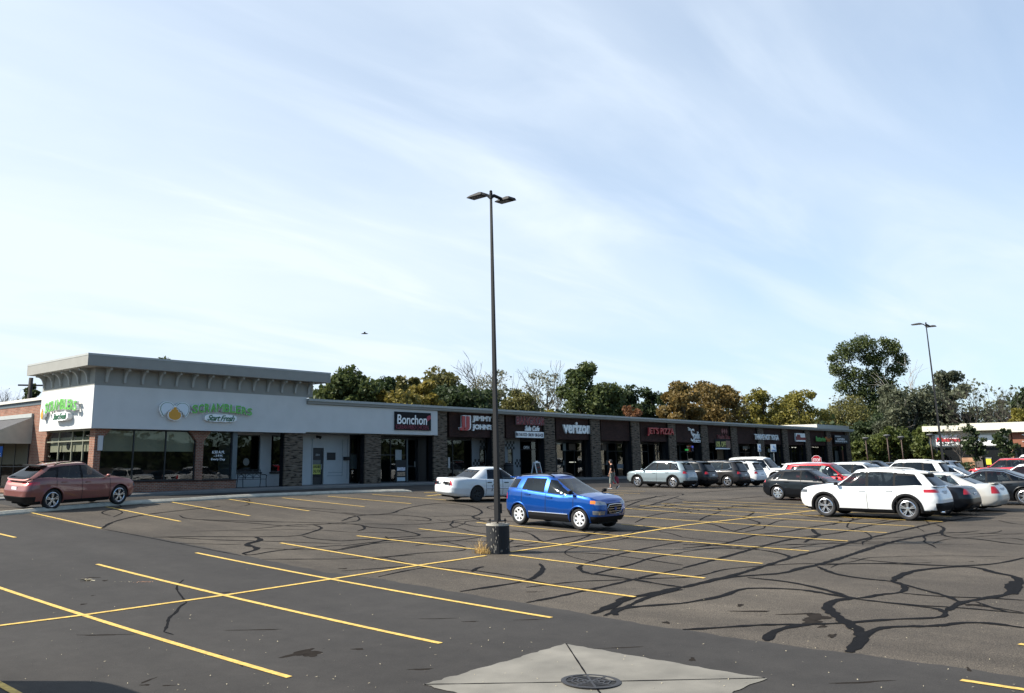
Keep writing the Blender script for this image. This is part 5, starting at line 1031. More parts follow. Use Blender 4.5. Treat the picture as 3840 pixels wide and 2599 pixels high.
# near rows
h = 4.95/2
make_car('parked_suv', 'car', 'large white three row suv with black wheel arches, nearest car on the right', 35.9, 12.85, 90, suv(L=4.95, W=1.93, H=1.73, WB=2.85, off=.02, R=.385, rim=.275, paint=whitep, clr=.25, n=7, step=.032,
  shoulder=[(-1, 1.08), (-.94, 1.17), (-.7, 1.18), (-.4, 1.13), (.25, 1.09), (.45, 1.12), (.65, 1.13), (.88, 1.06), (1, .97)],
  gh=dict(xf0=.50*h, xf1=.16*h, xr0=-.955*h, xr1=-.78*h, roof=[(-1, 1.50), (-.8, 1.60), (-.55, 1.665), (-.2, 1.70), (.05, 1.69), (.2, 1.65), (.5, 1.55)], wb=.93, wr=.71, bow=.06,
     wins=[(-.02*h, .42*h, -.02*h, .13*h, .05, .86), (-.40*h, -.06*h, -.40*h, -.06*h, .05, .86), (-.80*h, -.43*h, -.66*h, -.43*h, .08, .72)]),
  zones=[('taillight', -0.975, -0.8, 0.52, 2, 0.95, 1.06), ('headlight', 0.84, 2, 0.5, 2, 0.86, 0.97), ('grille', 0.93, 2, -1, 0.5, 0.4, 0.78), ('bumper_trim', -2, -0.93, -1, 0.86, -1, 0.6), ('bumper_trim', 0.86, 2, -1, 2, -1, 0.36), ('bumper_trim', -2, -0.86, -1, 2, -1, 0.36)],
  flare=.085, sill=.09, style='double', spokes=10//2, handles=(.04*h, -.34*h), seams=(.46*h, -.03*h, -.44*h), rails=(-.55*h, .02*h), railm=mat('grey_rail', (.4, .4, .4), .4), headm=head_dk, spoiler=(-.77*h, 1.62, .20), mirm=trimblk, plate=(.92, -1), exhaust=(.55,)))
make_car('parked_sedan', 'car', 'low black car mostly hidden behind the tail of the large white suv', 38.9, 12.6, 90, sedan(L=4.7, W=1.84, H=1.42, paint=blackp))
h = 4.84/2
make_car('parked_sedan', 'car', 'pale silver sedan with small boot spoiler and red tail lamps', 41.5, 12.35, 90, sedan(L=4.84, W=1.84, H=1.45, WB=2.73, off=.03, paint=silverw, style='double', spokes=5, R=.335, rim=.235, spoiler=(-.86*h, 1.055, .12), trimline=[(.40*h, .05), (0, .05), (-.48*h, .05), (-.34*h, .6), (-.22*h, .88), (.02*h, .88)],
  zones=[('taillight', -2, -0.88, 0.62, 2, 0.68, 0.95), ('headlight', 0.87, 2, 0.5, 2, 0.55, 0.68), ('grille', 0.9, 2, -1, 0.5, 0.36, 0.6)], plate=(.80, -1), sglass=cglass_l))
h = 2.45
make_car('parked_sedan', 'car', 'black fastback sedan with chrome window line cut by the right edge', 46.2, 11.6, 90, sedan(L=4.9, W=1.87, H=1.47, WB=2.85, paint=blackp, R=.345, rim=.25, style='double', spokes=5,
  gh=dict(xf0=.50*h, xf1=.12*h, xr0=-.82*h, xr1=-.30*h, roof=[(-1, 1.2), (-.35, 1.40), (-.15, 1.44), (0, 1.45), (.15, 1.42), (.5, 1.35)], wb=.92, wr=.66, bow=.08, wins=[(-.02*h, .40*h, -.02*h, .06*h, .05, .86), (-.42*h, -.05*h, -.30*h, -.05*h, .05, .84), (-.66*h, -.45*h, -.36*h, -.33*h, .08, .6)]), trimline=[(.42*h, .05), (.2*h, .7), (.08*h, .90), (-.1*h, .92), (-.3*h, .9), (-.5*h, .5), (-.66*h, .15)]))
h = 4.37/2
make_car('parked_hatchback', 'car', 'black hatchback with bright multi-spoke wheels in front of the red suv', 44.6, 18.8, -90, suv(L=4.37, W=1.79, H=1.45, WB=2.64, off=.0, R=.33, rim=.235, clr=.18, paint=blackp, flare=0, sill=.03, rails=None, style='double', spokes=7, handles=(.03*h, -.38*h),
  shoulder=[(-1, .92), (-.9, .99), (-.5, .98), (.2, .94), (.45, .93), (.65, .88), (.9, .74), (1, .66)],
  gh=dict(xf0=.52*h, xf1=.08*h, xr0=-.94*h, xr1=-.62*h, roof=[(-1, 1.28), (-.6, 1.37), (-.25, 1.42), (0, 1.42), (.15, 1.39), (.5, 1.3)], wb=.92, wr=.66, bow=.07, wins=[(-.06*h, .40*h, -.06*h, .04*h, .05, .86), (-.50*h, -.10*h, -.44*h, -.10*h, .05, .84), (-.72*h, -.54*h, -.56*h, -.48*h, .06, .60)]),
  zones=[('taillight', -2, -0.88, 0.6, 2, 0.82, 0.94), ('headlight', 0.87, 2, 0.5, 2, 0.6, 0.7), ('grille', 0.9, 2, -1, 0.5, 0.3, 0.55)], spoiler=(-.62*h, 1.38, .16), plate=None))
make_car('parked_suv', 'car', 'bright red suv with pale windshield behind the black hatchback', 47.3, 19.0, -90, suv(L=4.6, W=1.84, H=1.68, WB=2.67, paint=redcar, flare=.03, sglass=cglass_l, rails=None, wind=glass('pale_wind_glass', (.7, .75, .72), .02, 0, 1.)))
make_car('parked_suv', 'car', 'white crossover with dark windows just behind the nose of the large white suv', 50.6, 18.6, -90, suv(L=4.6, W=1.84, H=1.68, WB=2.67, paint=whitep, flare=.03, rails=None))
# ================================================================== TREES
bark = mat('bark', (.06, .05, .04), .9, var=.3, scale=6); bark_l = mat('pale_bark', (.26, .24, .21), .85, var=.2, scale=5); bark_d = mat('dark_bark', (.03, .026, .022), .9)
LV = dict(dark=leafmat('leaf_dark_green', (.018, .032, .014), (.065, .088, .03)), green=leafmat('leaf_green', (.035, .056, .018), (.12, .14, .045)), olive=leafmat('leaf_olive', (.065, .07, .024), (.20, .18, .055)),
  gold=leafmat('leaf_gold', (.10, .09, .02), (.32, .25, .055)), orange=leafmat('leaf_orange', (.065, .06, .022), (.28, .18, .055)), rust=leafmat('leaf_rust', (.10, .05, .02), (.24, .10, .045)), yellow=leafmat('leaf_yellow_green', (.11, .105, .02), (.26, .22, .045)),
  grey=leafmat('leaf_grey_green', (.06, .07, .045), (.14, .15, .09)), blue=leafmat('leaf_blue_green', (.016, .034, .028), (.05, .07, .055)), pale=leafmat('leaf_pale', (.10, .10, .06), (.25, .24, .16)), ygr=leafmat('leaf_lime', (.04, .06, .014), (.13, .15, .035)))
def leaves(name, C, size, m, parent, up=.35):
    """C: (n,3) centres -> one small folded quad each, random size and tilt"""
    n = len(C); nrm = rng.normal(size=(n, 3)); nrm[:, 2] += up; nrm /= np.linalg.norm(nrm, axis=1)[:, None]
    t = np.cross(nrm, rng.normal(size=(n, 3))); t /= np.linalg.norm(t, axis=1)[:, None]; s = np.cross(nrm, t)
    sz = (size*(.55+.9*rng.random(n)))[:, None]; a = t*sz; c = s*sz*(.45+.3*rng.random(n))[:, None]
    V = np.stack([C-a, C-c+nrm*sz*.12, C+a, C+c+nrm*sz*.12], 1).reshape(-1, 3)
    me = bpy.data.meshes.new(name); me.vertices.add(4*n); me.vertices.foreach_set('co', V.ravel()); me.loops.add(4*n); me.loops.foreach_set('vertex_index', np.arange(4*n)); me.polygons.add(n); me.polygons.foreach_set('loop_start', np.arange(0, 4*n, 4))
    me.update(calc_edges=True); at_ = me.attributes.new('leaf', 'FLOAT', 'FACE'); at_.data.foreach_set('value', rng.random(n)); me.materials.append(m)
    o = bpy.data.objects.new(name, me); COL.objects.link(o); o.parent = parent; return o
def crown_pts(w, h, n, nb, blob, zc, gap=0., shape='round', dep=None):
    """leaf centres in an uneven crown: blobs around an ellipsoid w wide, h high, centred zc above the base"""
    dep = dep or w; B = []
    while len(B) < nb:
        p = rng.uniform(-1, 1, 3); r = np.linalg.norm(p)
        if r > 1 or r < .30: continue
        if shape == 'cone' and math.hypot(p[0], p[1]) > .95*(1-p[2])/1.9: continue
        if shape == 'vase' and math.hypot(p[0], p[1]) > .45+.5*(p[2]+1)/2: continue
        B.append(p)
    B = np.array(B)*np.array([w/2*(1-blob*.30), dep/2*(1-blob*.30), h/2*(1-blob*.40)]); k = rng.integers(0, nb, n)
    R = blob*min(w, h)/2*(.6+.7*rng.random(nb))
    d = rng.normal(size=(n, 3)); d /= np.linalg.norm(d, axis=1)[:, None]; rr = (rng.random(n)**.42)[:, None]
    P = B[k]+d*rr*R[k][:, None]*np.array([1, 1, .75]); P[:, 2] += zc; return P, B+np.array([0, 0, zc])
def limbs(b, base, targets, r0, n=6, sag=.15):
    for t in targets:
        t = Vector(t); s0 = base+Vector((0, 0, random.uniform(0, .35)*(t.z-base.z))); m = (s0+t)/2+Vector((random.uniform(-.1, .1), random.uniform(-.1, .1), -sag*(t-s0).length*.5+.1)); l = (t-s0).length
        b.tube([s0, s0*.55+m*.45+Vector((0, 0, 0)), m, m*.4+t*.6, t], [r0*.55, r0*.42, r0*.3, r0*.2, r0*.08], n, False)
def twigs(b, p, d, l, r, depth):
    d = d.normalized(); q = p+d*l; mid = p+d*l*.5+Vector((random.uniform(-1, 1), random.uniform(-1, 1), random.uniform(-.3, 1)))*l*.07
    b.tube([p, mid, q], [r, r*.8, r*.55], 3 if depth < 3 else 5, False)
    if depth <= 0: return [q]
    out_ = []
    for _ in range(random.choice((2, 3, 3))):
        nd = (d+Vector((random.gauss(0, .42), random.gauss(0, .42), random.gauss(.12, .3))))
        out_ += twigs(b, q if random.random() < .7 else mid, nd, l*random.uniform(.62, .85), r*.58, depth-1)
    return out_
def place(px, ytop, Y=None, X=None):
    if Y is not None: x, z = onY(px, ytop, Y); return x, Y, z
    y, z = onX(px, ytop, X); return X, y, z
def pxw(px, x, y):   # metres per survey pixel at a spot
    return (Vector((x, y, 0)).dot(Vector((RF.x, RF.y, 0)).normalized()))/FPX*1.02
TG = 'trees behind the shops'
def tree(label, px, ytop, wpx, m, Y=None, X=None, n=3200, blob=.36, nb=46, size=.28, base=None, hfrac=.74, shape='round', trunk=bark, group=TG, name='tree', bare=0, name2='crown', bz=None, tr=.045, wk=1.32):
    x, y, zt = place(px, ytop, Y, X); z0 = base if base is not None else -1.6; H = zt-z0; w = wpx*pxw(px, x, y)*wk
    r = empty(name, (x, y, z0), 0, label, 'tree', group); hc = H*hfrac; zc = H-hc/2
    if bare < 2:
        P, B = crown_pts(w, hc, int(n*4.0), nb, blob, zc, shape=shape); o = leaves('crown', P, size*.74, m, r)
    b = MB(); rt = H*tr*.5; k = 6; pts = [(random.uniform(-.02, .02)*H*i/k, random.uniform(-.02, .02)*H*i/k, H*.80*i/k-.1) for i in range(k+1)]
    b.tube(pts, [rt*(1-.80*i/k) for i in range(k+1)], 7, False)
    if bare:
        T_ = []
        for i in range(7 if bare == 1 else 13):
            a = random.uniform(0, 6.28); zz_ = H*random.uniform(.25, .6); s0 = Vector((0, 0, zz_)); 
            T_ += twigs(b, s0, Vector((math.cos(a)*.8, math.sin(a)*.8, random.uniform(.7, 1.6))), H*.20*random.uniform(.7, 1.1), rt*.34, 4 if bare == 2 else 3)
        if bare == 2 and n:
            T_ = np.array([tuple(t) for t in T_]); C = T_[rng.integers(0, len(T_), n)]+rng.normal(size=(n, 3))*H*.03; leaves('crown', C, size, m, r)
    else:
        idx = list(range(len(B))); random.shuffle(idx); limbs(b, Vector((0, 0, H*.25)), [B[i] for i in idx[:12]], rt, 5)
    b.build('trunk', trunk, r, True); return r
D = 1.6523
t_ = lambda lab, a, top, wd, m, Y, **k: tree(lab, a*D, top*D, wd*D, LV[m], Y=Y, **k)
t_('dark green tree right behind the white restaurant cornice end', 800, 833, 118, 'green', 66, size=.30, n=4200)
t_('low dull green tree left of the gold one', 873, 853, 80, 'dark', 70, n=2600)
t_('green tree with reddish top above the gold one', 925, 838, 70, 'olive', 78, n=2200)
t_('golden yellow tree low behind the roof, left of two', 905, 866, 95, 'gold', 62, n=3400, hfrac=.8)
t_('taller golden yellow tree, right of two', 962, 852, 62, 'gold', 64, n=2800, hfrac=.85)
t_('tall olive tree behind the golden pair', 995, 827, 100, 'olive', 76, n=3200)
t_('broad dark green tree left of the near lamp post', 1052, 862, 130, 'dark', 66, n=4800, hfrac=.85)
t_('nearly leafless pale tree behind the near lamp post', 1112, 817, 110, 'pale', 80, n=620, bare=1, trunk=bark, size=.2, blob=.28, wk=1.15)
t_('sparse golden brown tree right of the near lamp post', 1180, 872, 75, 'olive', 72, n=2000, size=.24, bare=1)
t_('nearly leafless tree above the blue green evergreen', 1238, 826, 95, 'pale', 80, n=620, bare=1, trunk=bark, size=.2, blob=.28, wk=1.15)
t_('blue green bushy evergreen behind the small yellow tree', 1262, 875, 75, 'blue', 68, n=3000, shape='cone', hfrac=.9)
t_('small yellow tree peeking just above the roof', 1240, 919, 62, 'yellow', 61.5, n=1600, size=.24, hfrac=.8)
t_('tallest dense green tree in the middle of the row', 1338, 816, 108, 'green', 68, n=5200, size=.30, hfrac=.88)
t_('dark crowned tree left of the rust shrub tree', 1415, 868, 75, 'dark', 72, n=3000, hfrac=.85)
t_('dark crowned tree left of the orange tree', 1475, 866, 62, 'dark', 70, n=2600, hfrac=.85)
t_('small rust coloured tree above the roof', 1430, 917, 50, 'rust', 61.5, n=1200, size=.22, hfrac=.8)
t_('large orange and gold tree', 1545, 845, 80, 'orange', 64, n=3600, hfrac=.9, size=.3)
t_('orange topped tree joined to the large orange one', 1612, 850, 105, 'orange', 66, n=4600, hfrac=.9, size=.3)
t_('small dark conifer between the orange and yellow green trees', 1680, 918, 30, 'dark', 70, n=900, shape='cone', name='conifer', hfrac=.95)
t_('yellow green open crowned tree above the yoga sign', 1728, 876, 95, 'yellow', 66, n=2900, hfrac=.85, blob=.28)
t_('yellow green tree with pale top right of its twin', 1808, 878, 95, 'yellow', 70, n=2900, hfrac=.85, blob=.28)
t_('dark tree at the low end of the roof', 1762, 930, 110, 'dark', 76, n=2600, hfrac=.9)
t_('brownish green tree left of the tall one', 1905, 888, 100, 'olive', 74, n=3600, hfrac=.92)
t_('dark understorey tree behind the end of the shops', 1905, 925, 110, 'dark', 80, n=3200, hfrac=.95)
# the tall open-crowned tree made of separate masses
x, y, zt = place(1962*D, 757*D, 84.); z0 = -1.6; H = zt-z0; k = pxw(0, x, y)*D
r = empty('tree', (x, y, z0), 0, 'tallest tree with an open dark green crown rising above the far roof end', 'tree', TG)
PP = []; BB = []
for (cx_, cy_, rx_, ry_, nn_) in ((-45,800,32,30,900),(-70,835,22,22,450),(-5,782,34,26,1000),(20,815,28,28,600),(55,790,26,24,700),(75,815,20,18,400),(62,838,26,20,500),(-38,850,34,24,700),(5,860,30,30,700),(38,872,26,24,600),(-20,890,34,26,800),(25,905,36,26,900),(-60,875,24,20,400),(0,930,44,30,1200),(-78,812,12,10,150),(40,775,14,12,150),(0,815,22,18,380),(14,845,18,16,300),(-10,960,60,30,1300)):
    c0 = np.array([(RX.x*cx_)*k, (RX.y*cx_)*k, (757-cy_)*k+H]); d = rng.normal(size=(nn_, 3)); d /= np.linalg.norm(d, axis=1)[:, None]; rr = (rng.random(nn_)**.5)[:, None]
    PP.append(c0+d*rr*np.array([rx_*k, rx_*k, ry_*k])*.86); BB.append(tuple(c0))
PP = np.concatenate(PP); PP = np.concatenate([PP, PP+rng.normal(size=PP.shape)*.35]); leaves('crown', PP, .25, LV['green'], r)
b = MB(); b.tube([(0, 0, -.2), (.2, 0, H*.3), (-.1, .1, H*.5), (.2, .1, H*.72)], [.45, .36, .28, .12], 8, False); limbs(b, Vector((0, 0, H*.32)), BB, .42, 6, .05); b.build('trunk', bark_d, r, True)
xt = lambda lab, a, top, wd, m, X, **k: tree(lab, a*D, top*D, wd*D, LV[m], X=X, group='trees by the far retail building', **k)
xt('grey green feathery tree left of the far lamp post', 2050, 842, 105, 'grey', 128, n=4200, size=.26, bare=1, trunk=bark_l, hfrac=.92)
xt('tall narrow grey green tree behind the far lamp post', 2155, 824, 66, 'grey', 132, n=3600, size=.26, hfrac=.9, shape='round')
xt('dark evergreen mass left behind the far lamp post', 2100, 900, 95, 'dark', 136, n=3200, hfrac=.95)
xt('thin leafless tree right of the far lamp post', 2205, 883, 50, 'grey', 126, n=500, bare=2, trunk=bark, size=.2)
xt('dark pointed conifer, left of three', 2238, 888, 46, 'dark', 130, n=1600, shape='cone', name='conifer', hfrac=.96)
xt('dark pointed conifer, middle of three', 2265, 878, 44, 'dark', 128, n=1600, shape='cone', name='conifer', hfrac=.96)
xt('dark pointed conifer, right of three', 2296, 892, 40, 'dark', 130, n=1500, shape='cone', name='conifer', hfrac=.96)
xt('grey leafless tree before the conifers', 2280, 900, 60, 'grey', 122, n=300, bare=2, trunk=bark, size=.2)
xt('dark green tree at the right edge', 2335, 862, 60, 'dark', 126, n=2200, hfrac=.9)
xt('bright yellow leaved tree at the right edge', 2325, 915, 55, 'yellow', 118, n=1900, hfrac=.8)
xt('dark understorey tree right of the shop row end', 1985, 935, 110, 'dark', 140, n=3200, hfrac=.95)
xt('yellow green young tree behind the third small post lamp', 2010, 955, 60, 'ygr', 112, n=1500, size=.22, hfrac=.85)
xt('yellow green young tree behind the fourth small post lamp', 2105, 960, 55, 'ygr', 112, n=1500, size=.22, hfrac=.85)
xt('low green bush tree beside the house', 1960, 990, 50, 'ygr', 118, n=1200, size=.22, hfrac=.95)
xt('dark bush tree left of the retail building', 2060, 975, 80, 'dark', 120, n=1800, hfrac=.97)
xt('dark bush tree close to the retail building corner', 2150, 965, 80, 'dark', 119, n=1800, hfrac=.97)
# street trees in front of the retail building
xt('leafless young street tree before the red script sign', 3585/D, 1588/D, 95/1., 'grey', 96, n=120, bare=2, trunk=bark, size=.12, base=-1.35, tr=.035, name='street_tree', wk=1.)
xt('dark leaved young street tree in front of the blank white sign panel', 3640/D, 1590/D, 50, 'dark', 92, n=480, size=.16, base=-1.4, hfrac=.72, blob=.3, tr=.035, name='street_tree', wk=1.)
xt('dark leaved young street tree before the brick pier near the red suv', 3765/D, 1602/D, 50, 'dark', 88, n=420, size=.16, base=-1.4, hfrac=.68, blob=.27, tr=.035, name='street_tree', wk=1.)
# left behind the brick wing and above the cornice
t_('small dark tree behind the brick wing beside the utility pole', 76, 862, 46, 'green', 95, n=900, hfrac=.6, group=None, wk=.85)
t_('leafless shrubby tree behind the brick wing', 38, 878, 46, 'grey', 98, n=60, bare=2, trunk=bark, size=.1, group=None)
t_('tree whose top just shows above the restaurant cornice', 380, 806, 92, 'green', 92, n=1500, hfrac=.5, group=None, wk=.95)
# wood line past the shops; unseen ring added to darken reflections and ambient light
def woodline(name, pts, h, m, n, label, lsz):
    C = []
    for _ in range(n):
        i = rng.integers(0, len(pts)-1); t = rng.random(); p = np.array(pts[i])*(1-t)+np.array(pts[i+1])*t; q = rng.random()
        hh = h*(.75+.25*math.sin(p[0]*.21+p[1]*.17)+.12*math.sin(p[0]*.6-p[1]*.47)); C.append((p[0]+rng.normal()*3.5, p[1]+rng.normal()*3.5, -2+hh*q**.8)); C[-1] = (C[-1][0], C[-1][1], min(C[-1][2], h*.98-2))
    o = leaves(name, np.array(C), lsz, m, None, 0.); tag(o, label, None, None, 'stuff')
    b = MB(); P = []
    for i in range(len(pts)-1):
        for k in range(8): t = k/8; P.append((pts[i][0]*(1-t)+pts[i+1][0]*t, pts[i][1]*(1-t)+pts[i+1][1]*t))
    P.append(pts[-1]); cx_, cy_ = 40, 20
    for i, p in enumerate(P): q = Vector((p[0]-cx_, p[1]-cy_, 0)).normalized()*4; b.v += [(p[0]+q.x, p[1]+q.y, -3), (p[0]+q.x, p[1]+q.y, -2+h*(.58+.1*math.sin(i*1.7)+.06*math.sin(i*4.1)))]
    b.f = [(2*i, 2*i+1, 2*i+3, 2*i+2) for i in range(len(P)-1)]; b.mi = [0]*len(b.f)
    tag(b.build('woods_backing', mat('backing', (.018, .026, .010), .95, var=.4, scale=.3)), 'dark undergrowth strip added behind the woods to close gaps in reflections', None, None, 'stuff')  # solid strip added so the reflected woods show no sky gaps
woodline('far_woods', [(70, 92), (85, 93), (120, 95), (175, 88), (190, 40), (185, -30)], 13, LV['dark'], 15000, 'dark distant woods behind the shops and far trees', .6)
woodline('far_woods', [(10, 175), (-60, 160), (-95, 40), (-90, -40), (-40, -95), (60, -110), (170, -70)], 12, LV['dark'], 22000, 'unseen dark woods added around the rest of the lot to darken reflections', .6)
# ================================================================== RETAIL BUILDING AT THE FAR RIGHT
XB = 112.
rb = empty('retail_building', (XB, 20, -1.3), 0, 'low cream and brick retail building with white sign panels at the far right', 'building')
def rbx(x0, y0, x1, y1, d0, d1, m, n, sm=False):
    A_ = onX(x0, y0, XB); B_ = onX(x1, y1, XB); b = MB(); b.box(XB-d1, XB-d0, min(A_[0], B_[0]), max(A_[0], B_[0]), min(A_[1], B_[1]), max(A_[1], B_[1])); return b.build(n, m, rb, world=True)
creamr = mat('cream_band', (.60, .57, .47), .8, var=.05); whiter = mat('blank_white_panel', (.80, .80, .78), .6)
brk3 = brick('tan_stone_brick', (.40, .21, .12), (.30, .15, .09), (.30, .22, .15), .5, .12, .015); woodp = mat('brown_boards', (.20, .07, .035), .7, var=.2, scale=2)
rbx(3470, 1600, 3640, 1616, .0, 1.2, creamr, 'roof_band'); rbx(3613, 1590, 4100, 1605, .3, 1.5, creamr, 'roof_band'); rbx(3764, 1608, 4100, 1615, .5, 1.7, creamr, 'roof_band')
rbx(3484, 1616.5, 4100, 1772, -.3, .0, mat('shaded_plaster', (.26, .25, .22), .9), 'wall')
rbx(3490, 1622, 3788, 1630, .01, .2, creamr, 'plaster_band'); rbx(3497, 1630.5, 3788, 1673, .02, .35, mat('panel_surround', (.5, .49, .44), .8), 'sign_fascia'); rbx(3484, 1618, 3508, 1682, .36, .55, creamr, 'corner_block')
rbx(3497, 1683, 3517, 1750, .05, .5, brk3, 'pillar'); rbx(3517, 1680, 3788, 1772, .01, .04, mat('dark_shopfront', (.012, .013, .014), .12), 'shopfront')
b = MB(); A_ = onX(3612, 1768, XB); B_ = onX(3656, 1716, XB); b.box(XB-.35, XB-.05, min(A_[0], B_[0]), max(A_[0], B_[0]), A_[1], B_[1]); b.build('brick_base', brk3, rb, world=True)
rbx(3660, 1712, 3692, 1766, .05, .2, mat('door_brown', (.09, .07, .06), .6), 'door'); rbx(3697, 1716, 3720, 1720, .05, .12, MATS['poster_grey'], 'window_poster'); pst = rbx(3698, 1720.5, 3720, 1742, .05, .12, mat('bright_yellow_poster', (.70, .62, .03), .6), 'window_poster')
rbx(3788, 1616, 3812, 1732, .05, .8, brk3, 'pillar'); rbx(3803, 1622, 4100, 1673, .81, 1.0, woodp, 'sign_boards'); rbx(3812, 1673.5, 4100, 1766, .02, .1, MATS['dark_shopfront'], 'shopfront'); rbx(3824, 1712, 4000, 1745, .12, .2, mat('pale_door', (.5, .52, .52), .6), 'door')
for k_, (a_, c_) in enumerate(((3668, 3741), (3512, 3603))): rbx(a_, 1632, c_, 1670, .36, .5, whiter, 'sign_panel')
b = MB(); b.box(XB-.3, XB+25, onX(4100, 1600, XB)[0], onX(3484, 1600, XB)[0], 3.2, 3.3); b.build('roof', roofm, rb, world=True)
b = MB(); b.box(XB+24.8, XB+25, -20, 33, -1.3, 3.3); b.build('rear_wall', creamr, rb, world=True)
def XT(s, st, m, box, Xk, **kw): A_ = onX(box[0], box[3], Xk); B_ = onX(box[2], box[1], Xk); return text_obj('letters', st, m, 'X', Xk, A_[0], B_[0], A_[1], B_[1], .08, s, **kw)
s = empty('wall_sign', (XB-.52, onX(3555, 1660, XB)[0], onX(3555, 1660, XB)[1]), 0, 'red script lettering over small black letters behind the leafless street tree', 'sign')
XT(s, 'Mattress', mat('bright_red_letter', (.5, .01, .02), .4), (3512, 1640, 3602, 1657), XB-.52, shear=.3, bold=.03); XT(s, 'OUTLET', blk, (3520, 1661, 3575, 1667), XB-.52, bold=.02)
s = empty('wall_sign', (XB-1.02, onX(3850, 1660, XB)[0], 1.5), 0, 'white letters on brown boards cut by the right edge of the retail building', 'sign')
XT(s, 'TROPICAL', swht, (3834, 1625, 3990, 1642), XB-1.02, bold=.02); XT(s, 'SMOOTHIE CAFE', swht, (3834, 1651, 3990, 1657), XB-1.02)
# hedge, small lawn verge
b = MB()
hedge_r = empty('hedge', (94, 28.0, -1.35), 0, 'dark clipped hedge at the foot of the leafless street tree', 'hedge')
C = rng.uniform((-2, -3.2, 0), (2, 3.2, 1.15), (1500, 3)); leaves('foliage', C, .13, LV['dark'], hedge_r)
# house behind the end of the shops
hx = 165.; hs_ = empty('house', (hx, onX(3230, 1700, hx)[0], -1.3), 0, 'small house with a white edged gable beyond the end of the shops', 'house')
A_ = onX(3192, 1720, hx); B_ = onX(3262, 1668, hx); ymn, ymx = B_[0], A_[0]; b = MB(); b.box(hx, hx+9, ymn+1.0, ymx-1, -1.3, 1.1); b.build('wall', mat('tan_siding', (.30, .27, .22), .8), hs_, world=True)
pk = onX(3208, 1664, hx)[1]; ev = onX(3240, 1678, hx)[1]; ym = (ymn+ymx)/2; b = MB(); b.prism([(ymn, ev), (ym, pk), (ymx, ev), (ymx, ev-.3), (ym, pk-.3), (ymn, ev-.3)], 10, (hx-.5, 0, 0), 1, 2, 0); b.build('roof', mat('shingle', (.12, .11, .10), .9), hs_, world=True)
b = MB(); b.prism([(ymn-.1, ev-.02), (ym, pk+.03), (ymx+.1, ev-.02), (ymx+.1, ev-.36), (ym, pk-.33), (ymn-.1, ev-.36)], .1, (hx-.62, 0, 0), 1, 2, 0); b.build('gable_board', whiter, hs_, world=True)
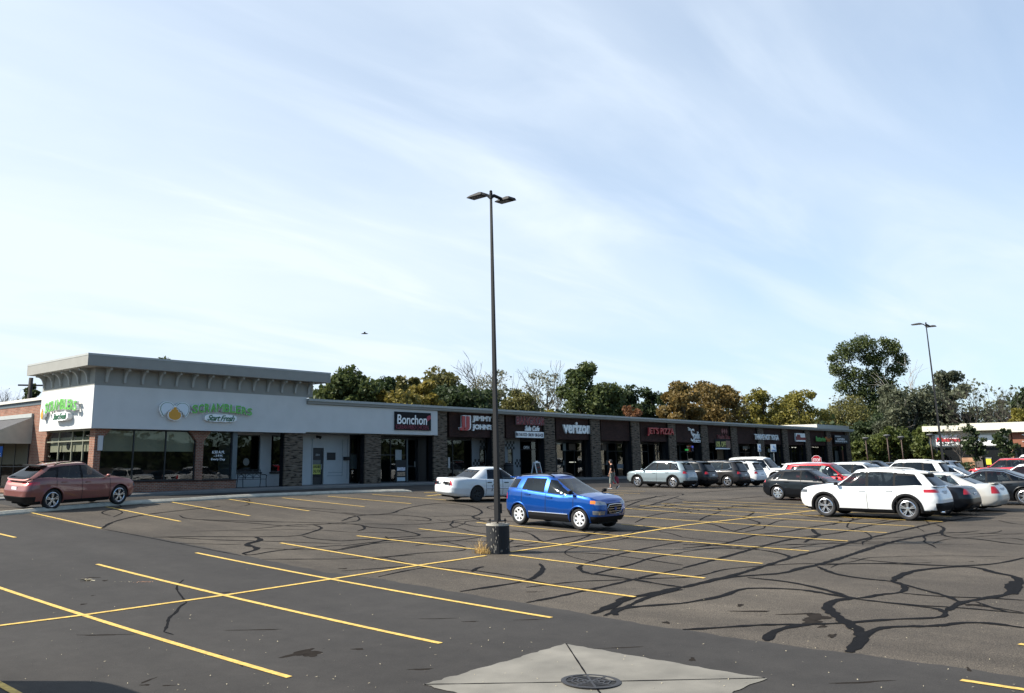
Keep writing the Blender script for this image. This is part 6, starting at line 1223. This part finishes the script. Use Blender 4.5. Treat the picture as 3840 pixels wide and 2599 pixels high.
# ================================================================== LAMP POSTS
pole_m = mat('dark_bronze_pole', (.012, .012, .013), .6, spec=.25); basec = mat('black_painted_concrete', (.018, .019, .021), .7, spec=.3, bump=.3, bscale=12); chip = mat('chipped_concrete', (.40, .37, .31), .9, var=.2, scale=20)
def lamp_post(label, x, y, z0, ztop, base_h, base_r, yaw, group=None):
    r = empty('lamp_post', (x, y, z0), 0, label, 'lamp post', 'twin headed parking lot lamp posts')
    H = ztop-z0
    b = MB(); b.m(0).lathe([(base_r, -.1), (base_r, base_h-.03), (base_r-.02, base_h)], 32); b.m(1).lathe([(base_r-.02, base_h+.0005), (.0001, base_h+.0005)], 32)
    for _ in range(26):   # paint flaked off: small bare patches standing on the surface
        a = R_(random.choice((random.gauss(205, 12), random.gauss(205, 12), random.uniform(170, 330)))); zz_ = random.choice((random.uniform(.04, .3), random.uniform(.02, base_h-.05))); s_ = random.uniform(.008, .03); t = random.uniform(.02, .07); rr = base_r+.0025
        b.quad(*[(rr*math.cos(a+da), rr*math.sin(a+da), zz_+dz) for da, dz in ((-s_, 0), (s_*.6, -t*.3), (s_, t*.7), (-s_*.4, t))])
    b.lathe([(base_r+.003, base_h-.05), (base_r+.003, base_h-.005)], 32)
    b.build('concrete_base', [basec, chip], r, False)
    b = MB(); b.box(-.17, .17, -.17, .17, base_h+.05, base_h+.075)
    for sx_ in (-1, 1):
        for sy_ in (-1, 1): b.tube([(sx_*.14, sy_*.14, base_h-.02), (sx_*.14, sy_*.14, base_h+.13)], .014, 6); b.lathe([(.03, base_h+.078), (.03, base_h+.10), (.001, base_h+.10)], 6, (sx_*.14, sy_*.14, 0))
    b.build('base_plate', pole_m, r)
    b = MB(); s0, s1 = .066, .027
    n = 4; vs = []
    for zz_, s_ in ((base_h+.076, s0), (H-.12, s1)): vs += [(s_*math.cos(math.pi/4+k*math.pi/2+R_(8))*1.35, s_*math.sin(math.pi/4+k*math.pi/2+R_(8))*1.35, zz_) for k in range(4)]
    b.add(vs, [(0,1,5,4),(1,2,6,5),(2,3,7,6),(3,0,4,7),(4,5,6,7)]); b.box(.05, .12, -.06, .06, base_h+.25, base_h+.50); b.build('pole', pole_m, r)
    b = MB(); b.tube([(0, 0, H-.18), (0, 0, H+.0)], .045, 10); b.lathe([(.03, H), (.045, H+.03), (.03, H+.06), (.001, H+.07)], 10); b.build('pole_cap', pole_m, r)
    # two flat heads, both long in y: one reached straight from the pole, the other on an arm towards +x
    def head(ox, y0_, y1_, zk):
        b = MB(); hw_ = .165; P = [(y0_, -.02), (y0_+.03, .045), (y0_+.12, .06), (y1_-.12, .03), (y1_-.02, .005), (y1_, -.02)]
        vs = []
        for y_, z_ in P: vs += [(ox-hw_, y_, zk-.025), (ox+hw_, y_, zk-.025), (ox+hw_*.88, y_, zk+z_), (ox-hw_*.88, y_, zk+z_)]
        b.add(vs, [(0,1,2,3), tuple(20+q for q in (0,3,2,1))]+[(i*4+k, i*4+(k+1) % 4, i*4+4+(k+1) % 4, i*4+4+k) for i in range(5) for k in range(4)])
        hd_ = b.build('lamp_head', pole_m, r); b = MB(); b.box(ox-.12, ox+.12, y0_+.12, y1_-.05, zk-.034, zk-.026); b.build('lens', mat('led_lens', (.04, .045, .05), .2), hd_)
    head(0, .22, .80, H+.0)
    b = MB(); vs = []
    for y_, z_, hw_, th in ((.02, -.20, .04, .08), (.08, -.13, .07, .06), (.14, -.07, .11, .06), (.22, -.045, .15, .055)): vs += [(-hw_, y_, H+z_), (hw_, y_, H+z_), (hw_*.9, y_, H+z_+th), (-hw_*.9, y_, H+z_+th)]
    b.add(vs, [(0,1,2,3), (12,15,14,13)]+[(i*4+k, i*4+(k+1) % 4, i*4+4+(k+1) % 4, i*4+4+k) for i in range(3) for k in range(4)]); b.build('arm', pole_m, r)
    b = MB(); b.tube([(0, 0, H-.14), (.12, -.01, H-.07), (.38, -.06, H-.12)], [.06, .05, .045], 8); b.build('arm', pole_m, r, True)
    head(.50, -.38, .17, H-.15)
    return r
p1_ = at(1868, 2077); x1, y1 = 18.62, 16.20
lamp_post('tall dark lamp post on a chipped black concrete base among empty bays, nearer one', x1, y1, gz(x1, y1), 7.48, .74, .305, R_(152))
x2, y2 = 59.0, 17.07
lamp_post('slender dark lamp post rising from among the parked cars on the right, farther one', x2, y2, gz(x2, y2), 8.02, .74, .305, R_(152))
# dry grass clump at the foot of the base
straw = mat('dry_straw', (.55, .36, .12), .8, var=.4, scale=25)
gr = empty('dry_weeds', (x1-.42, y1+.18, gz(x1, y1)), 0, 'clump of dry golden weeds against the lamp post base', 'weeds')
b = MB()
for _ in range(230):
    p = Vector((random.gauss(.03, .09), random.gauss(.02, .12), 0)); l = random.uniform(.06, .45)*(1 if random.random() > .5 else .5); d = Vector((random.gauss(-.12, .35), random.gauss(.05, .4), 1)).normalized()*l; m_ = p+d*.5+Vector((0, 0, .02)); w_ = Vector((random.uniform(-1, 1), random.uniform(-1, 1), 0)).normalized()*.0045
    b.quad(p-w_, p+w_, m_+w_*.8, m_-w_*.8); q = p+d+Vector((d.x*.4, d.y*.4, -.03)); b.quad(m_-w_*.8, m_+w_*.8, q+w_*.3, q-w_*.3)
b.build('stems', straw, gr, fixn=False)
# small post-top lamps by the trees, far right
for px_, lab in ((3245, 'small mushroom topped post lamp closest to the end of the shops'), (3325, 'small mushroom topped post lamp second from the end of the shops'), (3378, 'small mushroom topped post lamp before the dark trees'), (3519-32, 'small mushroom topped post lamp nearest to the retail building')):
    top = {3245: 1640, 3325: 1630, 3378: 1636, 3487: 1627}[px_]
    X_ = 104.; y_, z_ = onX(px_-(-0), top, X_); r = empty('post_lamp', (X_, y_, -1.3), 0, lab, 'post lamp', 'small post lamps by the far trees'); h_ = z_+1.3
    b = MB(); b.tube([(0, 0, 0), (0, 0, h_-.25)], .06, 8); b.build('pole', mat('brown_pole', (.06, .035, .025), .6), r, True)
    b = MB(); b.lathe([(.08, h_-.35), (.20, h_-.2), (.34, h_-.12), (.36, h_-.06), (.2, h_), (.001, h_+.02)], 14); b.build('lamp_shade', mat('grey_shade', (.10, .10, .10), .6), r, True)
# utility pole behind the brick wing
ux, uz = onY(117, 1417, 75.); r = empty('utility_pole', (ux, 75, -1.6), 0, 'dark wooden utility pole top behind the brick wing', 'utility pole'); b = MB(); b.tube([(0, 0, 0), (0, 0, uz+1.6)], [.22, .17], 9); b.build('pole', bark_d, r, True)
b = MB(); b.bar((-.8, .5, uz+1.0), (.8, -.5, uz+1.0), .1, .12); b.build('crossarm', bark_d, r)
# ================================================================== STREET FURNITURE AND SIGNS
galv = mat('galvanised_post', (.33, .35, .36), .45, metal=.6); sblue = mat('accessible_blue', (.02, .10, .34), .5); sred = mat('stop_red', (.38, .01, .02), .45)
def post_sign(name, label, x, y, zt, w, h, m, yaw, lean=0., group=None, postm=galv):
    z0 = gz(x, y) if y < 39 else walkz(x); r = empty(name, (x, y, z0), yaw, label, 'sign', group)
    b = MB(); b.tube([(0, .02, -.05), (lean*.3, .02, (zt-z0)*.5), (lean, .02, zt-z0-.05)], .03, 6); b.build('post', postm, r)
    b = MB(); b.box(lean-w/2, lean+w/2, -.02, -.005, zt-z0-h, zt-z0); p = b.build('sign_plate', m, r); return r, p, lean, zt-z0
face = lambda x, y: math.atan2(y, x)-math.pi/2
def local_text(par, s, m, x0, x1, z0, z1, y=-.024, **kw): return text_obj('letters', s, m, 'Y', y, x0, x1, z0, z1, .004, par, world=False, **kw)
# accessible parking sign at the far left (blue) on a yellow bollard
hx_, hy_ = 13.25, 37.0; r, p, l, hz = post_sign('parking_sign', 'blue accessible parking sign on a yellow footed post at the left edge', hx_, hy_, .69, .42, .40, sblue, face(hx_, hy_)+.25)
wl = mat('sign_line_white', (.8, .8, .8), .6)
b = MB(); b.tube([(-.03, -.03, hz-.07), (-.03, -.03, hz-.075)], .03, 8); b.tube([(-.03, -.028, hz-.09), (-.02, -.028, hz-.20), (.07, -.028, hz-.20), (.11, -.028, hz-.28), (.15, -.028, hz-.27)], .012, 5); b.tube([(-.03, -.028, hz-.13), (.05, -.028, hz-.135)], .01, 5)
b.tube([(-.03+.085*math.cos(a/10*math.pi*1.35+2.0), -.028, hz-.235+.075*math.sin(a/10*math.pi*1.35+2.0)) for a in range(11)], .01, 5); b.build('wheelchair_symbol', wl, p)
local_text(p, 'RESERVED', wl, -.17, .17, hz-.375, hz-.335)
b = MB(); b.lathe([(.09, 0), (.09, .95), (.06, 1.0), (.001, 1.01)], 14); b.build('bollard_sleeve', mat('bollard_yellow', (.62, .50, .05), .6), r, True)
for px_, top, bot, w_, lab, Y_ in ((2846, 1665, 1687, .28, 'narrow pale accessible parking sign, left of the pair over the big white suv', 38.6), (2899, 1666, 1688, .50, 'pale accessible parking sign on a leaning post, right of the pair', 38.2)):
    x_, zt_ = onY(px_, top, Y_); r, p, l, hz = post_sign('parking_sign', lab, x_, Y_, zt_, w_, .68, mat('pale_sign_face', (.62, .70, .74), .5), face(x_, Y_)+.35, group=None); local_text(p, 'RESERVED', sblue, -w_*.4, w_*.4, hz-.62, hz-.5, bold=.02); b = MB(); b.tube([(0, -.024, hz-.12), (0, -.024, hz-.25), (.05, -.024, hz-.36)], .03, 5); b.build('wheelchair_symbol', sblue, p)
# stop sign
x_, y_ = 80., 33.07; zc_ = ray(3062, 1725); zc_ = zc_.z/zc_.x*80; z0 = gz(x_, y_)
r = empty('stop_sign', (x_, y_, z0), face(x_, y_), 'red octagonal stop sign standing above the red suv', 'sign'); hz = zc_-z0; b = MB(); b.tube([(0, .03, 0), (0, .03, hz+.2)], .03, 6); b.build('post', galv, r)
def octo(rad, y0, y1): P = [(rad*math.cos(math.pi/8+k*math.pi/4), hz+rad*math.sin(math.pi/8+k*math.pi/4)) for k in range(8)]; b = MB(); b.prism(P, y1-y0, (0, y0, 0), 0, 2, 1); return b
pw = octo(.41, -.012, 0).build('sign_plate', wl, r); octo(.385, -.018, -.0125).build('sign_face', sred, pw); text_obj('letters', 'STOP', wl, 'Y', -.019, -.29, .29, hz-.13, hz+.13, .004, pw, world=False, bold=.02)
# bench
bm_ = mat('bench_iron', (.012, .012, .013), .5, metal=.3); bx0, _ = onY(898, 1790, 41.9); bx1, _ = onY(985, 1790, 41.9); bz = walkz(28)
r = empty('bench', ((bx0+bx1)/2, 42.0, bz), 0, 'black iron bench with crossed back below the restaurant window', 'bench'); hw = (bx1-bx0)/2
b = MB()
for k in range(7): b.bar((-hw, -.42+k*.065, .42), (hw, -.42+k*.065, .42), .045, .02)
b.build('seat', bm_, r)
b = MB(); b.bar((-hw, .08, .50), (hw, .08, .50), .03); b.bar((-hw, .14, .90), (hw, .14, .90), .035)
for k in range(4): x = -hw+2*hw*k/3; b.bar((x, .08, .42), (x, .14, .90), .028)
for k in range(3):
    xa_, xb_ = -hw+2*hw*k/3, -hw+2*hw*(k+1)/3; b.bar((xa_, .08, .51), (xb_, .14, .89), .018); b.bar((xb_, .08, .51), (xa_, .14, .89), .018)
b.build('backrest', bm_, r)
for x in (-hw, hw):
    b = MB(); b.tube([(x, -.46, 0), (x, -.42, .42), (x, -.46, .62)], .02, 6); b.build('leg', bm_, r); b = MB(); b.tube([(x, .14, 0), (x, .08, .42)], .02, 6); b.build('leg', bm_, r); b = MB(); b.tube([(x, -.5, .6), (x, -.3, .66), (x, .12, .64)], .02, 6); b.build('armrest', bm_, r)
# A-frame sidewalk sign behind the blue car
ax_, az_ = onY(2013, 1781, 40.4); wz_ = walkz(50); r = empty('sandwich_board', (ax_, 40.4, wz_), .15, 'white framed sandwich board showing above the blue suv roof', 'sign')
for sd_ in (-1, 1):
    b = MB(); 
    for x in (-.33, .33): b.bar((x, sd_*.30, 0), (x, sd_*.04, 1.15), .06, .05)
    b.bar((-.33, sd_*.05, 1.12), (.33, sd_*.05, 1.12), .06, .07); b.bar((-.33, sd_*.26, .2), (.33, sd_*.26, .2), .05, .05); b.build('frame', wht, r)
    b = MB(); b.quad((-.30, sd_*.262, .2), (.30, sd_*.262, .2), (.30, sd_*.065, 1.08), (-.30, sd_*.065, 1.08)); b.build('board', blk, r, fixn=False)
b = MB(); b.bar((-.18, -.15, .75), (.16, -.15, .82), .05, .03); b.bar((-.2, -.2, .5), (.2, -.2, .55), .16, .03); b.build('chalk_picture', mat('chalk_red', (.3, .04, .03), .8), r)
b = MB(); b.bar((-.12, -.02, 1.16), (.12, -.02, 1.16), .08, .14); b.build('handle', wht, r)
# poster stand by the chicken restaurant
qx, _ = onY(1498, 1790, 42.1); r = empty('poster_stand', (qx, 41.95, walkz(39)), -.1, 'black poster stand with food pictures in front of the chicken restaurant window', 'sign')
b = MB(); b.box(-.42, .42, 0, .06, 0, 1.35); b.box(-.5, .5, -.12, .18, -.0, .05); b.build('stand', blk, r)
for z0_, z1_, m_, n_ in ((.08, .30, mat('poster_pale_blue', (.42, .48, .52), .6), 'poster_text'), (.38, .62, mat('food_photo', (.30, .20, .13), .6, var=.9, scale=9), 'poster_picture'), (.70, .90, mat('poster_stripes', (.5, .5, .56), .6, var=.8, scale=14), 'poster_text')): b = MB(); b.box(-.32, .30, -.015, -.002, z0_, z1_); b.build(n_, m_, r)
# dark litter bin by the checkered wall
tx_, _ = onY(1906, 1770, 41.2); r = empty('litter_bin', (tx_, 41.2, walkz(48)), 0, 'black litter bin beside the checkered white wall behind the old sedan', 'bin'); b = MB(); b.lathe([(.30, 0), (.36, .1), (.36, .95), (.33, 1.0), (.2, 1.12), (.001, 1.14)], 16); b.build('body', blk, r, True); b = MB(); b.lathe([(.372, .9), (.372, .96)], 16); b.build('rim_band', trimblk, r, True)
# fallen leaves and husk on the near asphalt
def debris(px_, py_, n, sp, label, m, sz):
    c_ = at(px_, py_); r = empty('leaf_debris', (c_.x, c_.y, c_.z), 0, label, 'debris'); b = MB()
    for _ in range(n):
        d_ = (random.gauss(0, sp), random.gauss(0, sp*.4)); X_ = d_[0]*.7+d_[1]*.7; Y_ = -d_[0]*.7+d_[1]*.7; a = random.uniform(0, 6.28); s_ = sz*random.uniform(.4, 1.3); h_ = random.uniform(.005, sz*.6)
        u_ = Vector((math.cos(a), math.sin(a), random.uniform(-.3, .3)))*s_; v_ = Vector((-math.sin(a), math.cos(a), random.uniform(-.2, .5)))*s_*.45; o_ = Vector((X_, Y_, h_)); b.quad(o_-u_, o_-v_, o_+u_, o_+v_)
    b.build('leaves', m, r, fixn=False)
debris(335, 2178, 16, .05, 'small heap of curled dead leaves lying in an empty bay', leafl, .075); debris(540, 2183, 70, .10, 'scatter of pale orange crumbs beside a yellow line', mat('orange_crumbs', (.45, .22, .12), .8, var=.5, scale=40), .016)
debris(470, 2182, 30, .12, 'thin scatter of tan flakes near the orange crumbs', leafl, .012)
# bird in the sky
bd = ray(1367, 1252)*70; r = empty('bird', bd, 0, 'tiny dark bird in flight over the trees', 'bird'); b = MB(); b.tube([(-.2, .2, 0), (-.08, .08, .02), (.1, -.1, .02), (.2, -.2, 0)], [.01, .05, .05, .01], 6); b.quad((-.03, .03, .03), (.05, -.05, .03), (.28, .18, .10), (.16, .22, .09)); b.quad((-.03, .03, .03), (.05, -.05, .03), (-.10, -.24, .12), (-.2, -.14, .12)); b.build('body', blk, r)
# ================================================================== REMAINING CARS (far rows)
rail = mat('silver_rail', (.5, .5, .5), .35, metal=.6)
def far(label, px_, X_, hd, spec, name='parked_suv'):
    d_ = ray(px_, 1770); Y_ = d_.y/d_.x*X_; return make_car(name, 'car', label, X_, Y_, hd, spec)
def lo(f, **k): k.setdefault('step', .09); k.setdefault('rails', None); return f(**k)
far('silver suv with roof rails right behind the large white suv', 3395, 55, 90, lo(suv, L=4.8, W=1.9, H=1.72, WB=2.8, paint=whitep, rails=(-1.5, .3), railm=rail))
far('grey blue fastback crossover under the leafless trees, left of the far lamp post', 3480, 72, 90, lo(suv, L=4.75, W=1.92, H=1.62, WB=2.85, paint=greyblue, flare=.0))
far('white sedan nose right of the far lamp post', 3560, 56, -90, lo(sedan, L=4.8, W=1.84, H=1.44, WB=2.75, paint=whitep), 'parked_sedan')
far('dark saloon roof above the white crossover', 3210, 66, -90, lo(sedan, L=4.8, W=1.84, H=1.5, WB=2.75, paint=blackp), 'parked_sedan')
far('black suv roof at the back of the far row', 3290, 70, -90, lo(suv, L=4.6, W=1.84, H=1.64, WB=2.7, paint=blackp, flare=0.))
far('pale car roof tucked behind the black roofs', 3270, 62, -90, lo(sedan, L=4.7, W=1.84, H=1.46, WB=2.7, paint=silverp), 'parked_sedan')
far('dark car roof in line left of the grey blue crossover', 3350, 76, -90, lo(sedan, L=4.7, W=1.84, H=1.47, WB=2.7, paint=greyp), 'parked_sedan')
far('white estate roof behind the bright red suv', 3075, 57, -90, lo(suv, L=4.9, W=1.9, H=1.62, WB=2.8, paint=whitep))
far('dark red suv before the yellow poster near the right edge', 3780, 74, 90, lo(suv, L=4.7, W=1.9, H=1.68, WB=2.8, paint=redcar, flare=0, trimline=[(.9, .05), (-1.2, .06), (-1.9, .5), (-1.2, .85), (.2, .88)]))
far('white boxy car at the right edge behind the dark red suv', 3860, 88, 90, lo(suv, L=4.6, W=1.9, H=1.85, WB=2.8, paint=whitep))
far('white car bonnet between the black fastback and the dark red suv', 3850, 56, 90, lo(sedan, L=4.7, W=1.84, H=1.44, WB=2.7, paint=whitep), 'parked_sedan')

make_car('shadow_van', 'van', 'unseen tall dark van added outside the left edge to cast the shadow on the near asphalt', 2.35, 13.0, 90, suv(L=5.6, W=2.1, H=2.95, WB=3.4, paint=greyp, step=.12, rails=None, spoiler=None, gh=dict(xf0=1.9, xf1=1.5, xr0=-2.7, xr1=-2.65, roof=[(-1, 2.9), (0, 2.95), (.6, 2.9)], wb=.95, wr=.9, wins=[(.2, 1.3, .2, 1.1, .1, .5)])))  # added out of view, sized to throw the shadow at lower left
# ================================================================== PERSON WITH A RED BAG
skin = mat('skin', (.50, .27, .18), .55); shirt_m = mat('black_tshirt', (.006, .006, .007), .9, spec=.1); trous = mat('grey_cargo_cloth', (.17, .185, .165), .9, var=.25, scale=14); shoe_m = mat('black_shoe', (.01, .01, .012), .6); sole_m = mat('white_sole', (.7, .7, .7), .7); hair_m = mat('dark_hair', (.012, .009, .008), .7); bag_m = mat('crimson_bag', (.22, .006, .03), .6, var=.2, scale=10)
def skinned(name, V, E, Rr, m, parent, root_i=0, sub=2):
    me = bpy.data.meshes.new(name); me.from_pydata(V, E, []); o = bpy.data.objects.new(name, me); COL.objects.link(o)
    md = o.modifiers.new('s', 'SKIN'); md.use_smooth_shade = True
    for i, r in enumerate(Rr): me.skin_vertices[0].data[i].radius = (r, r) if not isinstance(r, tuple) else r; me.skin_vertices[0].data[i].use_root = (i == root_i)
    s2 = o.modifiers.new('d', 'SUBSURF'); s2.levels = sub; s2.render_levels = sub; bpy.context.view_layer.update()
    m2 = bpy.data.meshes.new_from_object(o.evaluated_get(bpy.context.evaluated_depsgraph_get())); bpy.data.objects.remove(o); m2.name = name
    m2.materials.clear(); m2.materials.append(m); m2.polygons.foreach_set('use_smooth', [True]*len(m2.polygons)); o = bpy.data.objects.new(name, m2); COL.objects.link(o); o.parent = parent; return o
pp = at(2298, 1832.5); person = empty('person', pp, R_(112), 'person in black t-shirt and grey cropped trousers walking towards the shops, head bowed', 'person')
# local frame: x forward (walking direction), y left, z up ; left foot planted ahead, right leg trailing
V = [(0,0,.93),(.01,0,1.08),(.015,0,1.24),(.0,0,1.40),(.02,0,1.48),(.055,0,1.56),(.085,0,1.64),(.08,0,1.70),
     (0,.09,.90),(.10,.10,.50),(.10,.10,.10),(.20,.11,.045),
     (0,-.09,.90),(-.04,-.10,.50),(-.30,-.10,.20),(-.30,-.10,.09),
     (0,.16,1.40),(.02,.23,1.16),(.11,.24,.93),(.14,.235,.84),
     (0,-.16,1.40),(-.06,-.24,1.16),(-.10,-.27,.93),(-.11,-.27,.84)]
E_ = [(0,1),(1,2),(2,3),(3,4),(4,5),(5,6),(6,7),(0,8),(8,9),(9,10),(10,11),(0,12),(12,13),(13,14),(14,15),(3,16),(16,17),(17,18),(18,19),(3,20),(20,21),(21,22),(22,23)]
Rr = [.12,.115,.13,.11,.055,.085,.098,.07,.085,.058,.042,.035,.085,.058,.042,.035,.055,.042,.030,.034,.055,.042,.030,.034]
skinned('body', V, E_, Rr, skin, person)
for sd_, hb in ((1, (.15, .235, .80)), (-1, (-.12, -.27, .80))):
    for k in range(4):
        o_ = Vector(hb)+Vector((.022*(k-1.5), 0, 0)); l = (.07, .08, .075, .06)[k]
        skinned('finger', [tuple(o_), tuple(o_+Vector((.004, 0, -l*.5))), tuple(o_+Vector((.012, -.012*sd_, -l)))], [(0,1),(1,2)], [.010,.009,.007], skin, person, 0, 1)
    o_ = Vector(hb)+Vector((.045, 0, .03)); skinned('thumb', [tuple(o_), tuple(o_+Vector((.02, -.01*sd_, -.03))), tuple(o_+Vector((.022, -.02*sd_, -.06)))], [(0,1),(1,2)], [.011,.010,.008], skin, person, 0, 1)
skinned('t_shirt', [(0,0,.90),(.01,0,1.08),(.015,0,1.24),(.0,0,1.40),(.01,0,1.45),(0,.17,1.40),(.01,.225,1.22),(0,-.17,1.40),(-.045,-.235,1.22)], [(0,1),(1,2),(2,3),(3,4),(3,5),(5,6),(3,7),(7,8)], [.15,.145,.155,.13,.07,.075,.07,.075,.07], shirt_m, person)
skinned('trousers', [(0,0,.93),(0,.09,.88),(.10,.10,.50),(.10,.10,.27),(0,-.09,.88),(-.04,-.10,.50),(-.20,-.10,.31)], [(0,1),(1,2),(2,3),(0,4),(4,5),(5,6)], [.145,.115,.088,.078,.115,.088,.078], trous, person)
for (x, y, z, pit) in ((.14, .105, .045, 0), (-.28, -.10, .10, R_(48))):
    b = MB(); M_ = Matrix.Translation((x, y, z)) @ Matrix.Rotation(pit, 4, 'Y'); b.lathe([(.001, -.12), (.042, -.11), (.052, -.05), (.048, .05), (.045, .12), (.02, .16), (.001, .165)], 12, (0, 0, 0), 'x'); b.v = [tuple(M_ @ Vector(p)) for p in b.v]; sh_ = b.build('shoe', shoe_m, person, True)
    b = MB(); b.box(-.12, .155, -.046, .046, -.045, -.018); b.v = [tuple(M_ @ Vector(p)) for p in b.v]; b.build('sole', sole_m, sh_)
b = MB(); b.lathe([(.001, .135), (.06, .125), (.098, .08), (.112, .02), (.108, -.03), (.085, -.07)], 16, (.062, 0, 1.63)); b.v = [(x-.012, y, z) if x < .12 else (x-.03, y, z+.01) for x, y, z in b.v]; b.build('hair', hair_m, person, True)
b = MB(); b.bar((.165, -.06, 1.645), (.165, .06, 1.645), .03, .028); b.build('sunglasses', blk, person)
b = MB(); b.tube([(.168, 0, 1.64), (.19, 0, 1.605), (.17, 0, 1.60)], [.01, .014, .01], 6); b.build('nose', skin, person, True)
bq = person.matrix_basis if False else Matrix.Translation(pp) @ Matrix.Rotation(R_(112), 4, 'Z'); bl = bq @ Vector((-.15, -.32, 0)); bg_ = empty('bag', (bl.x, bl.y, gz(bl.x, bl.y)+.28), R_(112), 'crimson red bag hanging from the hand of the walking person', 'bag')
b = MB(); n = 12; rings = []
for zz_, sx_, sy_ in ((.0, .10, .07), (.03, .17, .10), (.15, .19, .115), (.32, .17, .10), (.42, .13, .07), (.46, .07, .035)):
    rings += [(sx_*math.cos(2*math.pi*k/n)+.01*math.sin(k*2.3+zz_*9), sy_*math.sin(2*math.pi*k/n), zz_) for k in range(n)]
b.add(rings, [(i*n+k, i*n+(k+1) % n, (i+1)*n+(k+1) % n, (i+1)*n+k) for i in range(5) for k in range(n)]+[tuple(range(n))[::-1], tuple(range(5*n, 6*n))]); b.build('bag_body', bag_m, bg_, True)
b = MB(); b.tube([(-.05, 0, .44), (-.02, .03, .53), (.02, .03, .53), (.05, 0, .44)], .01, 6); b.build('handle', bag_m, bg_, True)
